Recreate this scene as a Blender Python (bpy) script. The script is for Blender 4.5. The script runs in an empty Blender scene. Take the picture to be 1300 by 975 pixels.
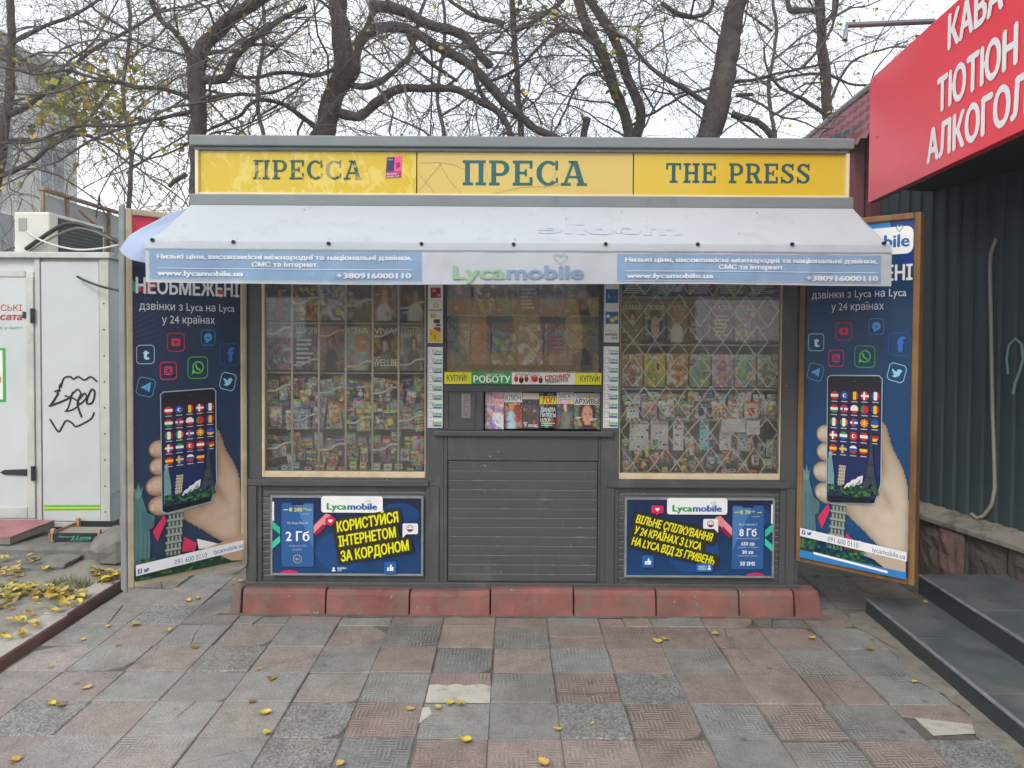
import bpy, math, random
from mathutils import Vector, Matrix, noise as mnoise
from mathutils.geometry import delaunay_2d_cdt
R = math.radians
rnd = random.Random(7)
sc = bpy.context.scene
COL = sc.collection

# ------------------------------------------------------------------ camera
W, H, F = 1300.0, 975.0, 960.0
PITCH, ROLL, SHIFT = R(1.4), R(0.33), 39.0
CAM = Vector((0, 0, 1.65))
cd = bpy.data.cameras.new('camera'); cam = bpy.data.objects.new('camera', cd); COL.objects.link(cam)
CR = Matrix.Rotation(math.pi/2 - PITCH, 3, 'X') @ Matrix.Rotation(ROLL, 3, 'Z')
cam.matrix_world = Matrix.Translation(CAM) @ CR.to_4x4()
cd.sensor_width = 36; cd.lens = 36*F/W; cd.shift_y = -SHIFT/W
cd.clip_start = .05; cd.clip_end = 2000
sc.camera = cam

# ------------------------------------------------------------------ sky, sun, exposure
SUN_EL, SUN_AZ = R(42), R(205)
wd = bpy.data.worlds.new('World'); sc.world = wd; wd.use_nodes = True
nt = wd.node_tree; nt.nodes.clear()
o_ = nt.nodes.new('ShaderNodeOutputWorld'); bg = nt.nodes.new('ShaderNodeBackground')
sky = nt.nodes.new('ShaderNodeTexSky'); sky.sky_type = 'NISHITA'; sky.sun_disc = False
sky.sun_elevation = SUN_EL; sky.sun_rotation = SUN_AZ; sky.dust_density = 6; sky.air_density = 1.0
mx = nt.nodes.new('ShaderNodeMix'); mx.data_type = 'RGBA'; mx.inputs[0].default_value = .8
mx.inputs[7].default_value = (10.7, 10.8, 10.9, 1)      # even cloud cover over the clear-sky model
tc = nt.nodes.new('ShaderNodeTexCoord'); cn_ = nt.nodes.new('ShaderNodeTexNoise'); cn_.inputs['Scale'].default_value = 2.6; cn_.inputs['Detail'].default_value = 6
cr_ = nt.nodes.new('ShaderNodeMix'); cr_.data_type = 'RGBA'; cr_.inputs[6].default_value = (9.3, 10.1, 11.0, 1); cr_.inputs[7].default_value = (11.6, 11.5, 11.3, 1)
cm_ = nt.nodes.new('ShaderNodeMapRange'); cm_.inputs[1].default_value = .35; cm_.inputs[2].default_value = .65
nt.links.new(tc.outputs['Generated'], cn_.inputs['Vector']); nt.links.new(cn_.outputs[0], cm_.inputs[0]); nt.links.new(cm_.outputs[0], cr_.inputs[0]); nt.links.new(cr_.outputs[2], mx.inputs[7])
nt.links.new(sky.outputs[0], mx.inputs[6]); nt.links.new(mx.outputs[2], bg.inputs[0])
bg.inputs[1].default_value = .14
nt.links.new(bg.outputs[0], o_.inputs[0])
sd = bpy.data.lights.new('sun', 'SUN'); sun = bpy.data.objects.new('sun', sd); COL.objects.link(sun)
sd.energy = 1.2; sd.angle = R(14); sd.color = (1, .955, .88)
sdir = Vector((math.sin(SUN_AZ)*math.cos(SUN_EL), math.cos(SUN_AZ)*math.cos(SUN_EL), math.sin(SUN_EL)))
sun.rotation_euler = sdir.to_track_quat('Z', 'Y').to_euler()
vs = sc.view_settings
vs.view_transform = 'Standard'; vs.look = 'None'; vs.exposure = 0.32; vs.gamma = 1; vs.use_curve_mapping = False
cy = sc.cycles
cy.max_bounces = 8; cy.transparent_max_bounces = 16; cy.caustics_reflective = False; cy.caustics_refractive = False
cy.use_denoising = True

# ------------------------------------------------------------------ helpers
def ray(u, v):
    return CR @ Vector(((u-W/2)/F, (H/2-SHIFT-v)/F, -1))
def at(u, v, Y):
    d = ray(u, v); return CAM + d*(Y/d.y)
def gnd(u, v, z=0.0):
    d = ray(u, v); return CAM + d*((z-CAM.z)/d.z)
def c(hx):
    hx = hx.lstrip('#'); out = []
    for i in (0, 2, 4):
        x = int(hx[i:i+2], 16)/255
        out.append(x/12.92 if x <= .04045 else ((x+.055)/1.055)**2.4)
    return (*out, 1.0)
def lin(r, g, b): return (r, g, b, 1.0)

MATS = {}
def mat(name, base=(.5,.5,.5,1), rough=.6, metal=0, var=.12, vs_=6.0, bump=.0, bs=60.0, spec=.4,
        dirt=None, ds=3.0, dz=1.0, dth=.55, attr=None, streak=1.0, chips=None, cs=55, cth=.7, gain=1.0):
    """Procedural material: base colour broken up by noise, optional stains of their own colour and bump."""
    if name in MATS: return MATS[name]
    m = bpy.data.materials.new(name); m.use_nodes = True; MATS[name] = m
    n = m.node_tree; b = n.nodes['Principled BSDF']
    L = n.links.new
    g = n.nodes.new('ShaderNodeNewGeometry')
    no = n.nodes.new('ShaderNodeTexNoise'); no.inputs['Scale'].default_value = vs_; no.inputs['Detail'].default_value = 6
    L(g.outputs['Position'], no.inputs['Vector'])
    mr = n.nodes.new('ShaderNodeMapRange'); mr.inputs[1].default_value = .3; mr.inputs[2].default_value = .7
    mr.inputs[3].default_value = gain*(1-var); mr.inputs[4].default_value = gain*(1+var)
    L(no.outputs[0], mr.inputs[0])
    mul = n.nodes.new('ShaderNodeVectorMath'); mul.operation = 'SCALE'
    if attr:
        a = n.nodes.new('ShaderNodeAttribute'); a.attribute_name = attr; L(a.outputs['Color'], mul.inputs[0])
    else:
        mul.inputs[0].default_value = base[:3]
    L(mr.outputs[0], mul.inputs['Scale'])
    mn = n.nodes.new('ShaderNodeVectorMath'); mn.operation = 'MINIMUM'; mn.inputs[1].default_value = (.86, .86, .86); L(mul.outputs[0], mn.inputs[0])
    out = mn.outputs[0]
    if dirt:
        mp = n.nodes.new('ShaderNodeMapping'); mp.inputs['Scale'].default_value = (1, 1, dz)
        L(g.outputs['Position'], mp.inputs['Vector'])
        n2 = n.nodes.new('ShaderNodeTexNoise'); n2.inputs['Scale'].default_value = ds; n2.inputs['Detail'].default_value = 8
        n2.inputs['Roughness'].default_value = .65
        L(mp.outputs[0], n2.inputs['Vector'])
        r2 = n.nodes.new('ShaderNodeMapRange'); r2.inputs[1].default_value = dth; r2.inputs[2].default_value = dth+.18
        r2.inputs[3].default_value = 0; r2.inputs[4].default_value = streak
        L(n2.outputs[0], r2.inputs[0])
        mm = n.nodes.new('ShaderNodeMix'); mm.data_type = 'RGBA'
        L(r2.outputs[0], mm.inputs[0]); L(out, mm.inputs[6]); mm.inputs[7].default_value = dirt
        out = mm.outputs[2]
    if chips:
        nc = n.nodes.new('ShaderNodeTexNoise'); nc.inputs['Scale'].default_value = cs; nc.inputs['Detail'].default_value = 4; nc.inputs['Roughness'].default_value = .6
        L(g.outputs['Position'], nc.inputs['Vector'])
        nw = n.nodes.new('ShaderNodeTexNoise'); nw.inputs['Scale'].default_value = 4; nw.inputs['Detail'].default_value = 3
        L(g.outputs['Position'], nw.inputs['Vector'])
        sm_ = n.nodes.new('ShaderNodeMath'); sm_.operation = 'MULTIPLY_ADD'; L(nw.outputs[0], sm_.inputs[0]); sm_.inputs[1].default_value = .35; L(nc.outputs[0], sm_.inputs[2])
        rc_ = n.nodes.new('ShaderNodeMapRange'); rc_.inputs[1].default_value = cth+.16; rc_.inputs[2].default_value = cth+.19; rc_.inputs[4].default_value = .8
        L(sm_.outputs[0], rc_.inputs[0])
        mc = n.nodes.new('ShaderNodeMix'); mc.data_type = 'RGBA'; L(rc_.outputs[0], mc.inputs[0]); L(out, mc.inputs[6]); mc.inputs[7].default_value = chips
        out = mc.outputs[2]
    L(out, b.inputs['Base Color'])
    b.inputs['Roughness'].default_value = rough; b.inputs['Metallic'].default_value = metal
    b.inputs['Specular IOR Level'].default_value = spec
    if bump:
        n3 = n.nodes.new('ShaderNodeTexNoise'); n3.inputs['Scale'].default_value = bs; n3.inputs['Detail'].default_value = 5
        L(g.outputs['Position'], n3.inputs['Vector'])
        bp = n.nodes.new('ShaderNodeBump'); bp.inputs['Strength'].default_value = bump; bp.inputs['Distance'].default_value = .01
        L(n3.outputs[0], bp.inputs['Height']); L(bp.outputs[0], b.inputs['Normal'])
    return m

def cloth_mat(m, amount=.3, tint=(.85,.88,.92,1)):
    """let daylight through the cloth"""
    n = m.node_tree; L = n.links.new; b = n.nodes['Principled BSDF']; out = n.nodes['Material Output']
    t = n.nodes.new('ShaderNodeBsdfTranslucent'); t.inputs[0].default_value = tint
    mi = n.nodes.new('ShaderNodeMixShader'); mi.inputs[0].default_value = amount
    L(b.outputs[0], mi.inputs[1]); L(t.outputs[0], mi.inputs[2]); L(mi.outputs[0], out.inputs[0]); return m
def glass_mat(name, refl=.08, tint=(.93,.95,.94,1), rough=.0, dust_veil=0.0):
    if name in MATS: return MATS[name]
    m = bpy.data.materials.new(name); m.use_nodes = True; MATS[name] = m
    n = m.node_tree; n.nodes.clear(); L = n.links.new
    out = n.nodes.new('ShaderNodeOutputMaterial'); tr = n.nodes.new('ShaderNodeBsdfTransparent'); gl = n.nodes.new('ShaderNodeBsdfGlossy')
    tr.inputs[0].default_value = tint; gl.inputs['Roughness'].default_value = rough
    lw = n.nodes.new('ShaderNodeFresnel'); lw.inputs[0].default_value = 1.5
    ad = n.nodes.new('ShaderNodeMath'); ad.operation = 'ADD'; ad.inputs[1].default_value = refl-.04; ad.use_clamp = True
    L(lw.outputs[0], ad.inputs[0])
    mi = n.nodes.new('ShaderNodeMixShader'); L(ad.outputs[0], mi.inputs[0]); L(tr.outputs[0], mi.inputs[1]); L(gl.outputs[0], mi.inputs[2])
    if dust_veil:      # pale dusty veil mixed in to brighten the panes, thicker in smears
        df = n.nodes.new('ShaderNodeBsdfDiffuse'); df.inputs[0].default_value = (.72,.70,.65,1)
        g = n.nodes.new('ShaderNodeNewGeometry'); no = n.nodes.new('ShaderNodeTexNoise'); no.inputs['Scale'].default_value = 3.2; no.inputs['Detail'].default_value = 7; no.inputs['Distortion'].default_value = .7
        L(g.outputs['Position'], no.inputs['Vector']); mr = n.nodes.new('ShaderNodeMapRange'); mr.inputs[1].default_value = .3; mr.inputs[2].default_value = .75; mr.inputs[3].default_value = dust_veil*.45; mr.inputs[4].default_value = dust_veil*1.9
        L(no.outputs[0], mr.inputs[0]); m2 = n.nodes.new('ShaderNodeMixShader'); L(mr.outputs[0], m2.inputs[0]); L(mi.outputs[0], m2.inputs[1]); L(df.outputs[0], m2.inputs[2]); mi = m2
    L(mi.outputs[0], out.inputs[0])
    return m

PRINT = mat('printed_film', rough=.32, var=.05, vs_=9, attr='Col', spec=.4)
FABRINT = mat('printed_awning_fabric', rough=.75, var=.05, vs_=5, attr='Col', spec=.15, bump=.12, bs=260,
              dirt=c('#8d939c'), ds=2.2, dz=.6, dth=.66, streak=.35)
PAPER = mat('printed_paper', rough=.38, gain=1.85, var=.07, vs_=14, attr='Col', spec=.35)
PLASTIC = mat('coloured_plastic', rough=.28, gain=1.5, var=.05, attr='Col', spec=.5)

ORIG = {}
def tag(o, label=None, cat=None, group=None, kind=None):
    if label: o['label'] = label
    if cat: o['category'] = cat
    if group: o['group'] = group
    if kind: o['kind'] = kind
    return o
def root(name, loc, label, cat, group=None):
    o = bpy.data.objects.new(name, None); COL.objects.link(o); o.empty_display_size = .1
    o.location = loc; ORIG[o.name] = Vector(loc)
    return tag(o, label, cat, group)

class MB:
    def __init__(s): s.v = []; s.f = []; s.m = []; s.c = []; s.uv = {}
    def face(s, pts, m=0, col=None):
        i = len(s.v); s.v.extend(Vector(p) for p in pts); s.f.append(tuple(range(i, i+len(pts)))); s.m.append(m); s.c.append(col)
    def mesh(s, vs, fs, m=0, col=None):
        i = len(s.v); s.v.extend(Vector(p) for p in vs)
        for f in fs: s.f.append(tuple(k+i for k in f)); s.m.append(m); s.c.append(col)
    def box(s, x0, x1, y0, y1, z0, z1, m=0, col=None):
        s.obox(Vector((x0, y0, z0)), Vector((x1-x0, 0, 0)), Vector((0, y1-y0, 0)), Vector((0, 0, z1-z0)), m, col)
    def obox(s, o, a, b, d, m=0, col=None):
        o, a, b, d = Vector(o), Vector(a), Vector(b), Vector(d)
        if a.cross(b).dot(d) < 0: a, b = b, a
        vs = [o, o+a, o+a+b, o+b, o+d, o+a+d, o+a+b+d, o+b+d]
        s.mesh(vs, [(3,2,1,0), (4,5,6,7), (0,1,5,4), (1,2,6,5), (2,3,7,6), (3,0,4,7)], m, col)
    def prism(s, poly, ext, m=0, col=None):
        n = len(poly); p = [Vector(q) for q in poly]; e = Vector(ext)
        nn = Vector()
        for i in range(1, n-1): nn += (p[i]-p[0]).cross(p[i+1]-p[0])
        if nn.dot(e) > 0: p.reverse()
        vs = p+[q+e for q in p]
        s.mesh(vs, [tuple(range(n)), tuple(range(2*n-1, n-1, -1))]+[((i+1) % n, i, n+i, n+(i+1) % n) for i in range(n)], m, col)
    def strip(s, prof, ext, m=0, col=None, close=False):
        """open profile (list of points) swept along ext"""
        e = Vector(ext); n = len(prof); vs = [Vector(p) for p in prof]+[Vector(p)+e for p in prof]
        s.mesh(vs, [(i, i+1, n+i+1, n+i) for i in range(n-1)], m, col)
    def tube(s, pts, r, sides=6, m=0, col=None, cap=True):
        pts = [Vector(p) for p in pts]; n = len(pts)
        if not hasattr(r, '__len__'): r = [r]*n
        if len(r) == 2 and n != 2: r = [r[0]+(r[1]-r[0])*i/(n-1) for i in range(n)]
        t0 = (pts[1]-pts[0]).normalized()
        nrm = t0.orthogonal().normalized(); vs = []
        for i in range(n):
            t = (pts[min(i+1, n-1)]-pts[max(i-1, 0)])
            t = t.normalized() if t.length > 1e-9 else t0
            nrm = (nrm-t*nrm.dot(t)); nrm = nrm.normalized() if nrm.length > 1e-6 else t.orthogonal().normalized()
            bn = t.cross(nrm)
            for k in range(sides):
                a = 2*math.pi*k/sides
                vs.append(pts[i]+(nrm*math.cos(a)+bn*math.sin(a))*r[i])
        fs = [(i*sides+k, i*sides+(k+1) % sides, (i+1)*sides+(k+1) % sides, (i+1)*sides+k) for i in range(n-1) for k in range(sides)]
        if cap: fs += [tuple(range(sides-1, -1, -1)), tuple(range((n-1)*sides, n*sides))]
        s.mesh(vs, fs, m, col)
    def ball(s, ctr, rad, nu=10, nv=7, m=0, col=None):
        cx, cy_, cz = ctr
        if not hasattr(rad, '__len__'): rad = (rad,)*3
        vs = [(cx, cy_, cz-rad[2])]
        for j in range(1, nv):
            ph = -math.pi/2+math.pi*j/nv
            for i in range(nu):
                th = 2*math.pi*i/nu
                vs.append((cx+rad[0]*math.cos(ph)*math.cos(th), cy_+rad[1]*math.cos(ph)*math.sin(th), cz+rad[2]*math.sin(ph)))
        vs.append((cx, cy_, cz+rad[2])); T = len(vs)-1; fs = []
        for i in range(nu):
            fs.append((0, 1+(i+1) % nu, 1+i)); b = 1+(nv-2)*nu; fs.append((T, b+i, b+(i+1) % nu))
        for j in range(nv-2):
            for i in range(nu):
                a = 1+j*nu; fs.append((a+i, a+(i+1) % nu, a+nu+(i+1) % nu, a+nu+i))
        s.mesh(vs, fs, m, col)
    def build(s, name, mats, parent=None, org=None, smooth=False, bevel=0, label=None, cat=None, group=None, kind=None, seg=2):
        me = bpy.data.meshes.new(name)
        O = ORIG[parent.name] if parent is not None else Vector(org if org is not None else (0, 0, 0))
        me.from_pydata([tuple(p-O) for p in s.v], [], s.f)
        if not isinstance(mats, (list, tuple)): mats = [mats]
        for m in mats: me.materials.append(m)
        me.polygons.foreach_set('material_index', s.m)
        if any(x is not None for x in s.c):
            at_ = me.color_attributes.new('Col', 'FLOAT_COLOR', 'CORNER')
            buf = []
            for f, col in zip(s.f, s.c):
                if col is None: col = (.5, .5, .5, 1)
                if isinstance(col, list):
                    for q in col: buf.extend(q)
                else: buf.extend(tuple(col)*len(f))
            at_.data.foreach_set('color', buf)
        if s.uv:
            ul = me.uv_layers.new(name='UV')
            for p in me.polygons:
                q = s.uv.get(p.index)
                if q:
                    for k, li in enumerate(p.loop_indices): ul.data[li].uv = q[k]
        if smooth: me.polygons.foreach_set('use_smooth', [True]*len(s.f))
        me.update()
        o = bpy.data.objects.new(name, me); COL.objects.link(o)
        if parent is not None: o.parent = parent
        else: o.location = O
        ORIG[o.name] = O
        if bevel:
            b = o.modifiers.new('bevel', 'BEVEL'); b.width = bevel; b.segments = seg; b.limit_method = 'ANGLE'; b.angle_limit = R(40)
            b.harden_normals = False
        return tag(o, label, cat, group, kind)

def copy_tree(o, parent=None):
    q = o.copy(); COL.objects.link(q)
    if parent is not None: q.parent = parent
    for ch in list(o.children): copy_tree(ch, q)
    return q

def smooth(pts, k=6):
    P = []
    for i in range(len(pts)-1):
        a0, a, b, b1 = [pts[j] for j in (max(i-1,0), i, i+1, min(i+2,len(pts)-1))]
        for q in range(k): t = q/k; P.append(.5*(2*a+(b-a0)*t+(2*a0-5*a+4*b-b1)*t*t+(3*a-a0-3*b+b1)*t**3))
    P.append(pts[-1]); return P

# ------------------------------------------------------------------ lettering
_tc = {}
def glyphs(s, bold=0.0, res=2):
    k = (s, bold, res)
    if k not in _tc:
        cu = bpy.data.curves.new('lettering', 'FONT'); cu.body = s; cu.resolution_u = res; cu.fill_mode = 'NONE'
        o = bpy.data.objects.new('lettering', cu); COL.objects.link(o)
        dg = bpy.context.evaluated_depsgraph_get()
        me = bpy.data.meshes.new_from_object(o.evaluated_get(dg))
        v0 = [Vector((v.co.x, v.co.y)) for v in me.vertices]; e0 = [tuple(e.vertices) for e in me.edges]; vs, fs = [], []
        if v0:       # fill the outlines by winding number, glyph contours may overlap
            ov, oe, of, _, _, _ = delaunay_2d_cdt(v0, e0, [], 0, 1e-5)
            seg = [(v0[a_], v0[b_]) for a_, b_ in e0]; xr = [(min(a_.x, b_.x), max(a_.x, b_.x)) for a_, b_ in seg]
            vs = [(q.x, q.y) for q in ov]
            for t in of:
                gx = sum(vs[i][0] for i in t)/3; gy = sum(vs[i][1] for i in t)/3; wn = 0
                for (a_, b_), (lo, hi) in zip(seg, xr):
                    if hi <= gx: continue
                    if (a_.y <= gy) != (b_.y <= gy):
                        xq = a_.x+(gy-a_.y)/(b_.y-a_.y)*(b_.x-a_.x)
                        if xq > gx: wn += 1 if b_.y > a_.y else -1
                if wn: fs.append(tuple(t))
        bpy.data.meshes.remove(me); bpy.data.objects.remove(o); bpy.data.curves.remove(cu)
        xs = [p[0] for p in vs] or [0]; 
        _tc[k] = (vs, fs, min(xs), max(xs))
    return _tc[k]
CAP = .729

# slab serif capitals, unit cap height, drawn as convex pieces; (pieces, width)
def _arc(cx, cy_, rx, ry, a0, a1, tx, ty, n=14):
    out = []
    for i in range(n):
        p = []
        for a, q in ((a0+(a1-a0)*i/n, 1), (a0+(a1-a0)*(i+1)/n, 1), (a0+(a1-a0)*(i+1)/n, 0), (a0+(a1-a0)*i/n, 0)):
            a = R(a); p.append((cx+(rx-tx*(1-q))*math.cos(a), cy_+(ry-ty*(1-q))*math.sin(a)))
        out.append(p)
    return out
def _r(x0, y0, x1, y1): return [(x0, y0), (x1, y0), (x1, y1), (x0, y1)]
def slab(ch):
    b, s, h = .19, .09, .12
    if ch in 'П': return [_r(0,0,.4,h), _r(.5,0,.9,h), _r(s,h,s+b,1-h), _r(.9-s-b,h,.9-s,1-h), _r(0,1-h,.9,1)], .9
    if ch in 'РP': return [_r(0,0,.42,h), _r(s,h,s+b,1-h), _r(0,1-h,.45,1), _r(s+b,.38,.45,.5)]+_arc(.45,.69,.35,.31,-90,90,.2,.12), .8
    if ch in 'R': return [_r(0,0,.4,h), _r(s,h,s+b,1-h), _r(0,1-h,.47,1), _r(s+b,.42,.47,.53)]+_arc(.47,.71,.33,.29,-90,90,.19,.12)+[[(.4,.42),(.62,.46),(.8,h),(.58,h)], _r(.56,0,.92,h)], .9
    if ch in 'ЕE': return [_r(0,0,.78,h), _r(s,h,s+b,1-h), _r(0,1-h,.78,1), _r(s+b,.45,.56,.56), _r(.66,h,.78,.34), _r(.66,.68,.78,1-h), _r(.47,.37,.56,.45), _r(.47,.56,.56,.65)], .8
    if ch in 'СC': return _arc(.47,.5,.47,.5,48,312,.21,.12,22)+[_r(.74,.62,.85,1), _r(.76,.12,.85,.32)], .88
    if ch in 'А': return [_r(-.04,0,.34,h), _r(.58,0,.98,h), [(.07,h),(.2,h),(.5,1),(.4,1)], [(.64,h),(.87,h),(.6,1),(.4,1)], _r(.24,.3,.7,.4), _r(.25,.9,.42,1)], .96
    if ch in 'T': return [_r(.2,0,.64,h), _r(.32,h,.52,1-h), _r(0,1-h,.84,1), _r(0,.66,.11,1-h), _r(.73,.66,.84,1-h)], .84
    if ch in 'H': return [_r(0,0,.4,h), _r(.5,0,.9,h), _r(s,h,s+b,1-h), _r(.9-s-b,h,.9-s,1-h), _r(0,1-h,.4,1), _r(.5,1-h,.9,1), _r(s+b,.44,.9-s-b,.56)], .9
    if ch in 'S': return _arc(.38,.73,.34,.27,20,200,.19,.11,12)+_arc(.38,.27,.36,.27,-160,20,.19,.11,12)+[[(.04,.66),(.23,.72),(.72,.36),(.55,.27)], [(.06,.74),(.1,.58),(.66,.3),(.74,.26),(.68,.44),(.24,.66)], _r(.62,.66,.72,1), _r(.02,0,.12,.34)], .76
    return [], .45

class Print:
    """Flat artwork laid on a surface. f(x, y, h) maps sheet coordinates (y down) and a height off the sheet to the place."""
    def __init__(s, mb, f, eps=.00022, m=0): s.mb = mb; s.f = f; s.e = eps; s.m = m; s.k = 1
    def up(s, n=1): s.k += n
    def poly(s, pts, col, layer=None):
        h = s.e*(s.k if layer is None else layer)
        a = sum(pts[i][0]*pts[(i+1) % len(pts)][1]-pts[(i+1) % len(pts)][0]*pts[i][1] for i in range(len(pts)))
        if a > 0: pts = pts[::-1]; col = col[::-1] if isinstance(col, list) else col
        s.mb.face([s.f(x, y, h) for x, y in pts], s.m, col)
    def P(s, pts, col): s.poly(pts, col); s.k += 1
    def rect(s, x0, y0, x1, y1, col, nx=1, ny=1):
        for i in range(nx):
            for j in range(ny):
                xa, xb = x0+(x1-x0)*i/nx, x0+(x1-x0)*(i+1)/nx; ya, yb = y0+(y1-y0)*j/ny, y0+(y1-y0)*(j+1)/ny
                s.poly([(xa, ya), (xb, ya), (xb, yb), (xa, yb)], col)
        s.k += 1
    def photo(s, x0, y0, x1, y1, fn, nx=14, ny=18):
        """printed picture: a fine grid of colours, fn(u, v) with u, v in 0..1"""
        g_ = [[fn(i/nx, j/ny) for i in range(nx+1)] for j in range(ny+1)]
        for j in range(ny):
            for i in range(nx):
                xa, xb = x0+(x1-x0)*i/nx, x0+(x1-x0)*(i+1)/nx; ya, yb = y0+(y1-y0)*j/ny, y0+(y1-y0)*(j+1)/ny
                s.mb.face([s.f(xa, ya, s.e*s.k), s.f(xa, yb, s.e*s.k), s.f(xb, yb, s.e*s.k), s.f(xb, ya, s.e*s.k)], s.m, [g_[j][i], g_[j+1][i], g_[j+1][i+1], g_[j][i+1]])
        s.k += 1
    def grad(s, x0, y0, x1, y1, c0, c1):
        s.poly([(x0, y0), (x1, y0), (x1, y1), (x0, y1)], [c0, c0, c1, c1]); s.k += 1
    def ell(s, cx, cy_, rx, ry, col, rot=0, n=18, a0=0, a1=360):
        pts = []
        full = abs(a1-a0) >= 360
        for i in range(n if full else n+1):
            a = R(a0+(a1-a0)*i/n); x, y = rx*math.cos(a), ry*math.sin(a); q = R(rot)
            pts.append((cx+x*math.cos(q)-y*math.sin(q), cy_+x*math.sin(q)+y*math.cos(q)))
        s.P(pts, col)
    def rrect(s, x0, y0, x1, y1, r, col, n=4):
        pts = []
        for cx, cy_, a in ((x1-r, y1-r, 0), (x0+r, y1-r, 90), (x0+r, y0+r, 180), (x1-r, y0+r, 270)):
            for i in range(n+1):
                q = R(a+90*i/n); pts.append((cx+r*math.cos(q), cy_+r*math.sin(q)))
        s.P(pts, col)
    def line(s, pts, w, col, closed=False):
        if closed: pts = list(pts)+[pts[0]]
        for (ax, ay), (bx, by) in zip(pts, pts[1:]):
            dx, dy = bx-ax, by-ay; l = math.hypot(dx, dy) or 1; nx, ny = -dy/l*w/2, dx/l*w/2; ex, ey = dx/l*w*.3, dy/l*w*.3
            s.poly([(ax+nx-ex, ay+ny-ey), (bx+nx+ex, by+ny+ey), (bx-nx+ex, by-ny+ey), (ax-nx-ex, ay-ny-ey)], col); s.k += .25
        s.k += 1
    def ring(s, x0, y0, x1, y1, r, w, col, n=4):
        pts = []
        for cx, cy_, a in ((x1-r, y1-r, 0), (x0+r, y1-r, 90), (x0+r, y0+r, 180), (x1-r, y0+r, 270)):
            for i in range(n+1):
                q = R(a+90*i/n); pts.append(((cx+r*math.cos(q), cy_+r*math.sin(q)), (cx+(r-w)*math.cos(q), cy_+(r-w)*math.sin(q))))
        N = len(pts)
        for i in range(N):
            a, b = pts[i], pts[(i+1) % N]; s.poly([a[0], b[0], b[1], a[1]], col)
        s.k += 1
    def circ(s, cx, cy_, r, w, col, n=20, a0=0, a1=360):
        for i in range(n):
            a, b = R(a0+(a1-a0)*i/n), R(a0+(a1-a0)*(i+1)/n)
            s.poly([(cx+r*math.cos(a), cy_+r*math.sin(a)), (cx+r*math.cos(b), cy_+r*math.sin(b)), (cx+(r-w)*math.cos(b), cy_+(r-w)*math.sin(b)), (cx+(r-w)*math.cos(a), cy_+(r-w)*math.sin(a))], col)
        s.k += 1
    def text(s, t, x, y, h, col, align='l', bold=0.0, xs=1.0, rot=0, shear=0, fit=None, res=2, mirror=False):
        """baseline at (x, y), cap height h; fit = wanted width"""
        vs, fs, xa, xb = glyphs(t, 0.0, res)
        if not vs: return
        k = h/CAP; kx = k*xs
        if fit: kx = fit/(xb-xa)
        wd_ = (xb-xa)*kx; ox = {'l': 0, 'c': -wd_/2, 'r': -wd_}[align]
        q = R(-rot); cq, sq = math.cos(q), math.sin(q); hh = s.e*s.k; b = bold*.95
        if fit and b: kx = fit/(xb-xa+2*b)
        offs = [(0, 0)] if not b else [(-b, 0), (b, 0), (0, b*.55), (0, -b*.55)]+([(-b*.5, 0), (b*.5, 0)] if b > .03 else [])
        for n_, (bx_, by_) in enumerate(offs):       # heavier weight: the outline laid down again slightly to each side
            for i_, f in enumerate(fs):
                out = []
                for vi in f:
                    px, py = vs[vi]; px += bx_+b; py += by_
                    X = (px-xa)*kx+py*k*shear+ox; Y = -py*k
                    if mirror: X = -X
                    out.append(s.f(x+X*cq-Y*sq, y+X*sq+Y*cq, hh+s.e*(.12*n_+.012*(i_ % 8))))
                s.mb.face(out, s.m, col)
        s.k += 1
    def slabtext(s, t, x0, x1, y, h, col, gap=.13):
        pcs = []; w = 0
        for ch in t:
            p, cw = slab(ch); pcs.append((p, w)); w += cw+gap
        w -= gap; kx = (x1-x0)/w
        for p, ox in pcs:
            for i, q in enumerate(p):
                s.poly([(x0+(ox+a)*kx, y-b*h) for a, b in q], col, s.k+(i % 3)*.3)
        s.k += 1.2

# ================================================================== SETTING
M_WALL = mat('kiosk_grey_paint', c('#4a4d4e'), rough=.5, var=.08, vs_=3, dirt=c('#7b7974'), ds=5, dz=.3, dth=.56, streak=.45, bump=.12, bs=70, chips=c('#a5a39d'), cs=60, cth=.735)
M_TRIM = mat('kiosk_trim_grey', c('#767f82'), rough=.45, var=.06, vs_=3, dirt=c('#565c5e'), ds=5, dz=.3, dth=.56, streak=.45, chips=c('#b9bcba'), cs=50, cth=.74)
M_CREAM = mat('cream_frame', c('#c9bb9c'), rough=.5, var=.12, vs_=12, dirt=c('#7d705a'), ds=12, dz=1, dth=.6, streak=.6)
M_GRILLE = mat('cream_bar', c('#efe9dc'), rough=.45, var=.08, vs_=20)
M_STEEL = mat('dull_steel', c('#8a8d8e'), rough=.4, metal=.6, var=.1)
M_BLACK = mat('black_rubber', c('#17181a'), rough=.6, var=.15)
M_CONC = mat('weathered_concrete', c('#8b8a84'), rough=.9, var=.16, vs_=5, dirt=c('#63625c'), ds=3, dth=.52, streak=.7, bump=.5, bs=45)
M_STONE = mat('rough_concrete', c('#6f6f6b'), rough=.92, var=.22, vs_=7, dirt=c('#4d4c47'), ds=4, dth=.5, streak=.8, bump=.9, bs=25)

# ground reaching the horizon
g = MB(); g.face([(-300,-300,-.03),(300,-300,-.03),(300,300,-.03),(-300,300,-.03)])
M_SOIL = mat('worn_asphalt', c('#6b6a66'), rough=.95, var=.2, vs_=1.2, dirt=c('#59554b'), ds=.5, dth=.5, bump=.5, bs=30)
g.build('ground', M_SOIL, kind='structure')

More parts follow.
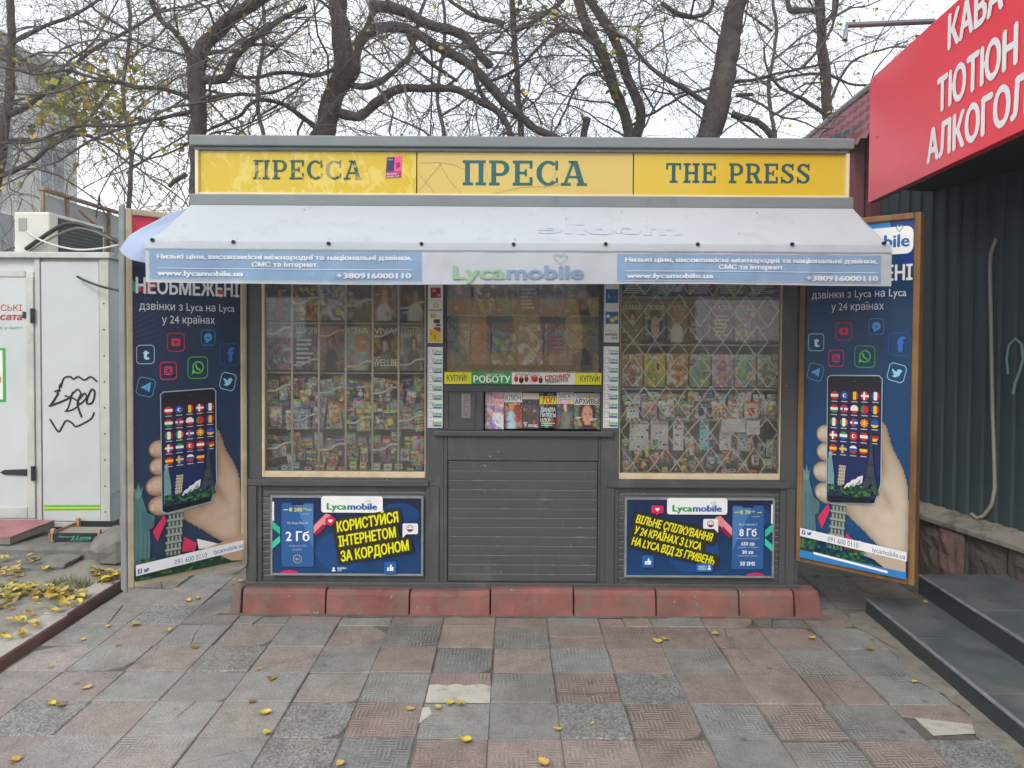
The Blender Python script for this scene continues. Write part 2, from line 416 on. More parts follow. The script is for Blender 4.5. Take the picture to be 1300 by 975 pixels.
# paving slabs, one sheet of separate slabs
def slab_material():
    m = bpy.data.materials.new('paving_slab'); m.use_nodes = True; n = m.node_tree; L = n.links.new; b = n.nodes['Principled BSDF']
    a = n.nodes.new('ShaderNodeAttribute'); a.attribute_name = 'Col'
    g = n.nodes.new('ShaderNodeNewGeometry')
    n1 = n.nodes.new('ShaderNodeTexNoise'); n1.inputs['Scale'].default_value = 9; n1.inputs['Detail'].default_value = 9; n1.inputs['Roughness'].default_value = .7
    L(g.outputs['Position'], n1.inputs['Vector'])
    r1 = n.nodes.new('ShaderNodeMapRange'); r1.inputs[1].default_value = .3; r1.inputs[2].default_value = .72; r1.inputs[3].default_value = .68; r1.inputs[4].default_value = 1.2
    L(n1.outputs[0], r1.inputs[0])
    sp = n.nodes.new('ShaderNodeTexNoise'); sp.inputs['Scale'].default_value = 130; sp.inputs['Detail'].default_value = 3
    L(g.outputs['Position'], sp.inputs['Vector'])
    r0 = n.nodes.new('ShaderNodeMapRange'); r0.inputs[1].default_value = .35; r0.inputs[2].default_value = .7; r0.inputs[3].default_value = .74; r0.inputs[4].default_value = 1.22
    L(sp.outputs[0], r0.inputs[0])
    mu = n.nodes.new('ShaderNodeMath'); mu.operation = 'MULTIPLY'; L(r1.outputs[0], mu.inputs[0]); L(r0.outputs[0], mu.inputs[1])
    v = n.nodes.new('ShaderNodeVectorMath'); v.operation = 'SCALE'; L(a.outputs['Color'], v.inputs[0]); L(mu.outputs[0], v.inputs['Scale'])
    # dust lying over whole areas
    n2 = n.nodes.new('ShaderNodeTexNoise'); n2.inputs['Scale'].default_value = 1.1; n2.inputs['Detail'].default_value = 7; n2.inputs['Roughness'].default_value = .6
    L(g.outputs['Position'], n2.inputs['Vector'])
    r2 = n.nodes.new('ShaderNodeMapRange'); r2.inputs[1].default_value = .42; r2.inputs[2].default_value = .72; r2.inputs[3].default_value = .04; r2.inputs[4].default_value = .46
    L(n2.outputs[0], r2.inputs[0])
    mx = n.nodes.new('ShaderNodeMix'); mx.data_type = 'RGBA'; L(r2.outputs[0], mx.inputs[0]); L(v.outputs[0], mx.inputs[6]); mx.inputs[7].default_value = c('#96928a')
    ns = n.nodes.new('ShaderNodeTexNoise'); ns.inputs['Scale'].default_value = 2.3; ns.inputs['Detail'].default_value = 9; ns.inputs['Roughness'].default_value = .68; ns.inputs['Distortion'].default_value = .6
    L(g.outputs['Position'], ns.inputs['Vector'])
    rs_ = n.nodes.new('ShaderNodeMapRange'); rs_.inputs[1].default_value = .52; rs_.inputs[2].default_value = .72; rs_.inputs[4].default_value = .55
    L(ns.outputs[0], rs_.inputs[0])
    mxs = n.nodes.new('ShaderNodeMix'); mxs.data_type = 'RGBA'; L(rs_.outputs[0], mxs.inputs[0]); L(mx.outputs[2], mxs.inputs[6]); mxs.inputs[7].default_value = c('#5f5a55'); mx = mxs
    # small dark spots (gum, oil)
    n4 = n.nodes.new('ShaderNodeTexVoronoi'); n4.inputs['Scale'].default_value = 5.5
    L(g.outputs['Position'], n4.inputs['Vector'])
    r4 = n.nodes.new('ShaderNodeMapRange'); r4.inputs[1].default_value = .05; r4.inputs[2].default_value = .12; r4.inputs[3].default_value = .55; r4.inputs[4].default_value = 0
    L(n4.outputs['Distance'], r4.inputs[0])
    n5 = n.nodes.new('ShaderNodeTexWhiteNoise'); L(n4.outputs['Position'], n5.inputs['Vector'])
    th = n.nodes.new('ShaderNodeMath'); th.operation = 'GREATER_THAN'; th.inputs[1].default_value = .6; L(n5.outputs[0], th.inputs[0])
    mm = n.nodes.new('ShaderNodeMath'); mm.operation = 'MULTIPLY'; L(r4.outputs[0], mm.inputs[0]); L(th.outputs[0], mm.inputs[1])
    m2 = n.nodes.new('ShaderNodeMix'); m2.data_type = 'RGBA'; L(mm.outputs[0], m2.inputs[0]); L(mx.outputs[2], m2.inputs[6]); m2.inputs[7].default_value = c('#4d4a47')
    # basket-weave ribs from the slab's own UV, worn away in patches
    uv = n.nodes.new('ShaderNodeUVMap'); uv.uv_map = 'UV'
    se = n.nodes.new('ShaderNodeSeparateXYZ'); L(uv.outputs[0], se.inputs[0])
    ck = n.nodes.new('ShaderNodeTexChecker'); ck.inputs['Scale'].default_value = 4; L(uv.outputs[0], ck.inputs['Vector'])
    def rib(o):
        x = n.nodes.new('ShaderNodeMath'); x.operation = 'MULTIPLY'; x.inputs[1].default_value = 2*math.pi*16; L(o, x.inputs[0])
        y = n.nodes.new('ShaderNodeMath'); y.operation = 'SINE'; L(x.outputs[0], y.inputs[0]); return y.outputs[0]
    rx, ry = rib(se.outputs[0]), rib(se.outputs[1])
    mi = n.nodes.new('ShaderNodeMix'); mi.data_type = 'FLOAT'; L(ck.outputs['Fac'], mi.inputs[0]); L(rx, mi.inputs[2]); L(ry, mi.inputs[3])
    n3 = n.nodes.new('ShaderNodeTexNoise'); n3.inputs['Scale'].default_value = 1.7; n3.inputs['Detail'].default_value = 4
    L(g.outputs['Position'], n3.inputs['Vector'])
    r3 = n.nodes.new('ShaderNodeMapRange'); r3.inputs[1].default_value = .44; r3.inputs[2].default_value = .62; r3.inputs[3].default_value = 0.02; r3.inputs[4].default_value = 1
    L(n3.outputs[0], r3.inputs[0])
    gv = n.nodes.new('ShaderNodeMapRange'); gv.inputs[1].default_value = .75; gv.inputs[2].default_value = .95; gv.inputs[3].default_value = 1; gv.inputs[4].default_value = .12; L(a.outputs['Alpha'], gv.inputs[0])
    ga = n.nodes.new('ShaderNodeMath'); ga.operation = 'GREATER_THAN'; ga.inputs[1].default_value = .3; L(a.outputs['Alpha'], ga.inputs[0])
    gm_ = n.nodes.new('ShaderNodeMath'); gm_.operation = 'MULTIPLY'; L(gv.outputs[0], gm_.inputs[0]); L(ga.outputs[0], gm_.inputs[1])
    gk = n.nodes.new('ShaderNodeMath'); gk.operation = 'MULTIPLY'; L(gm_.outputs[0], gk.inputs[0]); L(r3.outputs[0], gk.inputs[1])
    hm = n.nodes.new('ShaderNodeMath'); hm.operation = 'MULTIPLY'; L(mi.outputs[0], hm.inputs[0]); L(gk.outputs[0], hm.inputs[1])
    # dirt lying in the ribs' valleys
    dg = n.nodes.new('ShaderNodeMapRange'); dg.inputs[1].default_value = -.2; dg.inputs[2].default_value = -.95; dg.inputs[3].default_value = 0; dg.inputs[4].default_value = .42; L(hm.outputs[0], dg.inputs[0])
    m3 = n.nodes.new('ShaderNodeMix'); m3.data_type = 'RGBA'; L(dg.outputs[0], m3.inputs[0]); L(m2.outputs[2], m3.inputs[6]); m3.inputs[7].default_value = c('#4d4a46')
    # slabs worn down to their chippings
    vg = n.nodes.new('ShaderNodeTexVoronoi'); vg.inputs['Scale'].default_value = 120; L(g.outputs['Position'], vg.inputs['Vector'])
    wg = n.nodes.new('ShaderNodeTexWhiteNoise'); L(vg.outputs['Position'], wg.inputs['Vector'])
    rg_ = n.nodes.new('ShaderNodeMapRange'); rg_.inputs[3].default_value = .66; rg_.inputs[4].default_value = 1.42; L(wg.outputs[0], rg_.inputs[0])
    gs = n.nodes.new('ShaderNodeVectorMath'); gs.operation = 'SCALE'; L(m2.outputs[2], gs.inputs[0]); L(rg_.outputs[0], gs.inputs['Scale'])
    nga = n.nodes.new('ShaderNodeMath'); nga.operation = 'LESS_THAN'; nga.inputs[1].default_value = .3; L(a.outputs['Alpha'], nga.inputs[0])
    m4 = n.nodes.new('ShaderNodeMix'); m4.data_type = 'RGBA'; L(nga.outputs[0], m4.inputs[0]); L(m3.outputs[2], m4.inputs[6]); L(gs.outputs[0], m4.inputs[7]); m2 = m4
    ha = n.nodes.new('ShaderNodeMath'); ha.operation = 'MULTIPLY_ADD'; L(sp.outputs[0], ha.inputs[0]); ha.inputs[1].default_value = 2.2; L(hm.outputs[0], ha.inputs[2])
    bp = n.nodes.new('ShaderNodeBump'); bp.inputs['Strength'].default_value = .75; bp.inputs['Distance'].default_value = .0035
    L(ha.outputs[0], bp.inputs['Height']); L(bp.outputs[0], b.inputs['Normal'])
    L(m2.outputs[2], b.inputs['Base Color']); b.inputs['Roughness'].default_value = .82; b.inputs['Specular IOR Level'].default_value = .3
    return m
M_SLAB = slab_material()
M_JOINT = mat('joint_dirt', c('#625f57'), rough=1, var=.25, vs_=18, bump=.6, bs=120)

def in_steps(x, y): return x > 2.33
pv = MB()
KX0, KX1, KY0 = -2.5, 3.6, 1.5
rp = random.Random(11)
holes = []
def put_slab(x0, x1, y0, y1, col, tilt=(0,0,0), pts=None):
    """one slab (or a piece of one) with worn rounded arris; outline counter-clockwise"""
    P = pts or [(x0,y0),(x1,y0),(x1,y1),(x0,y1)]
    cx, cy_ = sum(p[0] for p in P)/len(P), sum(p[1] for p in P)/len(P)
    def hz(x, y): return tilt[0]+tilt[1]*(x-cx)+tilt[2]*(y-cy_)
    ins = [(p[0]+(cx-p[0])*.028, p[1]+(cy_-p[1])*.028) for p in P]; n = len(P)
    top = [(x, y, hz(x, y)) for x, y in ins]; mid = [(x, y, hz(x, y)-.005) for x, y in P]; bot = [(x, y, -.026) for x, y in P]
    fi = len(pv.f)
    pv.mesh(top+mid+bot, [tuple(range(n))]+[(n+i, n+(i+1) % n, (i+1) % n, i) for i in range(n)]+[(2*n+i, 2*n+(i+1) % n, n+(i+1) % n, n+i) for i in range(n)], 0, col)
    pv.uv[fi] = [((x-x0)/(x1-x0), (y-y0)/(y1-y0)) for x, y in ins]
RED, GREY = lin(.292,.214,.196), lin(.235,.247,.238)
patch_cells = {(8, 7), (15, 6)}
for i in range(21):
    for j in range(22):
        x0 = -2.475+i*.2985; x1 = x0+.2985; y1 = 4.252+(j-12)*.299+.299*3; y0 = y1-.299
        if x0 > 2.35 and y0 < 5.2: continue
        if y0 < 1.6: continue
        red = (i+j) % 2 == 0
        if rp.random() < .1: red = not red
        k = rp.uniform(.86, 1.14); b = RED if red else GREY
        w = rp.uniform(0, .22) + (.42 if x0 < -.9 else .06)
        b = [b[q]*(1-w)+(.31,.305,.29)[q]*w for q in range(3)]
        typ = rp.random(); typ = 1.0 if (red and typ < .5) or x0 < -.9 and typ < .75 else (.6 if red or typ < .76 else .1)
        k *= .82 if typ < .3 else 1
        col = (b[0]*k, b[1]*k, b[2]*k, typ)
        gx = rp.uniform(.001, .0065); gy = rp.uniform(.001, .0055)
        xa, xb, ya, yb = x0+gx, x1-gx*.6, y0+gy, y1-gy*.6
        t = (rp.uniform(-.006,.003), rp.uniform(-.014,.014), rp.uniform(-.016,.014))
        u = rp.random()
        cellv = (round((x0+2.475)/.2985), j)
        if abs((x0+x1)/2+.31) < .12 and abs((y0+y1)/2-3.5) < .12:     # broken slab: only its far part is left
            holes.append((x0, x1, y0, y1)); n_ = 7; jag = [(xb-(xb-xa)*q/n_, ya+.17+rp.uniform(-.02,.02)) for q in range(n_+1)]
            put_slab(x0, x1, y0, y1, col, (0,0,0), [(xa, yb), (jag[-1][0], jag[-1][1])]+jag[::-1][1:]+[(xb, yb)])
        elif abs((x0+x1)/2-1.92) < .16 and abs((y0+y1)/2-3.2) < .14:
            put_slab(x0, x1, y0, y1, col, (0,0,0), [(xa, ya+.2), (xb, ya+.12), (xb, yb), (xa, yb)])
        elif u < .24:
            e = rp.random() < .5; q1, q2 = rp.uniform(.25,.75), rp.uniform(.25,.75); t2 = (rp.uniform(-.005,.001), rp.uniform(-.012,.012), rp.uniform(-.01,.01))
            mxy = (xa+(xb-xa)*rp.uniform(.4,.6), ya+(yb-ya)*rp.uniform(.4,.6))
            if e:
                A, B = (xa+(xb-xa)*q1, ya), (xa+(xb-xa)*q2, yb); mxy = ((A[0]+B[0])/2+rp.uniform(-.02,.02), mxy[1]); d = .0018
                put_slab(x0, x1, y0, y1, col, t, [(xa,ya),(A[0]-d,A[1]),(mxy[0]-d,mxy[1]),(B[0]-d,B[1]),(xa,yb)])
                put_slab(x0, x1, y0, y1, col, t2, [(A[0]+d,A[1]),(xb,ya),(xb,yb),(B[0]+d,B[1]),(mxy[0]+d,mxy[1])])
            else:
                A, B = (xa, ya+(yb-ya)*q1), (xb, ya+(yb-ya)*q2); mxy = (mxy[0], (A[1]+B[1])/2+rp.uniform(-.02,.02)); d = .0018
                put_slab(x0, x1, y0, y1, col, t, [(xa,ya),(xb,ya),(B[0],B[1]-d),(mxy[0],mxy[1]-d),(A[0],A[1]-d)])
                put_slab(x0, x1, y0, y1, col, t2, [(A[0],A[1]+d),(mxy[0],mxy[1]+d),(B[0],B[1]+d),(xb,yb),(xa,yb)])
        elif u < .36:                                                 # chipped corner
            q = rp.uniform(.03,.1)
            put_slab(x0, x1, y0, y1, col, t, [(xa,ya),(xb-q,ya),(xb-q*.3,ya+q*.4),(xb,ya+q),(xb,yb),(xa,yb)])
        else: put_slab(x0, x1, y0, y1, col, t)
pv.build('pavement', M_SLAB, kind='structure')
jb = MB(); jb.box(-2.49, 3.9, 1.5, 7.2, -.028, -.0075); jb.build('pavement_bedding', M_JOINT, kind='structure')
M_PATCH = mat('pale_cement', c('#b3b0a6'), rough=.85, var=.12, vs_=12, dirt=c('#8d8a80'), ds=9, dth=.55, bump=.3, bs=70)
pp = MB()
for pl in ([(1150,901),(1180,899),(1255,915),(1262,930),(1185,934)], [(505,903),(545,897),(548,906),(530,920)]):
    q = [gnd(u, v, -.0035) for u, v in pl]; pp.face(q)
for (x0, x1, y0, y1) in holes: pp.face([(x0+.004, y0+.004, -.0052), (x1-.004, y0+.004, -.0052), (x1-.004, y1-.01, -.0052), (x0+.004, y1-.01, -.0052)])
pp.build('cement_patch', M_PATCH, kind='structure')
M_GRIME_SHADE = mat('grime_shade_band', c('#5f5a53'), rough=1, var=.3, vs_=9, bump=.5, bs=60)  # dirt strip whose dark colour also paints a contact shadow at the kerbstones
gb = MB(); rgm = random.Random(31); xg = -1.72
while xg < 1.84:
    w_ = .05; d0, d1 = [.018+.03*abs(mnoise.noise(Vector((q*3.1, 0, 5)))) + .012*abs(mnoise.noise(Vector((q*17, 3, 5)))) for q in (xg, xg+w_)]
    gb.mesh([(xg, 4.395-d0, .0005), (xg+w_, 4.395-d1, .0005), (xg+w_, 4.395, .009), (xg, 4.395, .009)], [(0,1,2,3)]); xg += w_
gb.build('grime_shade', M_GRIME_SHADE, kind='structure')
M_MORTAR = mat('mortar_skirt', c('#7c7870'), rough=.95, var=.18, vs_=14, bump=.7, bs=50)
ms = MB()   # rough cement smeared along the foot of the shop steps
for k in range(14):
    y = 4.45-k*.17; w0, w1 = .10+.05*math.sin(k*1.7), .10+.05*math.sin((k+1)*1.7); x = 2.105-.035*k/8
    ms.mesh([(x-w0, y, .001), (x+.02, y, .022), (x+.02, y-.17, .022), (x-w1, y-.17, .001)], [(0,1,2,3)])
ms.build('mortar_fillet', M_MORTAR, kind='structure')

# path and kerb on the left
M_PATHC = mat('path_concrete', c('#85837b'), rough=.92, var=.14, vs_=3, dirt=c('#6b665c'), ds=2, dth=.5, streak=.6, bump=.5, bs=40)
pt = MB(); pt.box(-12, -2.64, 1.0, 14, -.05, .048); pt.build('path', M_PATHC, kind='structure')
M_KERB = mat('kerb_concrete', c('#a19d96'), rough=.9, var=.14, vs_=6, dirt=c('#6d4f49'), ds=4, dth=.55, streak=.5, bump=.5, bs=50)
M_KERBR = mat('kerb_red_face', c('#6f514c'), rough=.9, var=.2, vs_=8, bump=.5, bs=50)
kb = MB(); y = 1.3; rk = random.Random(3)
while y < 9:
    l = .98; dx, dz = rk.uniform(-.006,.006), rk.uniform(-.004,.004)
    kb.prism([(-2.64, y, -.05), (-2.5+dx, y, -.05), (-2.5+dx, y, .047+dz), (-2.507+dx, y, .056+dz), (-2.64, y, .058+dz)], (0, l-.008, 0)); y += l
o = kb.build('kerb', [M_KERB, M_KERBR], kind='structure', bevel=.004)
for p in o.data.polygons:
    if p.normal.x > .6: p.material_index = 1

# broken concrete steps under the white booth
r = root('concrete_steps', (-3.6, 5.4, .05), 'low crumbling grey concrete steps strewn with leaves below the white booth', 'steps')
def rough_block(mb, x0, x1, y0, y1, z0, z1, n=10, amp=.012, seed=1):
    rr = random.Random(seed); xs = [x0+(x1-x0)*i/n for i in range(n+1)]
    top = []; vs = []
    for x in xs:
        e = rr.uniform(-amp, amp); q = rr.uniform(-amp, amp)*.6
        vs += [(x, y0+e, z0), (x, y0+e*.6, z1-.02), (x, y0+.02+abs(e), z1+q*.4), (x, y1, z1+q*.4)]
    fs = [(4*i+k, 4*i+4+k, 4*i+5+k, 4*i+1+k) for i in range(n) for k in range(3)]
    fs += [(0,1,2,3), (4*n+3,4*n+2,4*n+1,4*n)]
    mb.mesh(vs, fs)
a = MB(); rough_block(a, -4.6, -2.93, 5.3, 6.6, .04, .132, 14, .014, 2); a.build('step', M_STONE, r)
a = MB(); rough_block(a, -4.2, -3.02, 5.06, 5.32, .04, .085, 10, .022, 5); a.build('step', M_STONE, r)
def rock(name, ctr, rad, seed, label, group=None):
    rr = random.Random(seed); m = MB(); m.ball((0,0,0), rad, 9, 6)
    m.v = [Vector(p)*(1+.38*(mnoise.noise(Vector(p)*6+Vector((seed,0,0))))) for p in m.v]
    m.v = [Vector((p.x, p.y, max(p.z, -rad[2]*.5)))+Vector(ctr) for p in m.v]
    return m.build(name, M_STONE, None, org=ctr, label=label, cat='rubble', group=group)
rock('concrete_lump', (-2.74, 5.32, .14), (.2,.2,.15), 4, 'grey lump of broken concrete lying between the low steps and the left advertising board')
rock('concrete_lump', (-2.77, 5.72, .17), (.17,.24,.2), 9, 'grey block of broken concrete behind the dark fruit crate')
a = MB(); a.prism([(-2.86-.62, 3.98, .04), (-2.86-.48, 3.98, .04), (-2.86-.5, 3.98, .25), (-2.86-.6, 3.98, .25)], (0, .3, 0))
a.build('concrete_post', M_STONE, None, org=(-3.41, 4.1, .04), label='stub of a grey concrete post at the left edge among the leaves', cat='post', bevel=.012)

# ================================================================== SHOP ON THE RIGHT
M_CORR = mat('dark_corrugated_sheet', c('#46555a'), rough=.42, var=.1, vs_=2.5, dirt=c('#39454a'), ds=3, dz=.3, dth=.55, streak=.6)
M_BURG = mat('burgundy_roof_tile', c('#6f4148'), rough=.5, var=.15, vs_=4, bump=.08)
M_RED = mat('red_sign_face', c('#e8384a'), rough=.2, var=.03, vs_=2, spec=.5)
M_WHITEL = mat('white_letter', c('#e8e4e6'), rough=.3, var=.03)
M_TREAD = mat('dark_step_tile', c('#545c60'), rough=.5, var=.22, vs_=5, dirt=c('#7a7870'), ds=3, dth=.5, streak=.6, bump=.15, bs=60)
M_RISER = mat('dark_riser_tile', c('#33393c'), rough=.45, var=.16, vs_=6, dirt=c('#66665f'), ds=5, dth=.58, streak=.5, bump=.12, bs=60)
r = root('tiled_steps', (2.4, 3.4, 0), 'two dark grey tiled steps leading up to the shop on the right', 'steps')
def xf(y): return 2.10-.037*(4.38-y)/1.0     # front of the lower step
def step(z0, z1, off, yend, label):
    m = MB(); ys = [yend-i*.6 for i in range(6)]
    for k in range(5):
        ya, yb = ys[k], ys[k+1]; xa, xb = xf(ya)+off, xf(yb)+off; g_ = .0015
        m.prism([(xa, ya-g_, z0), (xb, yb+g_, z0), (3.55, yb+g_, z0), (3.55, ya-g_, z0)], (0, 0, z1-z0-.012))
        m.prism([(xa+.012, ya-g_, z1-.012), (xb+.012, yb+g_, z1-.012), (3.55, yb+g_, z1-.012), (3.55, ya-g_, z1-.012)], (0, 0, .012), 1)
        m.prism([(xa-.006, ya-g_, z1-.0125), (xb-.006, yb+g_, z1-.0125), (xb+.0105, yb+g_, z1-.0125), (xa+.0105, ya-g_, z1-.0125)], (0, 0, .0125), 2)
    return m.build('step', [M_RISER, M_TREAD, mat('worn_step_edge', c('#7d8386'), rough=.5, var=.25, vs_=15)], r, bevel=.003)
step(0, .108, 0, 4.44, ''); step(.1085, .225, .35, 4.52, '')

A0 = Vector((2.99, 4.41, 0)); DW = Vector((-.2, .98, 0)).normalized(); NW = Vector((-.98, -.2, 0)).normalized()   # wall line, normal to the pavement
shop = root('corner_shop', (2.99, 4.41, 0), 'dark corrugated shop with burgundy tiled roof and big red signboard at right', 'shop')
# corrugated wall
wl = MB(); pr = []; s = -3.2; per = .115
while s < 2.2:
    for ds, d in ((0, 0), (.035, 0), (.045, .016), (.1, .016), (.115, 0)):
        pr.append(A0+DW*(s+ds)-NW*.12+NW*d+Vector((0, 0, .44)))
    s += per
wl.strip(pr, (0, 0, 2.9)); 
E_ = A0+DW*1.62-NW*.12
wl.build('wall', M_CORR, shop)
bw = MB(); Bk = Vector((.98,.2,0)); o0 = A0+DW*2.19-NW*.13
bw.obox(o0+Vector((0,0,.0)), Bk*3.2, -DW*.06, Vector((0,0,2.85))); bw.build('end_wall', M_CORR, shop)
# stone plinth with sloping coping
pl = MB(); s = -3.2; rs = random.Random(21); STC = [c('#6f6862'), c('#78615b'), c('#4f4b49'), c('#7b736b'), c('#5d534e')]
M_PL = mat('plinth_stone', rough=.9, var=.22, vs_=10, attr='Col', bump=.9, bs=30)
M_COPE = mat('coping_concrete', c('#938d84'), rough=.9, var=.2, vs_=7, dirt=c('#55524d'), ds=5, dth=.52, bump=.6, bs=40)
while s < 2.15:
    l = rs.uniform(.16, .3); l = min(l, 2.2-s); bq = rs.uniform(-.012, .02)
    nx_, nz_ = 6, 9; q0_ = A0+DW*(s+.006)+NW*bq; vs = []
    for jz in range(nz_+1):            # split-faced block: hewn front, straight edges set back
        for ix in range(nx_+1):
            e = min(ix, nx_-ix)/nx_*2; ez = min(jz, nz_-jz)/nz_*2; z_ = .4*jz/nz_
            b_ = .032*min(1, e*2.2)*min(1, ez*2.6)*(.55+.9*mnoise.noise(Vector((s*9+ix*.55, z_*11, 4))))
            vs.append(q0_+DW*((l-.012)*ix/nx_)+NW*b_+Vector((0,0,z_)))
    pl.mesh(vs, [(j*(nx_+1)+i, j*(nx_+1)+i+1, (j+1)*(nx_+1)+i+1, (j+1)*(nx_+1)+i) for j in range(nz_) for i in range(nx_)], 0, STC[rs.randrange(5)])
    pl.obox(q0_-NW*.03, DW*(l-.012), -NW*.17, Vector((0,0,.4)), 0, c('#6a655f')); s += l
pl.build('plinth', M_PL, shop)
cp = MB(); cp.prism([A0+DW*-3.2+NW*.035+Vector((0,0,.4)), A0+DW*-3.2+NW*.035+Vector((0,0,.435)), A0+DW*-3.2-NW*.118+Vector((0,0,.49)), A0+DW*-3.2-NW*.118+Vector((0,0,.4))], DW*5.4)
cp.build('coping', M_COPE, shop, bevel=.006)
# red sign on the eaves
Sf = at(1102, 258, 5.2); zb = Sf.z; zt = at(1101, 101, 5.2).z
SD = Vector((-.1015, -1, 0)).normalized()     # towards the viewer along the sign
SN = Vector((-1, .1015, 0)).normalized()
LS = 4.6
sg = MB(); sg.obox(Vector((Sf.x, Sf.y, zb)), SD*LS, -SN*.05, Vector((0,0,zt-zb)))
sign = sg.build('signboard', M_RED, shop, bevel=.003)
def fs(x, y, h): return Vector((Sf.x, Sf.y, zt))+SD*x+Vector((0,0,-y))+SN*(.002+h)
def s_at(u, v):     # pixel to sign coordinates
    d = ray(u, v); n = SN; t = (Vector((Sf.x,Sf.y,0))-CAM).dot(n)/d.dot(n); p = CAM+d*t
    return (p-Vector((Sf.x,Sf.y,0))).dot(SD), zt-p.z
tm = MB(); p = Print(tm, fs, eps=.0008); wc = c('#ece8ea')
hS = zt-zb
for t, (ua, va), (ub, vb), in (('АЛКОГОЛЬ', (1177,209), (1300,156)), ('ТЮТЮН', (1190,140), (1293,84)), ('КАВА', (1204,58), (1275,14))):
    xa, ya = s_at(ua, va); xb, yb = s_at(ub, vb)
    if t == 'АЛКОГОЛЬ': xb = xa+(xb-xa)*8/6.75
    p.text(t, xa, (ya+yb)/2 if t != 'АЛКОГОЛЬ' else ya-.005, .18, wc, bold=.05, fit=xb-xa, res=4)
SH_TXT = tm
tm.build('lettering', mat('white_sign_lettering', rough=.3, var=.02, attr='Col'), sign)
for (u, v) in ((1111,101.6),(1114,174),(1115.5,251)):
    rv = MB(); x, y = s_at(u, v); q = fs(x, y, .001); rv.tube([q, q+SN*.004], .008, 8); rv.build('screw', M_STEEL, sign)
# mansard: steep burgundy band behind the sign, tiled slope above
ru = MB(); Pb = at(1076, 250, 5.9); zt2 = at(1100, 170, 5.9).z; z1 = at(1100,255,5.9).z
mf = []; xx = 0
q0 = Vector((Pb.x-.02, Pb.y, z1-.25)); dF = Vector((.97, -.24, 0)).normalized(); nF = Vector((-.24,-.97,0)).normalized()
for k in range(30):
    for ds, d in ((0, 0), (.04, .0), (.06, .03), (.13, .03), (.15, 0)):
        mf.append(q0+dF*(k*.15+ds)+nF*d)
ru.strip(mf, Vector((0,0,zt2-q0.z)))
ru.build('fascia', M_BURG, shop)
B0 = at(1103, 167, 5.35); eD = -SD; inw = Vector((-eD.y, eD.x, 0)).normalized(); inw = inw if inw.x > 0 else -inw
B0 = B0+inw*.06
upS = (inw*.58+Vector((0,0,.81))).normalized(); pn = eD.cross(upS).normalized(); pn = pn if pn.z > 0 else -pn
def on_roof(u, v):
    d = ray(u, v); q = CAM+d*((B0-CAM).dot(pn)/d.dot(pn))-B0; return q.dot(eD), q.dot(upS)
(s1, t1), (s2, t2) = on_roof(1034, 172), on_roof(1101, 119)
top = lambda s_: t2+(s_-s2)*(t1-t2)/(s1-s2)      # the apron's upper edge
tl = MB(); n_u, n_v = 150, 5; vs = []
for j in range(n_v*4+1):
    for i in range(n_u+1):
        s_ = 4.7-9.1*i/n_u; t_ = j/(n_v*4)*top(s_)
        vs.append(B0+eD*s_+upS*(t_-.02)+pn*(.028*(1-(j % 4)/4.0)+.016*math.sin(s_/.18*2*math.pi)))
w_ = n_u+1
tl.mesh(vs, [(j*w_+i, j*w_+i+1, (j+1)*w_+i+1, (j+1)*w_+i) for j in range(n_v*4) for i in range(n_u)]); tl.build('roof', M_BURG, shop)
rc = MB(); rc.tube([B0+eD*q+upS*top(q)+pn*.03 for q in (4.7, 3, 1.5, -.2, -4.4)], .04, 8); rc.build('ridge_cap', mat('grey_verge', c('#8a8480'), rough=.5), shop)
sf = MB(); sf.obox(Vector((Sf.x+.06, Sf.y+.02, zb+.1)), SD*LS, Vector((1.1,.2,0)), Vector((0,0,.03))); sf.build('soffit', mat('dark_soffit', c('#23282a'), rough=.7), shop)
# pole above the sign
pm = MB(); a_, b_ = at(1075, 32, 4.75), at(1186, 27, 4.75)
pm.tube([a_+Vector((-.02,-.02,-.10)), a_, b_], .018, 8); pm.build('bracket_pole', mat('grey_pole', c('#70757a'), rough=.45, metal=.3), shop)
for k_ in range(12):
    for z_ in (.75, 1.55):
        q_ = A0-NW*.12+NW*.002+DW*(-1.4+k_*.23+.0175)+Vector((0,0,z_)); m = MB(); m.tube([q_, q_+NW*.007], .0075, 6); m.build('screw', M_STEEL, shop)
# pale cable and its hook end on the corrugated wall, chalk-like graffiti loop
def w_at(u, v, off=.03):
    d = ray(u, v); p0 = A0-NW*.12+NW*off; t = (p0-CAM).dot(NW)/d.dot(NW); return CAM+d*t
cb = MB(); cb.tube([w_at(u, v) for u, v in ((1258,322),(1262,310),(1265,303)) ][::-1]+[w_at(u, v) for u, v in ((1257,340),(1258,400),(1259,460),(1260,520),(1262,580),(1263,620),(1259,641),(1249,655),(1240,658),(1233,652))], .0115, 8)
cb.build('conduit', mat('pale_conduit', c('#a9ab9f'), rough=.5, var=.1), shop, smooth=True)
gf = MB(); gp = [w_at(u, v, .0185) for u, v in ((1280,475),(1278,455),(1281,438),(1289,430),(1297,437),(1299,455),(1295,470),(1289,486),(1286,500))]
gf.tube(gp, .008, 5); gf.build('graffiti', mat('pale_spray_paint', c('#8fa9b4'), rough=.6), shop)

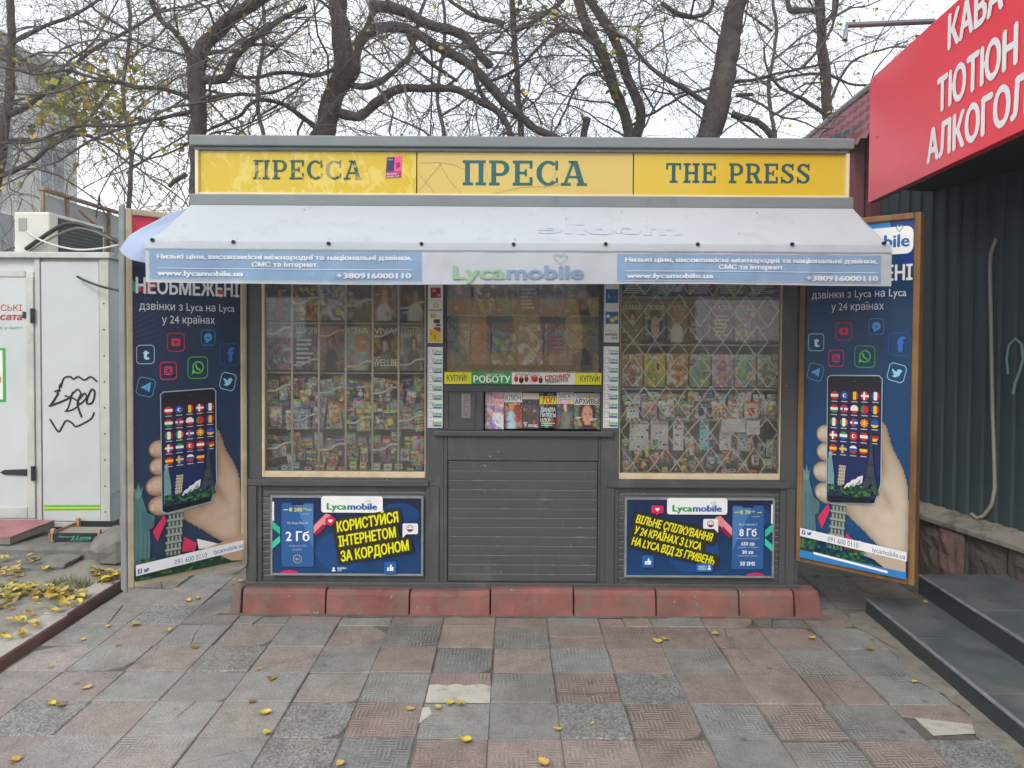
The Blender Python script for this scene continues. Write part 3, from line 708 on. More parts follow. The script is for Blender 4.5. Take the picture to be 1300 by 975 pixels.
# ================================================================== THE NEWS KIOSK
FY = 4.5
def pk(u, v, Y=FY): p = at(u, v, Y); return p.x, p.z
def kx(u, Y=FY): return at(u, 480, Y).x
def kz(v, Y=FY): return at(650, v, Y).z
XL, XR = kx(313), kx(1015)
ZB = kz(741); ZT = 2.37; YB = 6.35
kiosk = root('press_kiosk', ((XL+XR)/2, 5.4, 0), 'dark grey press kiosk with yellow sign, white awning and barred windows full of goods', 'kiosk')
WY0, WY1 = 4.48, 4.56       # front wall, outer and inner face
z_sill = kz(600); z_top = 2.2
xs = dict(l0=kx(333), l1=kx(541), c0=kx(564), c1=kx(763), r0=kx(786), r1=kx(991))
w = MB()
def vert(xa, xb, z0=ZB, z1=ZT, y0=WY0): w.box(xa, xb, y0, WY1, z0, z1)
vert(XL, xs['l0']); vert(xs['l1'], xs['c0']); vert(xs['c1'], xs['r0']); vert(xs['r1'], XR)
for a, b in (('l0','l1'), ('c0','c1'), ('r0','r1')): w.box(xs[a], xs[b], WY0+.004, WY1, z_top, ZT)
w.box(xs['l0'], xs['l1'], WY0-.004, WY1, kz(617), kz(607)); w.box(xs['r0'], xs['r1'], WY0-.004, WY1, kz(617), kz(607))
# solid dado behind the boarding, sides and back
for a, b in (('l0','l1'), ('c0','c1'), ('r0','r1')): w.box(xs[a], xs[b], WY0+.03, WY1, ZB, kz(617) if a != 'c0' else kz(551))
w.box(XL, XL+.05, WY1, YB, ZB, ZT); w.box(XR-.05, XR, WY1, YB, ZB, ZT); w.box(XL+.05, XR-.05, YB-.05, YB, ZB, ZT)
w.box(XL+.02, XR-.02, WY0+.03, YB-.02, .04, ZB-.0)    # dark skirt under the walls
w.build('wall', M_WALL, kiosk, bevel=.003)
# horizontal boarding: one folded profile per panel
M_LIP = mat('scuffed_highlight_edge', c('#5f6365'), rough=.55, var=.2, vs_=12, dirt=c('#a9aaa6'), ds=9, dz=.5, dth=.58, streak=.6)  # scuffed lip; its paler tone also paints the highlight along each groove
def boarding(name, xa, xb, z0, z1, pitch, y, gap=.008, dep=.007, parent=kiosk, mat_=None):
    m = MB(); pr = []; z = z1
    while z > z0+.004:
        zb = max(z0, z-pitch)
        pr += [(xa, y+dep, z), (xa, y+dep*.3, z-gap*.5), (xa, y, z-gap), (xa, y-.0005, zb+gap*.25), (xa, y+dep, zb)]
        z = zb
        if z-z0 < .01: break
    m.strip(pr, (xb-xa, 0, 0)); m.m = [1 if k % 5 in (0, 1) else 0 for k in range(len(m.f))]; return m.build(name, [mat_ or M_WALL, M_LIP], parent)
boarding('boarding', xs['l0'], xs['l1'], ZB, kz(617), .036, WY0+.014)
boarding('boarding', xs['r0'], xs['r1'], ZB, kz(617), .036, WY0+.014)
dp = boarding('counter_panel', kx(570), kx(759), kz(737), kz(585), .0562, WY0+.008, gap=.006, dep=.006)
m = MB()
for xa, xb, z0, z1 in ((xs['c0'], kx(569), kz(738), kz(553)), (kx(760), xs['c1'], kz(738), kz(553)), (kx(569), kx(760), kz(584), kz(553))):
    m.box(xa+.001, xb-.001, WY0-.003, WY0+.03, z0, z1)
m.build('panel_frame', M_WALL, dp, bevel=.003)
m = MB(); m.box(XL-.005, XR+.005, WY0-.016, WY0+.02, kz(747), kz(738)); m.build('base_rail', M_WALL, kiosk, bevel=.004)
m = MB(); m.box(kx(552), kx(778), WY0-.028, WY0-.003, kz(553), kz(546)); m.build('counter_sill', M_WALL, kiosk, bevel=.006)
m = MB(); m.box(kx(316), kx(545), WY0-.018, WY0-.005, kz(617), kz(609)); m.build('window_ledge', M_WALL, kiosk, bevel=.004)
m = MB(); m.box(kx(772), kx(1003), WY0-.018, WY0-.005, kz(617), kz(609)); m.build('window_ledge', M_WALL, kiosk, bevel=.004)
for u in (553, 775, 322, 1004):
    m = MB(); m.box(kx(u)-.026, kx(u)+.026, WY0-.014, WY0-.001, ZB, kz(618)); m.build('corner_post', M_WALL, kiosk, bevel=.003)

# interior fittings seen through the panes
M_INT = mat('interior_board', c('#c4c1b6'), rough=.8, var=.08)
fit = MB(); IY = 4.98
fit.box(XL+.05, XR-.05, IY, IY+.02, ZB, ZT)
fit.box(XL+.05, XR-.05, WY1+.002, IY, kz(607)-.03, kz(607)-.008)
fit.build('display_back', M_INT, kiosk)

# windows
M_GLASS = glass_mat('window_glass', .07, (.97,.98,.97,1), dust_veil=.05); M_GLASSM = glass_mat('reflective_glass', .2, (.97,.98,.97,1), dust_veil=.045)
def window(xa, xb, zb, zt, nm_frame=M_CREAM, gl=M_GLASS, sill=True, fw=.02, fr=None):
    fr = fw if fr is None else fr
    o = root('window', ((xa+xb)/2, WY0, zb), None, None); del_ = o
    o.parent = kiosk; o.location = o.location-ORIG[kiosk.name]
    f = MB(); y0, y1 = WY0+.004, WY0+.05
    f.box(xa, xa+fw, y0, y1, zb, zt); f.box(xb-fr, xb, y0, y1, zb, zt); f.box(xa+fw, xb-fr, y0, y1, zt-fw, zt)
    f.box(xa+fw, xb-fr, y0-.002, y1, zb, zb+(.035 if sill else fw))
    f.build('frame', nm_frame, o, bevel=.003)
    q = MB(); q.face([(xa+fw, y0+.02, zb), (xb-fw, y0+.02, zb), (xb-fw, y0+.02, zt-fw), (xa+fw, y0+.02, zt-fw)]); q.build('pane', gl, o)
    return o
ZS = kz(607)
wl_ = window(xs['l0']+.001, xs['l1']-.001, ZS+.001, z_top, fw=.018, fr=.005)
wr_ = window(xs['r0']+.001, xs['r1']-.001, ZS+.001, z_top, fw=.005, fr=.005)
wc_ = window(xs['c0']+.001, xs['c1']-.001, kz(489), z_top, mat('dark_frame', c('#3d3f40'), rough=.5), M_GLASSM, False, .012)
GY = WY0+.062
def zz(v): return kz(v, GY)
def xx_(u): return kx(u, GY)
# cream bars with cranked ties
g = MB(); bars = [338, 371, 405, 439, 473, 506, 540]
for u in bars: g.tube([(xx_(u), GY, ZS), (xx_(u), GY, z_top)], .0075, 6)
rows = {0: (331, 424, 497, 570), 1: (386, 464, 534), 2: (340, 427, 499, 571), 3: (388, 466, 537), 4: (345, 427, 499, 571), 5: (391, 463, 534)}
for k in range(6):
    ua, ub = bars[k], bars[k+1]
    for v in rows[k]:
        vo = v+1
        g.tube([(xx_(ua+(ub-ua)*t), GY-.006, zz(vo-dv)) for t, dv in ((0, 0), (.33, 0), (.45, 1.5), (.65, 6.0), (.78, 7.5), (1, 7.6))], .0065, 6)
g.build('grille', M_GRILLE, wl_, smooth=True)
# twisted-wire meshes
def mesh_grille(par, ua, ub, v0, v1, pw, ph, matr, rad, zig, seed):
    rr = random.Random(seed); m = MB(); ncol = round((ub-ua)/pw); nrow = round((v1-v0)/ph); nd = {}
    def node(i, j):
        if (i, j) not in nd: nd[i, j] = (ua+(i)*(ub-ua)/ncol/2+rr.uniform(-1,1), v0+j*(v1-v0)/nrow/2+rr.uniform(-1.2,1.2))
        return nd[i, j]
    for j in range(nrow):
        for i in range(ncol):
            t = node(2*i+(j % 2), 2*j); a = node(2*i+1+(j % 2), 2*j+1); l = node(2*i-1+(j % 2), 2*j+1)
            for q in (a, l):
                b = (q[0], q[1]+zig)
                ok = lambda p: ua-1 <= p[0] <= ub+1
                if ok(t) and ok(q):
                    m.tube([(xx_(t[0]), GY, zz(t[1])), (xx_(q[0]), GY-.003, zz(q[1]))], rad, 4)
            # lower half back to the next row
            n1 = node(2*i+1+(j % 2), 2*j+1); n0 = node(2*i-1+(j % 2), 2*j+1); bt = node(2*i+(j % 2), 2*j+2)
            for q in (n0, n1):
                if ua-1 <= q[0] <= ub+1 and ua-1 <= bt[0] <= ub+1:
                    m.tube([(xx_(q[0]), GY-.003, zz(q[1])), (xx_(bt[0]), GY, zz(bt[1]))], rad, 4)
    m.build('grille', matr, par)
mesh_grille(wr_, 789, 988, 335, 606, 28.5, 41, mat('pale_mesh_wire', c('#ece6d6'), rough=.5), .004, 0, 5)
mesh_grille(wc_, 566, 762, 335, 480, 49, 46, mat('dark_mesh_wire', c('#4d473d'), rough=.5), .0028, 0, 6)
# glass shelves and wire baskets
M_SHELF = mat('shelf_edge', c('#b9bdb8'), rough=.3)
def shelf(par, ua, ub, v, d=.16, y=4.60):
    m = MB(); z = kz(v, y); m.box(kx(ua, y), kx(ub, y), y, y+d, z-.008, z); m.build('shelf', M_SHELF, par)
def basket(par, ua, ub, v0, v1, n, y=4.585):
    m = MB()
    for v in (v0, (v0+v1)/2, v1): m.tube([(kx(ua, y), y, kz(v, y)), (kx(ub, y), y, kz(v, y))], .0022, 4)
    for i in range(n+1):
        u = ua+(ub-ua)*i/n; m.tube([(kx(u, y), y, kz(v0, y)), (kx(u, y), y, kz(v1, y))], .0016, 4)
    m.build('wire_basket', M_GRILLE, par)
for v in (411, 474): shelf(wl_, 337, 540, v)
basket(wl_, 339, 539, 529, 545, 26)
for v in (376, 436, 492): shelf(wr_, 787, 990, v)
basket(wr_, 789, 988, 515, 531, 22); shelf(wr_, 787, 990, 531.5, .1)
shelf(wc_, 566, 762, 471); shelf(wc_, 566, 762, 400)

# strip of notices under the middle pane, side sticker strips
def flat(par, name, x0, x1, z1, z0, y, w_, h_, thick=.0015):
    """sheet of w_ x h_ units facing the street, returns (MB, Print, finish)"""
    m = MB(); m.box(x0, x1, y, y+thick, z0, z1, 0, c('#cfd2d2'))
    p = Print(m, lambda x, yy, h: Vector((x0+(x1-x0)*x/w_, y-.0004-h, z1+(z0-z1)*yy/h_)))
    return m, p
m, p = flat(kiosk, 'notice_strip', kx(564.5, 4.49), kx(763, 4.49), kz(472.5), kz(487.5), 4.476, 198, 15)
p.rect(0, 0, 34, 15, c('#e3dc1e')); p.rect(34, 0, 85, 15, c('#2e9b50')); p.rect(85, 0, 165, 15, c('#e9e4dc')); p.rect(165, 0, 198, 15, c('#dfdc2a'))
p.text('КУПУЙ!', 3, 11.3, 7.8, c('#23614f'), fit=25.5, bold=.02); p.text('КУПУЙ!', 171, 11.3, 7.8, c('#2b6150'), fit=25, bold=.02)
p.text('РОБОТУ', 36.5, 12.8, 8.6, c('#f5f5f2'), fit=47, bold=.035)
p.text('пропоную', 52, 3.2, 2.4, c('#dfe8dd'), fit=24)
for k, (a_, b_, hx) in enumerate(((88,93,'#b4232a'),(94,100,'#2d2a2c'),(101,106,'#8b1f28'),(107,113,'#d8cfc4'),(110,118,'#c22a31'),(119,124,'#3a3638'))):
    p.ell((a_+b_)/2, 8+(k % 2)*1.5, (b_-a_)/2, 4.2, c(hx))
    p.ell((a_+b_)/2, 4.6+(k % 2), 1.6, 1.8, c('#c99b7d'))
p.text('ТРЕБУЮТСЯ', 90, 3.6, 2.2, c('#7a2027'), fit=30)
p.text('СРОЧНО!', 127, 9.6, 5.6, c('#c81f2b'), fit=32, rot=6, bold=.03); p.text('ТРЕБУЮТСЯ', 127, 13.6, 4, c('#231f20'), fit=29, rot=5, bold=.02)
m.build('notice_strip', PRINT, kiosk)
m = MB(); m.box(xs['c0'], xs['c1'], WY0-.006, WY0+.03, kz(497), kz(489)); m.build('rail', M_WALL, kiosk, bevel=.003)
m = MB(); m.box(kx(605), kx(614), WY0-.004, WY0+.03, kz(546), kz(497)+.001); m.build('mullion', M_WALL, kiosk, bevel=.003)
# serving hatch
hx0, hx1, hz0, hz1 = xs['c0'], kx(605), kz(546), kz(497)
ht = root('hatch', ((hx0+hx1)/2, WY0, hz0), None, None); ht.parent = kiosk; ht.location = ht.location-ORIG[kiosk.name]
m = MB(); fw = .026
for a in ((hx0, hx0+fw, hz0, hz1), (hx1-fw*.5, hx1, hz0, hz1), (hx0+fw, hx1-fw*.5, hz0, hz0+.04), (hx0+fw, hx1-fw*.5, hz1-.012, hz1)): m.box(a[0], a[1], WY0+.002, WY0+.03, a[2], a[3])
m.build('frame', M_WALL, ht, bevel=.003)
m = MB(); m.face([(hx0+fw, WY0+.02, hz0), (hx1-fw*.5, WY0+.02, hz0), (hx1-fw*.5, WY0+.02, hz1), (hx0+fw, WY0+.02, hz1)]); m.build('pane', M_GLASSM, ht)
m, p = flat(ht, 'notice', kx(586), kx(597), kz(500), kz(531), WY0+.03, 11, 31)
p.rect(0, 0, 11, 31, c('#8d9093')); p.text('КОПІЯ', 2.2, 28, 6, c('#7a2346'), fit=25, rot=90, bold=.02) if False else p.text('КОПІЯ', 8.5, 28, 5.5, c('#7a2346'), fit=25, rot=90, bold=.02)
m.build('notice', PAPER, ht)
# dark inner back of the hatch bay and shelf for the front magazines
m = MB(); m.box(hx0, xs['c1'], IY-.1, IY-.09, hz0-.02, hz1+.02); m.box(hx0, xs['c1'], WY0+.02, IY-.1, hz0-.03, hz0-.012); m.build('counter_shelf', mat('dark_interior', c('#2b2c2c'), rough=.8), kiosk)

# side strips of stickers
YSTR = WY0-.005
def strips(u0, u1, left):
    m, p = flat(kiosk, 'sticker_strip', kx(u0), kx(u1), kz(352), kz(436 if left else 434), YSTR, 20, 84)
    p.rect(0, 0, 20, 84, c('#cfccc6'))
    if left:
        p.rrect(3.5, 14, 17, 27, 1, c('#93203f')); p.text('24', 6, 19.5, 3.6, c('#e7d5da')); p.ell(14.5, 23.5, 1.6, 1.6, c('#d9a0b0')); p.rect(1, 30, 19, 30.5, c('#b9b0a8'))
        p.ell(10.5, 36.5, 3.6, 3, c('#c8962f')); p.ell(10.5, 36.5, 2, 1.6, c('#d8cdb8')); p.text('lifecell', 2.5, 43.5, 2.8, c('#3a3a3c'), fit=15, bold=.02)
        p.rrect(3, 47, 11, 52, 1, c('#c9a53a')); p.text('1', 5, 51, 3, c('#2f2a22')); p.rrect(8, 54, 16, 59, 1, c('#3b3838')); p.rect(11, 60, 17, 62.5, c('#34475f')); p.rrect(8, 64, 17, 70, 1, c('#96222e'))
        p.P([(2,66),(10,67),(17,71),(17,82),(2,82)], c('#d8b41f')); p.text('1', 9, 80, 6, c('#4a2a1a'), bold=.03); p.text('до', 3, 73, 3, c('#4a2a1a'))
    else:
        p.rect(2, 15, 19, 33, c('#1a5f8f')); p.ell(11, 25, 3.6, 3.4, c('#204b78')); p.P([(12,22),(16,25),(12,28)], c('#c8405a')); p.P([(5,22),(9,25),(5,28)], c('#36b0c8'))
        p.rect(2, 44, 19, 60, c('#1e649a')); p.ell(11, 55, 3.2, 3.2, c('#d6b53c')); p.ell(16, 52, 2.6, 2.6, c('#c9c24a')); p.ell(5.5, 50, 2.2, 2.2, c('#d5dfe6'))
        p.rect(2, 68, 19, 68.7, c('#c98a8a')); p.text('КУПУЙ', 2, 75.5, 3.3, c('#2d2d30'), fit=15, bold=.02); p.text('ТУТ', 10, 80.5, 3.3, c('#2d2d30'), fit=8, bold=.02)
    m.build('sticker_strip', PRINT, kiosk)
    v0, v1 = (441, 543) if left else (439, 542)
    m, p = flat(kiosk, 'sticker_strip', kx(u0), kx(u1), kz(v0), kz(v1), YSTR, 20, 102)
    p.rect(0, 0, 20, 102, c('#e2e4e2'))
    for k in range(9):
        y = 1.5+k*11.2
        p.ring(1.2, y+.8, 6.6, y+9, .8, .45, c('#8a93a0')); p.line([(2.4, y+3), (5.4, y+3)], .35, c('#b6bcc4'))
        p.text('Lyca', 7.8, y+5.6, 4.4, c('#3aa35c'), fit=11, bold=.025); p.rect(7.8, y+7.0, 18.8, y+8.6, c('#27508f'))
    m.build('sticker_strip', PRINT, kiosk)
strips(543.5, 562.5, True); strips(765.5, 784.5, False)

# ---------------------------------------------------------------- sign box, cornices, roof
SY = 4.2
x0s, x1s = at(240, 250, SY).x, at(1084, 250, SY).x
zc1, zc0 = kz(263, SY), kz(248, SY); zs1 = kz(186.5, SY); zr = kz(173, SY)
m = MB(); m.box(x0s, x1s, SY, YB+.15, zs1, zr); m.box(x0s+.02, x1s-.02, SY+.02, YB+.1, zs1-.02, zs1); m.build('roof', M_TRIM, kiosk, bevel=.006)
m = MB(); m.box(x0s, x1s, SY, SY+.1, zc1, zc0); m.box(x0s+.01, x1s-.01, SY+.1, YB+.1, zc1+.02, zc0); m.build('cornice', M_TRIM, kiosk, bevel=.006)
m = MB(); m.box(x0s+.05, x1s-.05, SY+.09, YB+.05, zc0, zs1-.02); m.build('sign_box', M_WALL, kiosk)
xa, xb = at(251, 215, SY+.03).x, at(1075, 215, SY+.03).x
fr = MB()
for a, b in ((xa-.012, xa+.006), (xb-.006, xb+.012)): fr.box(a, b, SY+.02, SY+.09, zc0+.001, zs1-.0205)
fr.box(xa+.006, xb-.006, SY+.026, SY+.09, zc0+.001, zc0+.013)
fr.build('sign_frame', mat('cream_sign_frame', c('#d8d0ae'), rough=.45, var=.1), kiosk, bevel=.002)
def sign_mat(name, base, pale, th, sc_, amt, rough=.12):
    m = bpy.data.materials.new(name); m.use_nodes = True; n = m.node_tree; L = n.links.new; b = n.nodes['Principled BSDF']
    at_ = n.nodes.new('ShaderNodeAttribute'); at_.attribute_name = 'Col'
    g = n.nodes.new('ShaderNodeNewGeometry')
    n1 = n.nodes.new('ShaderNodeTexNoise'); n1.inputs['Scale'].default_value = sc_; n1.inputs['Detail'].default_value = 7; n1.inputs['Roughness'].default_value = .62; n1.inputs['Distortion'].default_value = .8
    mp = n.nodes.new('ShaderNodeMapping'); mp.inputs['Scale'].default_value = (1, 1, .7); mp.inputs['Rotation'].default_value = (0, R(25), 0)
    L(g.outputs['Position'], mp.inputs[0]); L(mp.outputs[0], n1.inputs['Vector'])
    r1 = n.nodes.new('ShaderNodeMapRange'); r1.inputs[1].default_value = th; r1.inputs[2].default_value = th+.05; r1.inputs[4].default_value = amt
    L(n1.outputs[0], r1.inputs[0])
    mi = n.nodes.new('ShaderNodeMix'); mi.data_type = 'RGBA'; L(r1.outputs[0], mi.inputs[0]); L(at_.outputs['Color'], mi.inputs[6]); mi.inputs[7].default_value = pale
    L(mi.outputs[2], b.inputs['Base Color']); b.inputs['Roughness'].default_value = rough; b.inputs['Specular IOR Level'].default_value = .5
    return m
SIGNM = [sign_mat('sign_film_worn', 0, c('#e6d488'), .52, 15, .36), sign_mat('sign_film_reflection', 0, c('#e2bd3a'), .66, 7, .3), sign_mat('sign_film_clear', 0, c('#ecd77e'), .66, 6, .3)]  # the middle film's paler colour paints in a reflection
cuts = [251, 529, 804, 1075]; txt = [('ПРЕССА', 321, 460, 228, 24.5, '#0d4a3c', '#cbb02c'), ('ПРЕСА', 587, 745, 235.5, 31.5, '#235f62', '#cbb464'), ('THE PRESS', 845, 1029, 232.5, 25, '#1f5555', '#ceb234')]
for k in range(3):
    ua, ub = cuts[k], cuts[k+1]; y = SY+.04
    X0, X1 = at(ua, 215, y).x+.004, at(ub, 215, y).x-.003
    z0, z1 = zc0+.013, zs1-.021; V1, V0 = None, None
    m = MB(); m.box(X0, X1, y, y+.04, z0, z1, 0, c(txt[k][6]))
    # sheet coordinates in photograph units
    ucx = (ua+ub)/2; zref = at(ucx, 215, y).z; sc_ = 4.24/F
    f_ = lambda u, v, h, y=y, X0=X0, X1=X1, ua=ua, ub=ub, zref=zref, sc_=sc_: Vector((X0+(X1-X0)*(u-ua)/(ub-ua), y-.0006-h, zref-(v-215)*sc_))
    sp = m.build('sign_panel', SIGNM[k], kiosk)
    lm = MB(); p = Print(lm, f_, eps=.0004)
    t = txt[k]; p.slabtext(t[0], t[1], t[2], t[3], t[4], c(t[5]))
    lm.build('lettering', SIGNM[k] if k == 0 else PRINT, sp)
    if k == 0:
        q = MB(); p = Print(q, f_); p.up(3)
        p.P([(491.5,199),(511.5,197.5),(510,224.5),(490,226)], c('#e9518c')); p.P([(491.8,199.5),(501.5,199),(500.8,217),(490.5,217.5)], c('#2c3656')); p.P([(490.3,217.5),(510.4,216.5),(510,224.5),(490,226)], c('#a53c6c'))
        p.text('поки', 493, 203, 2, c('#d7d8de'), fit=6); p.text('музика', 491.5, 221.5, 2.6, c('#eee3ea'), fit=13, rot=4); p.text('живе тут', 491.5, 224.7, 2.2, c('#eee3ea'), fit=16, rot=4)
        p.P([(503,207),(508,205),(509,211),(504,214)], c('#8e2a5c'))
        q.build('sticker', PRINT, sp)
    if k == 1:
        q = MB(); p = Print(q, f_); p.up(4); dk = c('#8d6f2c')
        for l in ([(531,208),(556,207),(575,210),(590,216)], [(531,243),(548,222),(560,208)], [(556,207),(572,232),(586,246)], [(531,222),(545,238),(552,246)], [(625,246),(660,238),(700,236),(722,232)], [(612,206),(618,220),(616,236)], [(690,238),(700,230),(706,218)]): p.line(l, .35, dk)
        p.P([(572,187),(640,187),(628,189.6),(600,191.5),(585,189)], c('#cfd2d0'))
        q.build('crack', PRINT, sp)

# ---------------------------------------------------------------- awning
aw_root = root('awning', (0, 3.9, 2.1), None, None); aw_root.parent = kiosk; aw_root.location = aw_root.location-ORIG[kiosk.name]
AY0, AY1 = SY-.004, 3.76
ax0b, ax1b = at(242, 262, AY0).x, at(1083, 262, AY0).x; azb = kz(262.5, AY0)
ax0f, ax1f = at(186, 309, AY1).x, at(1131, 309, AY1).x; azf = kz(308.5, AY1); azv = kz(361, AY1)
def canopy(s, t, h=0):      # s across 0..1, t from wall 0 to front 1
    x = (ax0b+(ax1b-ax0b)*s)*(1-t)+(ax0f+(ax1f-ax0f)*s)*t
    sag = -.014*math.sin(math.pi*t)*(1+.35*math.sin(s*9))
    wr = -.007*abs(math.sin(math.pi*s*8))*t*t+.007*mnoise.noise(Vector((s*9, t*3, 0)))+.003*mnoise.noise(Vector((s*38, t*7, 3)))+.0025*math.sin((s*24+t*2.5)*3)*t*(1-t)*4
    return Vector((x, AY0+(AY1-AY0)*t, azb+(azf-azb)*t+sag+wr*math.sin(math.pi*min(1, t*1.0+.02))+h))
def valance(s, t, h=0):     # t from the front bar down
    x = ax0f+(ax1f-ax0f)*s
    edge = max(0, 1-s/.03)*.5+max(0, (s-.97)/.03)*.5
    wv = .010*mnoise.noise(Vector((s*7, t*1.2, 7)))*t+.005*math.sin(s*60+2*mnoise.noise(Vector((s*5,0,1))))*t*(.3+abs(s-.5)*1.5)+.006*mnoise.noise(Vector((s*26, t*2, 11)))*(.3+1.6*abs(s-.5))
    wv += .006*abs(math.sin(math.pi*s*8))*(1-t)+.004*math.sin(s*210+t*6)*mnoise.noise(Vector((s*14, 1, 1)))
    dip = .006*math.sin(s*math.pi*2)+.004*mnoise.noise(Vector((s*5, 2, 2)))
    bow = .012*(1-math.exp(-t*6))
    return Vector((x+(.008*t if s < .02 else 0)*0, AY1-bow-wv-h+edge*t*.0, azf-(azf-azv)*t-dip*t))
M_CANV = mat('white_awning_fabric', c('#bcc4cc'), rough=.8, var=.03, vs_=3, dirt=c('#9aa0a6'), ds=6, dz=1, dth=.54, streak=.5, bump=.1, bs=250); cloth_mat(M_CANV, .25)
def gridsheet(fn, nu, nv, uv_ranges=None, flip=False):
    m = MB(); vs = [fn(i/nu, j/nv) for j in range(nv+1) for i in range(nu+1)]; w_ = nu+1
    m.mesh(vs, [(j*w_+i, j*w_+i+1, (j+1)*w_+i+1, (j+1)*w_+i) for j in range(nv) for i in range(nu)]); return m
cn = gridsheet(canopy, 160, 14).build('canopy', M_CANV, aw_root, smooth=True)
# lettering of the rear face showing faintly through the cloth
gm = MB(); p = Print(gm, lambda x, y, h: canopy((x-186)/945, y, .0028+h), eps=.0001)
gh = c('#b5bdc8'); p.text('mobile', 872, .72, .34, gh, align='l', fit=190, bold=.04, mirror=True)
gm.build('show_through_lettering', FABRINT, cn)
sp_ = MB(); rr = random.Random(5); p = Print(sp_, lambda x, y, h: canopy((x-186)/945, y, .0016+h), eps=.0001)
for k in range(70):
    u, t = rr.uniform(195, 1120), rr.uniform(.08, .95); a = rr.uniform(.5, 1.8); q = []
    for i in range(6): q.append((u+a*rr.uniform(.5,1.1)*math.cos(i*1.05), t+a*.013*rr.uniform(.5,1.1)*math.sin(i*1.05)))
    p.P(q, c(rr.choice(['#8f9396', '#a5a8aa', '#6e7072', '#b8b6ae'])))
sp_.build('grime_spot', FABRINT, cn, kind='stuff')
# valance with its printing
VB = c('#c6cdd6'); BL = c('#8aa9cc'); WT = c('#e6ebf2'); cloth_mat(FABRINT, .22)
m = gridsheet(valance, 200, 12); m.c = [VB]*len(m.f)
fv = lambda u, v, h: valance((u-186)/945, (v-308.5)/(361-308.5), h)
p = Print(m, fv, eps=.0004); p.up(1)
ub = lambda a, b: max(1, int((b-a)/5))
for a, b, va in ((191, 536, 319), (783, 1117, 321.5)):
    p.rect(a, va, b, 357.5, BL, ub(a, b), 8)
    p.up()
    for (x0_, y0_, x1_, y1_) in ((a, va, b, va+1), (a, 356.6, b, 357.6)): p.rect(x0_, y0_, x1_, y1_, c('#b8c2d4'), ub(a, b), 1)
for (x0t, x1t, xm0, xm1, va, wx, px0, px1) in ((201, 524, 321, 406, 331, 201, 428, 523), (793, 1112, 911, 995, 332.5, 795, 1022, 1113)):
    p.text('Низькі ціни, високоякісні міжнародні та національні дзвінки,', x0t, va, 5.6, WT, fit=x1t-x0t, bold=.055)
    p.text('СМС та інтернет.', xm0, va+9, 5.8, WT, fit=xm1-xm0, bold=.055)
    p.rect(x0t, va+11.5, x1t, va+12.2, WT, 60, 1)
    p.text('www.lycamobile.ua', wx, va+21, 6.4, WT, fit=110, bold=.055); p.text('+380916000110', px0, va+22.5, 6.8, WT, fit=px1-px0, bold=.055)
p.text('Lyca', 575, 354, 17.5, c('#98c09c'), fit=67, bold=.035, res=4); p.text('mobile', 643, 354, 17.5, c('#8aa0c4'), fit=98, bold=.035, res=4)
hp = [(711,335),(705,330),(702.5,326),(704,323),(708,322.6),(711,325.5),(714,322.6),(718,323),(719.5,326),(717,330)]
p.line(hp, 1.1, c('#95a9b4'), closed=True)
va_ = m.build('valance', FABRINT, aw_root, smooth=True)
# seam fold along the top of the valance
sm = MB(); nn = 120
sm.strip([valance(i/nn, .20)+Vector((0, -.0065-.003*mnoise.noise(Vector((i*.2,0,0))), .004)) for i in range(nn+1)], (0, .006, -.012)); 
sm.mesh([valance(i/nn, t, .0055) for t in (.0, .19) for i in range(nn+1)], [(i, i+1, nn+1+i+1, nn+1+i) for i in range(nn)])
sm.build('hem', M_CANV, va_, smooth=True)
# end flaps: cloth closing the sides; the left one has come loose and is blown outwards
M_FLAP = mat('blue_awning_fabric', c('#a9bbdb'), rough=.8, var=.05, vs_=4, bump=.1, bs=220); cloth_mat(M_FLAP, .25)
def lerp_path(P, t):
    x = t*(len(P)-1); i = min(int(x), len(P)-2); return P[i].lerp(P[i+1], x-i)
for sd_ in (0, 1):
    m = MB(); x_b = ax0b if sd_ == 0 else ax1b; x_f = ax0f if sd_ == 0 else ax1f; n = 16; vs = []
    A_ = smooth([Vector((x_b, AY0, azb-.004)), Vector((x_b+(x_f-x_b)*.5, (AY0+AY1)/2, (azb+azf)/2-.012)), Vector((x_f, AY1, azf-.004))], 8)
    if sd_ == 0: B_ = [Vector((x_b-.004, AY0, azb-.02)), at(219,276,4.08), at(199,289,3.97), at(176,303,3.86), at(150,317,3.78), at(162,328,3.75), at(171,331,3.745), at(187,334,AY1)]
    else: B_ = smooth([Vector((x_b, AY0, azb-.05)), Vector((x_b+(x_f-x_b)*.6, 3.95, azf-.08)), Vector((x_f-.004, AY1+.004, azv+.01))], 8)
    for j in range(n+1):
        for i in range(n+1):
            a, b = j/n, i/n; p_ = lerp_path(A_, a).lerp(lerp_path(B_, a), b)
            p_ = p_+Vector((-.01 if sd_ == 0 else .01, -.02, .018))*math.sin(math.pi*b)*math.sin(math.pi*a)*1.5+Vector((.006*math.sin(a*14+b*5), 0, .005*math.sin(a*11-b*6)))*b*(1-b)*4
            vs.append(p_)
    m.mesh(vs, [(j*(n+1)+i, j*(n+1)+i+1, (j+1)*(n+1)+i+1, (j+1)*(n+1)+i) for j in range(n) for i in range(n)])
    m.build('end_flap', M_FLAP, aw_root, smooth=True)
for u, v in ((193,304.5),(296,307),(417,309),(535,309.5),(652,310),(769,309.5),(886,310),(1006,310),(1123,308.5)):
    q = fv(u, 311, 0); m = MB(); y = q.y-.009; z = at(u, v, y).z-.0; x = at(u, v, y).x
    m.tube([(x, y+.012, z), (x, y-.002, z)], .0095, 10); m.build('eyelet', M_BLACK, aw_root)
m = MB(); m.tube([(ax0f, AY1+.02, azf-.012), (ax1f, AY1+.02, azf-.012)], .012, 8); m.build('front_bar', M_STEEL, aw_root)
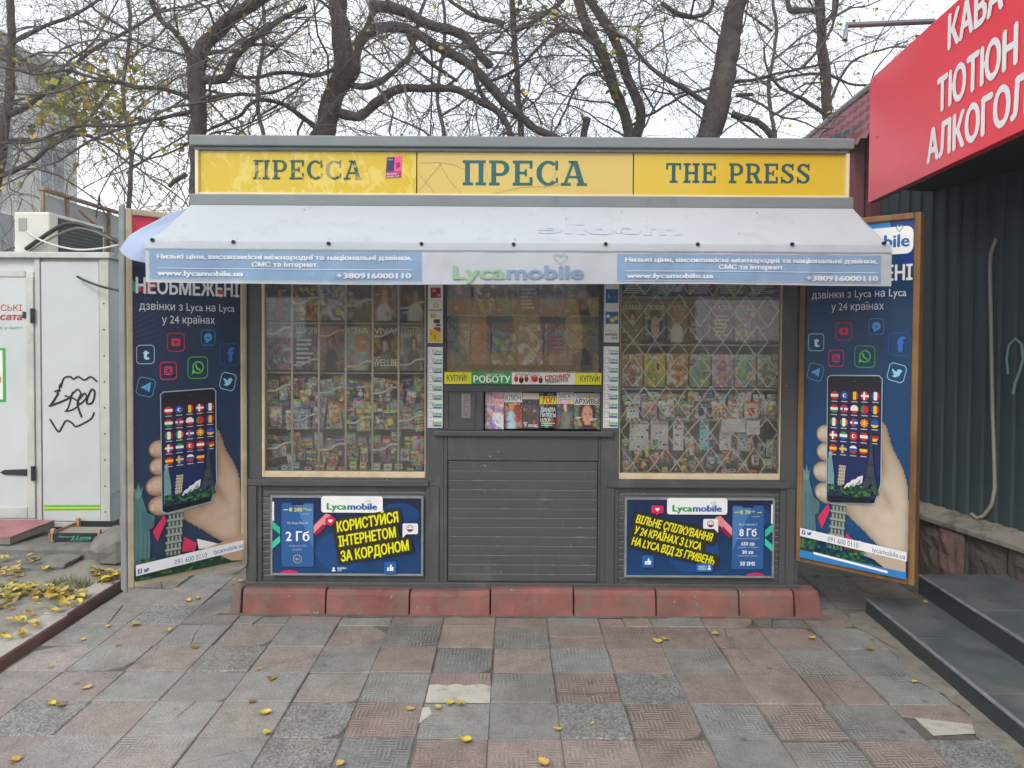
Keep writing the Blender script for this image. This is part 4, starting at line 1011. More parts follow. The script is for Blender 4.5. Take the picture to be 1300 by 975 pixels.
for s in (.02, .98):
    m = MB(); m.tube([(ax0f+(ax1f-ax0f)*s, AY1+.02, azf-.02), (ax0b+(ax1b-ax0b)*s, WY0, azf-.16)], .01, 6); m.build('arm', M_STEEL, aw_root)

# ---------------------------------------------------------------- advertising leaves hinged at both sides
NAVY = c('#13265c')
mix = lambda a, b, t: tuple(a[i]*(1-t)+b[i]*t for i in range(3))+(1,)
def phone_ad(p, left):
    p.grad(0, 0, 100, 60, c('#11466f') if not left else c('#202b44'), c('#11365a') if not left else c('#1e2d4a')); 
    p.k -= 1; p.grad(0, 60, 100, 300, c('#11365a') if not left else c('#1e2d4a'), c('#0e497a') if not left else c('#223956'))
    if left:
        p.P([(0,0),(62,0),(0,34)], c('#d23a50')); p.P([(0,62),(0,52),(12,61)], c('#2fae8e')); p.P([(5,60),(26,44),(32,48),(12,64)], c('#b32650')); p.P([(76,60),(82,57),(86,62),(80,65)], c('#d03a52'))
    else:
        p.rect(0, 0, 100, 5, c('#2f86c8')); p.P([(78,0),(100,0),(100,40),(92,40)], c('#123a85'))
    p.rrect(18, 5, 99, 28, 6, c('#f1f3f5')); p.text('Lyca', 22, 22, 11, c('#35a457'), fit=29, bold=.04); p.text('mobile', 52, 22, 11, c('#2767ae'), fit=44, bold=.04)
    p.line([(87,9.5),(84,6),(85,3.6),(87,5),(89,3.6),(90,6)], .7, c('#5aa3a0'), True)
    for k in range(9): p.line([(1, 76+k*4), (14+k*1.5, 66+k*4+k*.4)], .5, c('#2b4a86'))
    f0 = p.f; ya, yo = 1, (6 if left else -7); p.f = lambda x, y, h: f0(x, y*ya+yo, h)
    p.text('НЕОБМЕЖЕНІ', 3, 57, 13, c('#dfe1e4'), fit=96, bold=.035)
    p.text('дзвінки з Lyca на Lyca', 50, 70.5, 6.8, c('#d3d7dd'), align='c', fit=88); p.text('у 24 країнах', 50, 81.5, 6.8, c('#d3d7dd'), align='c', fit=49)
    yo2 = 8.5 if left else -2; p.f = lambda x, y, h: f0(x, y+yo2, h)
    def ic(x, y, r_, col, a=0): p.ring(x-r_, y-r_, x+r_, y+r_, r_*.42, .7, col)
    r1, r2, cyan, lc = c('#b81f42'), c('#d8305f'), c('#2f77b4'), c('#8fc4dc')
    ic(38, 95, 8, r1); p.rrect(33.8, 91.8, 42.2, 98.2, 1.6, c('#c4263c')); p.P([(36.8,93.2),(40.4,95),(36.8,96.8)], c('#1d2550'))
    ic(68, 91, 7, cyan); p.ell(68, 90.7, 3.9, 3.6, c('#3f9ad6')); p.P([(65.5,93),(66,96),(69,94)], c('#3f9ad6')); p.P([(65.6,92),(67.6,89.6),(68.6,91),(70.4,89.8),(68.4,92.2),(67.4,91)], c('#16407f'))
    ic(11, 105, 8, lc); p.text('t', 8.6, 109, 9.5, c('#bfe3ee'), bold=.06)
    ic(31, 119, 7.6, r2); p.ring(27.4, 115.4, 34.6, 122.6, 1.8, .8, c('#e2477a')); p.circ(31, 119, 2.2, .7, c('#e2477a')); p.ell(33.2, 116.9, .5, .5, c('#e2477a'))
    ic(58, 117, 9.6, c('#4fae3c')); p.circ(58.3, 116.8, 5.4, 1.0, c('#62c552')); p.P([(52.2,122.6),(53.4,118),(56,121)], c('#62c552')); p.line([(56.2,114.6),(57,117.2),(60,119.2)], 1.5, c('#62c552'))
    ic(89, 106, 10, c('#234f97')); p.text('f', 86.5, 112, 13, c('#2d6cc0'), bold=.07)
    def rot(pts, x, y, a): q = R(a); return [(x+px*math.cos(q)-py*math.sin(q), y+px*math.sin(q)+py*math.cos(q)) for px, py in pts]
    sq = lambda r_: [(-r_*.7,-r_),(r_*.7,-r_),(r_,-r_*.7),(r_,r_*.7),(r_*.7,r_),(-r_*.7,r_),(-r_,r_*.7),(-r_,-r_*.7)]
    p.line(rot(sq(7.4), 11, 132, 14), .7, c('#4f97c6'), True); p.P(rot([(-4.6,.3),(4.6,-4),(3,4.4),(.2,2)], 11, 132, 0), c('#5ab0de')); p.P(rot([(-1,1.4),(3,-2.4),(.2,2),(-.6,4)], 11, 132, 0), c('#3a86b8'))
    p.line(rot(sq(7.4), 87, 130, 14), .7, lc, True)
    p.P(rot([(-4.4,-3),(-.6,-.6),(.4,-2.8),(2.6,-3.4),(4.8,-2),(3.6,-.8),(2.6,2.2),(-.6,4.2),(-4.2,3.4),(-1.8,2.2),(-3.6,.8),(-2.4,.4),(-4.4,-.8)], 87, 130, 8), c('#8fd0ee'))
    p.f = (lambda x, y, h: f0(x, min(y*.9+22, 299), h)) if left else (lambda x, y, h: f0(x, y-4.5, h))
    # hand behind the phone
    SK = c('#b99a80') if left else c('#b9a893'); SK2 = c('#a5866b') if left else c('#a3937d'); SK3 = c('#cdb29a') if left else c('#cabca8')
    outl = [Vector(q) for q in ((71,182),(74,176),(77,176),(80,182),(85,197),(93,211),(98,226),(99.6,244),(99.6,266),(99.6,290),(88,292),(72,281),(52,265),(36,254),(28,246),(34,238),(52,236),(64,232),(70,224),(75,214),(73,198))]
    outl = smooth(outl+[outl[0]], 3); segs = list(zip(outl, outl[1:]))
    def inside(x, y):
        r_ = False
        for a_, b_ in segs:
            if (a_.y > y) != (b_.y > y) and x < a_.x+(y-a_.y)/(b_.y-a_.y)*(b_.x-a_.x): r_ = not r_
        return r_
    def edge(x, y):
        q = Vector((x, y)); best = 99
        for a_, b_ in segs:
            d_ = b_-a_; t_ = max(0, min(1, (q-a_).dot(d_)/max(d_.dot(d_), 1e-6))); best = min(best, (q-a_-d_*t_).length)
        return best
    DK = mix(SK2, (.08,.045,.03,1), .5); LT = mix(SK3, (.9,.82,.72,1), .25); vc = {}
    def hcol(x, y):
        k_ = (round(x*4), round(y*4))
        if k_ not in vc:
            d_ = edge(x, y) if inside(x, y) else 0; t_ = min(1, d_/9)**.55
            c_ = mix(DK, SK, t_); lit = max(0, min(1, (x-66+.35*(y-230))/34)); c_ = mix(c_, LT, .75*lit*t_)
            cr = math.exp(-((x-70-(y-222)*.55)**2)/14)*max(0, 1-abs(y-240)/26); c_ = mix(c_, DK, .45*cr)
            cr = math.exp(-((y-262+(x-60)*.25)**2)/60)*max(0, 1-abs(x-66)/30); c_ = mix(c_, LT, .35*cr)
            vc[k_] = mix(c_, DK, .12*(1+mnoise.noise(Vector((x*.12, y*.12, 0)))))
        return vc[k_]
    g_ = 1.25
    for iy in range(int(173/g_), int(294/g_)):
        for ix in range(int(26/g_), int(100/g_)):
            xa, ya = ix*g_, iy*g_
            if inside(xa+g_/2, ya+g_/2): p.poly([(xa, ya), (xa+g_, ya), (xa+g_, ya+g_), (xa, ya+g_)], [hcol(xa, ya), hcol(xa+g_, ya), hcol(xa+g_, ya+g_), hcol(xa, ya+g_)])
    p.k += 1
    for k, (x, y, ww, hh, a) in enumerate(((22,190,9,8.5,4),(23,206,9.5,8.5,0),(21,224,11,9.5,-6),(24,243,12,9.5,12))):
        for q in range(7): t = q/6; p.ell(x-1.3*t, y-1.4*t, ww*(1-.62*t), hh*(1-.66*t), mix(mix(SK2, (.1,.06,.045,1), .45), SK3, t**.7), rot=a, n=22)
        p.ell(x-ww*.62, y+.6, ww*.22, hh*.40, mix(SK3, SK2, .35), rot=a); p.ell(x-ww*.66, y+.4, ww*.15, hh*.30, SK3, rot=a)
    # statue-like figure and leaning tower, foreground
    p.P([(0,232),(4,226),(7,233),(9,240),(12,252),(14,276),(13,300),(0,300)], c('#54787e')); p.ell(3.6, 229, 3.2, 4.6, c('#6b9092')); p.P([(0,222),(2,226),(4,219),(5.5,226),(8,222),(7,228),(0,228)], c('#5d8286'))
    for x in (3, 7, 10.5): p.line([(x, 244), (x+1, 270), (x, 292)], .8, c('#3f6269'))
    p.P([(8,246),(18,252),(17,262),(9,266)], c('#486c73'))
    p.P([(16,266),(26,252),(28,258),(20,276)], c('#cf2f5a')); p.P([(44,276),(56,284),(54,292),(42,290)], c('#cf2f5a')); p.P([(56,280),(80,290),(80,296),(58,292)], c('#e6e6e6'))
    def tower(x, y, ww, hh, n, dk, lt, lean):
        for k in range(n):
            y0_, y1_ = y-hh*(k+1)/n, y-hh*k/n; xo = lean*(k/n)
            p.poly([(x-ww+xo, y0_), (x+ww+xo, y0_), (x+ww+xo, y1_), (x-ww+xo, y1_)], dk)
        p.k += 1
        for k in range(n):
            y0_, y1_ = y-hh*(k+1)/n, y-hh*k/n; xo = lean*(k/n)
            p.poly([(x-ww-.4+xo, y0_), (x+ww+.4+xo, y0_), (x+ww+.4+xo, y0_+(y1_-y0_)*.3), (x-ww-.4+xo, y0_+(y1_-y0_)*.3)], lt)
            for q in range(4): xx = x-ww+xo+ww*2*(q+.3)/4; p.poly([(xx, y0_+(y1_-y0_)*.42), (xx+ww*.24, y0_+(y1_-y0_)*.42), (xx+ww*.24, y1_-.2), (xx, y1_-.2)], lt)
        p.k += 1
    tower(34, 292, 7, 42, 6, c('#3f4642'), c('#97a298'), 3)
    # the phone
    p.P([(23,139),(26,136.5),(72,135),(75,138),(75.5,228),(70,247),(28,252),(24,249)], c('#9fb4c6')); p.P([(23.8,139.4),(26.5,137.4),(71.8,136),(74.2,138.4),(74.6,228),(69.4,245.6),(28.2,250.6),(24.7,248)], c('#17171d'))
    p.poly([(25.4,146),(73.4,145),(73.6,228),(68.6,242),(25.6,245)], [c('#241628'),c('#241628'),c('#0e2c66'),c('#0e2c66'),c('#0e2c66')]); p.k += 1
    p.ell(50, 141, 1.2, .7, c('#3a3a44'))
    rw, wh, yl, gr, bl, og = c('#c8252e'), c('#ecebe8'), c('#e8c32a'), c('#2d9447'), c('#2450a4'), c('#d9791c')
    fl = [('h',rw,wh,rw),('c',bl,wh,rw),('v',c('#1d1b1b'),yl,rw),('x',rw,wh,wh),('v',bl,wh,rw),
          ('h',rw,wh,gr),('x',rw,bl,wh),('h',wh,wh,rw),('v',gr,rw,rw),('v',bl,yl,rw),
          ('v',gr,wh,rw),('v',gr,wh,og),('x',bl,rw,wh),('s',rw,yl,yl),('h',bl,bl,yl),
          ('x',rw,wh,wh),('h',gr,wh,bl),('c',rw,wh,wh),('h',rw,wh,rw),('h',c('#1d1b1b'),rw,yl),
          ('h',rw,yl,rw),('x',bl,yl,yl),('h',wh,bl,rw),('h',c('#1d1b1b'),yl,rw)]
    for k, (t, a, b, d) in enumerate(fl):
        x, y, r_ = 30.5+(k % 5)*9.6, 154.5+(k//5)*11.8-(k % 5)*.3, 3.7
        n = 16; cir = [(x+r_*math.cos(2*math.pi*i/n), y+r_*math.sin(2*math.pi*i/n)) for i in range(n)]
        def clip(lo, hi, ax, col):
            pts = []
            for q in cir: pts.append((min(max(q[0], x+lo), x+hi), q[1]) if ax == 0 else (q[0], min(max(q[1], y+lo), y+hi)))
            p.poly(pts, col)
        if t == 'h':
            p.P(cir, b); clip(-r_, -r_*.33, 1, a); clip(r_*.33, r_, 1, d); p.k += 1
        elif t == 'v':
            p.P(cir, b); clip(-r_, -r_*.4, 0, a); clip(r_*.4, r_, 0, d); p.k += 1
        elif t == 'x':
            p.P(cir, a); clip(-.9, .9, 1, d); p.k += 1; clip(-1.5, .1, 0, b); p.k += 1
        elif t == 's':
            p.P(cir, a)
            for q in range(4): p.line([(x-r_*.9*math.cos(q*.785), y-r_*.9*math.sin(q*.785)), (x+r_*.9*math.cos(q*.785), y+r_*.9*math.sin(q*.785))], .9, b)
        else:
            p.P(cir, a); p.ell(x, y, 1.7, 1.7, b); p.ell(x+.5, y, 1.1, 1.1, a)
        p.rect(x-2.9, y+4.9, x+2.9, y+5.7, c('#b9bcc6'))
    # landmarks on the screen, wood along its foot
    p.P([(25.6,212),(28,205),(30,212),(32,226),(32,240),(25.6,241)], c('#6d979e')); p.ell(28, 207, 1.9, 2.6, c('#83a9ac'))
    tower(38.5, 234, 3.0, 18, 6, c('#6a655a'), c('#c7bda6'), 1.6)
    for x, y, s in ((46,234,5),(51,232,7),(57,229,8)): p.P([(x-s,y+2),(x-s*.3,y-s*.6),(x+s*.3,y-s*.8),(x+s*.2,y),(x-s*.2,y+2.4)], c('#d8dad8')); p.P([(x-s*.6,y+2.2),(x,y-s*.4),(x+.2,y+1.6)], c('#8d949c'))
    ei = c('#38404e'); p.P([(66,182),(67,182),(67.8,204),(70,222),(74,238),(70.5,238),(66.5,228),(62,238),(57.5,238),(62,222),(65,204)], ei); p.rect(63.5, 212, 69.5, 213.6, c('#262c38')); p.rect(61, 223, 72, 224.6, c('#262c38'))
    rr = random.Random(4)
    for k in range(60):
        x = rr.uniform(26.5, 71); y = 238+rr.uniform(-3.5, 5)-(x-26)*.06
        if y < 246-(x-26)*.1: p.ell(x, y, rr.uniform(1.4,2.6), rr.uniform(.9,1.6), c(rr.choice(['#1f4a2c','#2d6137','#173821','#3b7242'])), n=7)
    p.P([(25.4,246.2),(68.4,242.6),(67.5,245.2),(28.4,249.6),(25.8,248.6)], c('#14151a'))
    p.f = f0
    # lower band
    p.rect(0, 291, 100, 300, c('#1b3a2a'))
    for k in range(110):
        x, y = rr.uniform(1.5, 80), rr.uniform(283, 299)
        if not (x > 62 and y < 290): p.ell(x, y, rr.uniform(1.2,1.5)+.6, rr.uniform(.9,1.5), c(rr.choice(['#1d4a2a','#2c6236','#12321c','#3c7a44','#255a30'])), n=7)
    p.P([(62,283),(99.4,276),(99.4,299.5),(88,298)], SK)
    p.P([(0,286),(100,281.5),(100,290),(0,295)] if left else [(0,273),(100,277),(100,284.8),(0,280.4)], c('#e4e6ea'))
    if left:
        p.text('091 600 0110', 34, 292, 4.6, c('#2f4a86'), fit=30, rot=2.4); p.text('lycamobile.ua', 71, 289.4, 4.4, c('#2f4a86'), fit=28.5, rot=2.4)
        fx, fy = 1.5, 293.5
    else:
        p.text('091 600 0110', 28, 280.3, 4.6, c('#2f4a86'), fit=29, rot=-2.2); p.text('lycamobile.ua', 70, 282.2, 4.4, c('#2f4a86'), fit=29, rot=-2.2)
        p.P([(0,293),(100,294),(100,300),(0,300)], c('#2d7fc4')); p.P([(14,292.5),(84,296),(84,298),(14,294.6)], c('#eef0f2'))
        fx, fy = 2, 278.6
    p.rect(fx, fy-4, fx+3.6, fy, c('#2c4f96')); p.text('f', fx+1.1, fy-.3, 3.4, c('#e4e6ea'), bold=.05)
    p.P([(fx+5.5,fy-3.4),(fx+7.4,fy-2.4),(fx+8,fy-3.6),(fx+10,fy-3.4),(fx+9.4,fy-1.4),(fx+7.4,fy-.2),(fx+5.4,fy-.6)], c('#2a72b4'))

def leaf(left):
    if left: Np, Fp = (at(160, 500, 4.02).x, 4.02), (at(312.8, 500, 4.47).x, 4.47)
    else: Np, Fp = (at(1166, 500, 4.02).x, 4.02), (at(1014, 500, 4.47).x, 4.47)
    zt_, zb_ = kz(267 if left else 266, 4.02), kz(750 if left else 741, 4.02)
    A, B = (Np, Fp) if left else (Fp, Np)
    A, B = Vector((*A, 0)), Vector((*B, 0)); D = (B-A); Ln = D.length; D.normalize()
    N = Vector((D.y, -D.x, 0)).normalized()           # towards the street
    if N.y > 0: N = -N
    o = root('advertising_leaf', ((A.x+B.x)/2, (A.y+B.y)/2, zb_), None, None); o.parent = kiosk; o.location = o.location-ORIG[kiosk.name]
    o['label'] = ('left' if left else 'right')+' advertising leaf with a hand holding a phone, in '+('pale cream frame' if left else 'brown wooden frame')
    FM = mat('pale_leaf_frame', c('#b3a98e'), rough=.6, var=.15, vs_=9, dirt=c('#8b8273'), ds=8, dz=.4, dth=.55, bump=.15) if left else mat('brown_wood_frame', c('#86643c'), rough=.5, var=.2, vs_=8, dirt=c('#5f4526'), ds=6, dz=.15, dth=.52, bump=.15)
    fw, th = .034, .062
    f = MB(); zv = Vector((0,0,1))
    def beam(s0, s1, z0, z1): f.obox(A+D*s0+zv*z0-N*th, D*(s1-s0), N*(th+.012), zv*(z1-z0))
    beam(0, fw, zb_, zt_); beam(Ln-fw, Ln, zb_, zt_); beam(fw, Ln-fw, zb_, zb_+fw); beam(fw, Ln-fw, zt_-fw, zt_)
    f.build('frame', FM, o, bevel=.006)
    k = MB(); k.obox(A+D*fw+zv*(zb_+fw)-N*th*.9, D*(Ln-2*fw), N*th*.82, zv*(zt_-zb_-2*fw)); k.build('backing', M_STEEL, o)
    m = MB(); L2 = Ln-2*fw; H2 = zt_-zb_-2*fw
    f_ = lambda x, y, h: A+D*(fw+L2*x/100)+zv*(zt_-fw-H2*y/300)-N*(.004-h)
    p = Print(m, f_, eps=.00010); phone_ad(p, left); m.build('poster', PRINT, o)
    if left:      # weathered steel upright with flaking red paint on the street edge
        q = MB(); q.obox(A-D*.013+zv*(zb_-.02)-N*.07, D*.012, N*.083, zv*(zt_-zb_+.04)); q.build('edge_post', mat('flaking_steel_paint', c('#7f8183'), rough=.6, var=.15, vs_=9, dirt=c('#8c3a40'), ds=9, dz=.35, dth=.6, streak=.8), o, bevel=.004)
    for z in (zb_+.3, zt_-.5):
        q = MB(); e = B if left else A; q.tube([e-N*.02+zv*z, e-N*.02+zv*(z+.09)], .012, 8); q.build('hinge', M_BLACK, o)
leaf(True); leaf(False)

# ---------------------------------------------------------------- lower advertisements
def lower_ad(left):
    u0, u1, v0, v1 = (343, 538, 631, 732) if left else (795, 986, 631, 732)
    y = WY0-.016; x0, x1, z1, z0 = kx(u0, y), kx(u1, y), kz(v0, y), kz(v1, y)
    o = root('advert_panel', ((x0+x1)/2, y, z0), None, None); o.parent = kiosk; o.location = o.location-ORIG[kiosk.name]
    o['label'] = 'blue advert panel with yellow slanted words, under the '+('left barred window' if left else 'right mesh window')
    f = MB(); fw = .012
    for a in ((x0, x0+fw, z0, z1), (x1-fw, x1, z0, z1), (x0+fw, x1-fw, z0, z0+fw), (x0+fw, x1-fw, z1-fw, z1)): f.box(a[0], a[1], y-.003, y+.03, a[2], a[3])
    f.build('frame', mat('grey_ad_frame', c('#85888a'), rough=.5, var=.15, vs_=20), o, bevel=.002)
    m = MB(); xa, xb, za, zb = x0+fw, x1-fw, z0+fw, z1-fw
    p = Print(m, lambda x, yy, h: Vector((xa+(xb-xa)*x/194, y+.004-h, zb+(za-zb)*yy/99)), eps=.00022)
    BL0, BL1 = c('#124070'), c('#112c50')
    p.poly([(0,0),(194,0),(194,99),(0,99)], [BL1, c('#1b2038'), BL0, BL0]); p.up()
    p.ell(90, 70, 34, 26, c('#1a4680')); p.ell(165, 22, 26, 16, c('#183f76'))
    fx = (lambda x: x) if left else (lambda x: 194-x)
    def PP(pts, col): p.P([(fx(a), b) for a, b in pts], col)
    for k in range(12): p.line([(fx(2), 6+k*5), (fx(12), 1+k*5)], .5, c('#1d5a9e'))
    for k in range(8): p.line([(fx(70+k*4), 98), (fx(86+k*4), 78)], .5, c('#2a62ae'))
    PP([(0,5),(2.2,5),(2.2,30),(0,30)], c('#e6e9ee')); PP([(0,30),(10,39),(10,48),(0,40)], c('#2fb795')); PP([(0,58),(10,49),(10,58),(0,67)], c('#38c6a0'))
    p.ell(fx(22), 99.0, 12, 4.5, c('#c32f6e'), a0=180, a1=360)
    PP([(54,36),(70,20),(76,22),(78,28),(54,46)], c('#e48a92')) ; PP([(54,46),(66,34),(70,38),(58,49)], c('#8c1f3f'))
    # phone card
    xL = 12 if left else 140; xR = 54 if left else 182
    p.rrect(xL, 6.5, xR, 90, 3, c('#2b5c98')); p.P([(xL+18, 8), (xR-1, 8), (xR-1, 66)] if left else [(xL+1, 8), (xR-16, 8), (xL+1, 66)], c('#4a79ae')); p.rrect(xL+13, 6.5, xR-13, 9.4, 1, c('#10224f'))
    xc = (xL+xR)/2; W_, Y_ = c('#eef0f4'), c('#d9dc52')
    p.line([(xL+3, 15.5), (xL+8.5, 15.5)], .9, W_ if left else Y_); p.line([(xR-8.5, 15.5), (xR-3, 15.5)], .9, Y_)
    p.text('₴ 200' if left else '₴ 70', xL+10, 17.6, 5, Y_, fit=17 if left else 14, bold=.03); p.text('00', xL+28 if left else xL+25, 15.4, 2.6, Y_, fit=5); p.text('на 28 днів' if left else '28 днів', xR-6, 21.6, 1.8, c('#b9c8de'), align='r', fit=9)
    if left:
        p.text('EU Data Plan M', xc, 34, 3, c('#cfdaea'), align='c', fit=26); p.text('2 Гб', xc, 56, 12.5, W_, align='c', fit=31, bold=.03)
        p.text('інтернету в ЄС', xc, 63.5, 2.4, c('#b9c8de'), align='c', fit=22); p.text('роумінг', xc, 68.5, 2.4, c('#b9c8de'), align='c', fit=13)
        for k in range(12): a = k*math.pi/6; p.ell(xc+5.2*math.cos(a), 79.5+5.2*math.sin(a), .75, .75, Y_, n=6)
        p.text('EU', xc, 81, 3, c('#dfe4ee'), align='c', fit=4.6)
    else:
        p.text('Всі в одному S', xc, 32.5, 3, c('#cfdaea'), align='c', fit=24); p.text('8 Гб', xc, 46.5, 9.8, W_, align='c', fit=23, bold=.03); p.text('мобільного інтернету', xc, 50.5, 2.2, c('#b9c8de'), align='c', fit=30)
        p.text('650 хв', xc, 58.6, 4.8, W_, align='c', fit=18, bold=.03); p.text('дзвінків по Україні', xc, 62, 2, c('#b9c8de'), align='c', fit=27)
        p.text('30 хв', xc, 69.6, 4.8, W_, align='c', fit=15, bold=.03); p.text('міжнародних дзвінків', xc, 73, 2, c('#b9c8de'), align='c', fit=26)
        p.text('50 SMS', xc, 85, 5.4, W_, align='c', fit=20, bold=.03)
    # name tab
    t0 = 64 if left else 53
    p.rrect(t0, -3, t0+80, 18.5, 3.5, c('#e9ebee')); p.rect(t0, 0, t0+80, 4, c('#e9ebee'))
    p.text('Lyca', t0+7, 14.5, 8.6, c('#239645'), fit=26.5, bold=.05); p.text('mobile', t0+34, 14.5, 8.6, c('#1d5aa6'), fit=39, bold=.05)
    p.line([(t0+61.5,5.6),(t0+58.5,3.4),(t0+59.5,1.6),(t0+61.5,2.8),(t0+63.5,1.6),(t0+64.5,3.4)], .5, c('#7fa6ac'), True)
    # slogan on dark olive slabs
    OL, YE = c('#2f2d18'), c('#e4e01c')
    if left:
        rows_ = (('КОРИСТУЙСЯ', 85, 44, 81, 13.5), ('ІНТЕРНЕТОМ', 87, 63, 76, 13.5), ('ЗА КОРДОНОМ', 90, 82.5, 90, 13.5)); rt = 10
    else:
        rows_ = (('ВІЛЬНЕ СПІЛКУВАННЯ', 11, 29, 104, 10.5), ('У 24 КРАЇНАХ З LYCA', 8.5, 43.5, 92, 10.5), ('НА LYCA ВІД 25 ГРИВЕНЬ', 5.5, 58, 113, 10.5)); rt = -13.5
    q = R(-rt)
    for t, x, y_, w_, h_ in rows_:
        def T(a, b): return (x+a*math.cos(q)-b*math.sin(q), y_+a*math.sin(q)+b*math.cos(q))
        p.P([T(-4, 3.5), T(w_+5, 3.5), T(w_+5, -h_-3.5), T(-4, -h_-3.5)], OL)
    for t, x, y_, w_, h_ in rows_: p.text(t, x, y_, h_, YE, fit=w_, rot=rt, bold=.045, shear=.08)
    # little icons
    if left:
        p.P([(69,27),(76,22),(83,27),(77,36),(69,33)], c('#d3265c')); hx_, hy_ = 76, 29
        p.rrect(170, 32, 190, 46, 2, c('#e6e6ea')); p.P([(170,44),(170,51),(176,45)], c('#e6e6ea')); p.circ(179.5, 38.5, 4.6, .8, c('#8b3a5c')); p.P([(176,39.5),(183,39.5),(181.5,42.2),(177.5,42.2)], c('#7a1f4a')); p.ell(177.8,37,.7,.7,c('#8b3a5c')); p.ell(181.2,37,.7,.7,c('#8b3a5c'))
        tx, ty = 154, 90; ux = 83
    else:
        p.rrect(32, 7, 48, 17, 1.6, c('#d3265c')); p.P([(38,16.8),(42,16.8),(39,20)], c('#d3265c')); hx_, hy_ = 40, 11.6
        p.rrect(101, 24, 121, 37, 2, c('#e6e6ea')); p.P([(115,36.6),(121,36),(121,42)], c('#e6e6ea')); p.circ(111, 30.4, 4.6, .8, c('#8b3a5c')); p.P([(107.5,31.4),(114.5,31.4),(113,34.2),(109,34.2)], c('#7a1f4a')); p.ell(109.4,29,.7,.7,c('#8b3a5c')); p.ell(112.6,29,.7,.7,c('#8b3a5c'))
        tx, ty = 28, 80; ux = 100
    p.P([(hx_,hy_+3),(hx_-3,hy_-.2),(hx_-1.8,hy_-2),(hx_,hy_-1),(hx_+1.8,hy_-2),(hx_+3,hy_-.2)], c('#f3eef0'))
    p.rrect(tx-8, ty-8, tx+8, ty+8, 2, c('#245ca8')); p.rect(tx-4, ty-.5, tx-1.6, ty+4, c('#e8edf4')); p.P([(tx-1,ty+4),(tx-1,ty-.5),(tx+.6,ty-4.6),(tx+2,ty-4),(tx+1.8,ty-1),(tx+4.6,ty-1),(tx+4,ty+4)], c('#e8edf4'))
    if left: p.ell(80.5, 91, 1.5, 1.5, c('#e8edf4')); p.rect(78.2, 93, 82.8, 95, c('#e8edf4')); p.text('НАДІЙНО', 85, 92, 2.2, c('#dfe7f2'), fit=12, bold=.03); p.text('ТУТ', 85, 95, 2.2, c('#dfe7f2'), fit=6, bold=.03)
    else: p.rrect(92, 82, 114, 93, 2.5, c('#1f6bb4')); p.text('НАДІЙНО', 95, 87.4, 2.2, c('#dfe7f2'), fit=11, bold=.03); p.text('ЗВ’ЯЗОК', 95, 90.6, 2.2, c('#dfe7f2'), fit=11, bold=.03); p.ell(109.5, 85.6, 1.3, 1.3, c('#e8edf4')); p.rect(107.6, 87.4, 111.4, 90.6, c('#e8edf4'))
    m.build('print', PRINT, o)
    q_ = MB()
lower_ad(True); lower_ad(False)

# ---------------------------------------------------------------- red kerbstones round the foot
M_KS = mat('worn_red_paint', c('#855650'), rough=.88, var=.3, vs_=6, dirt=c('#716560'), ds=8, dz=1, dth=.47, streak=.85, bump=.6, bs=30, chips=c('#a2928b'), cs=28, cth=.685)
def kerbstone(name, x0, x1, drop, label, y=4.385, yaw=0, tilt=0.0):
    m = MB(); L_ = x1-x0; h = .15; q = math.tan(tilt)*L_
    m.prism([(x0, y, -.02), (x0, y+.018, h-.025+q), (x0, y+.035, h+q), (x0, y+.12, h+q), (x0, y+.12, -.02)], (L_, 0, -q) if False else (L_, 0, 0))
    for i in range(5, 10): pass
    m.v = [Vector((p.x, p.y, p.z-drop+(tilt*(p.x-x0) if p.z > 0 else 0))) for p in m.v]
    return m.build(name, M_KS, None, org=((x0+x1)/2, y+.06, 0), bevel=.006, seg=2, label=label, cat='kerbstone', group='red painted kerbstones round the kiosk base')
uj = [306.5, 413, 519.5, 622.5, 728.5, 833.5, 939, 1009]
kl = ['red kerbstone under the left advert panel, with white paint runs', 'red kerbstone under the right half of the left advert panel', 'sunken tilted red kerbstone left of the counter panel middle',
      'red kerbstone under the middle of the slatted counter panel', 'red kerbstone from the counter panel to the right advert panel', 'red kerbstone under the left half of the right advert panel', 'red kerbstone under the right end of the right advert panel']
dr = [.002, .004, .024, .004, .0, .0, .0]; tl_ = [0, -.004, .016, .014, .0, 0, 0]
for k in range(7):
    kerbstone('kerbstone', at(uj[k]+.9, 770, 4.39).x, at(uj[k+1]-.9, 770, 4.39).x, dr[k], kl[k], tilt=tl_[k])
# end stones, cut on the skew
m = MB(); xa = at(306, 770, 4.4).x; m.prism([(xa-.075, 4.385, -.02), (xa-.004, 4.385, -.02), (xa-.004, 4.42, .148), (xa-.045, 4.42, .148)], (0, .12, 0)); m.prism
m.build('kerbstone', mat('grey_worn_kerb', c('#75615c'), rough=.85, var=.2, vs_=7, bump=.4, bs=40), None, org=(xa-.03, 4.44, 0), bevel=.008, label='narrow grey-brown end kerbstone at the left corner of the kiosk base', cat='kerbstone', group='red painted kerbstones round the kiosk base')
m = MB(); xa = at(1009.9, 770, 4.4).x; xb = at(1045, 770, 4.4).x; m.prism([(xa, 4.385, -.02), (xb, 4.385, -.02), (xb-.02, 4.42, .15), (xa, 4.42, .15)], (0, .12, 0))
m.build('kerbstone', mat('dull_red_kerb', c('#7f534e'), rough=.85, var=.2, vs_=7, bump=.4, bs=40), None, org=((xa+xb)/2, 4.44, 0), bevel=.01, label='short dark red corner kerbstone at the right end of the kiosk base', cat='kerbstone', group='red painted kerbstones round the kiosk base')
M_BASE = mat('kiosk_base_concrete', c('#55504c'), rough=.95, var=.2, bump=.4, bs=40)
m = MB(); m.box(XL+.03, XR-.03, 4.51, YB, -.02, .125); m.build('base', M_BASE, kiosk)

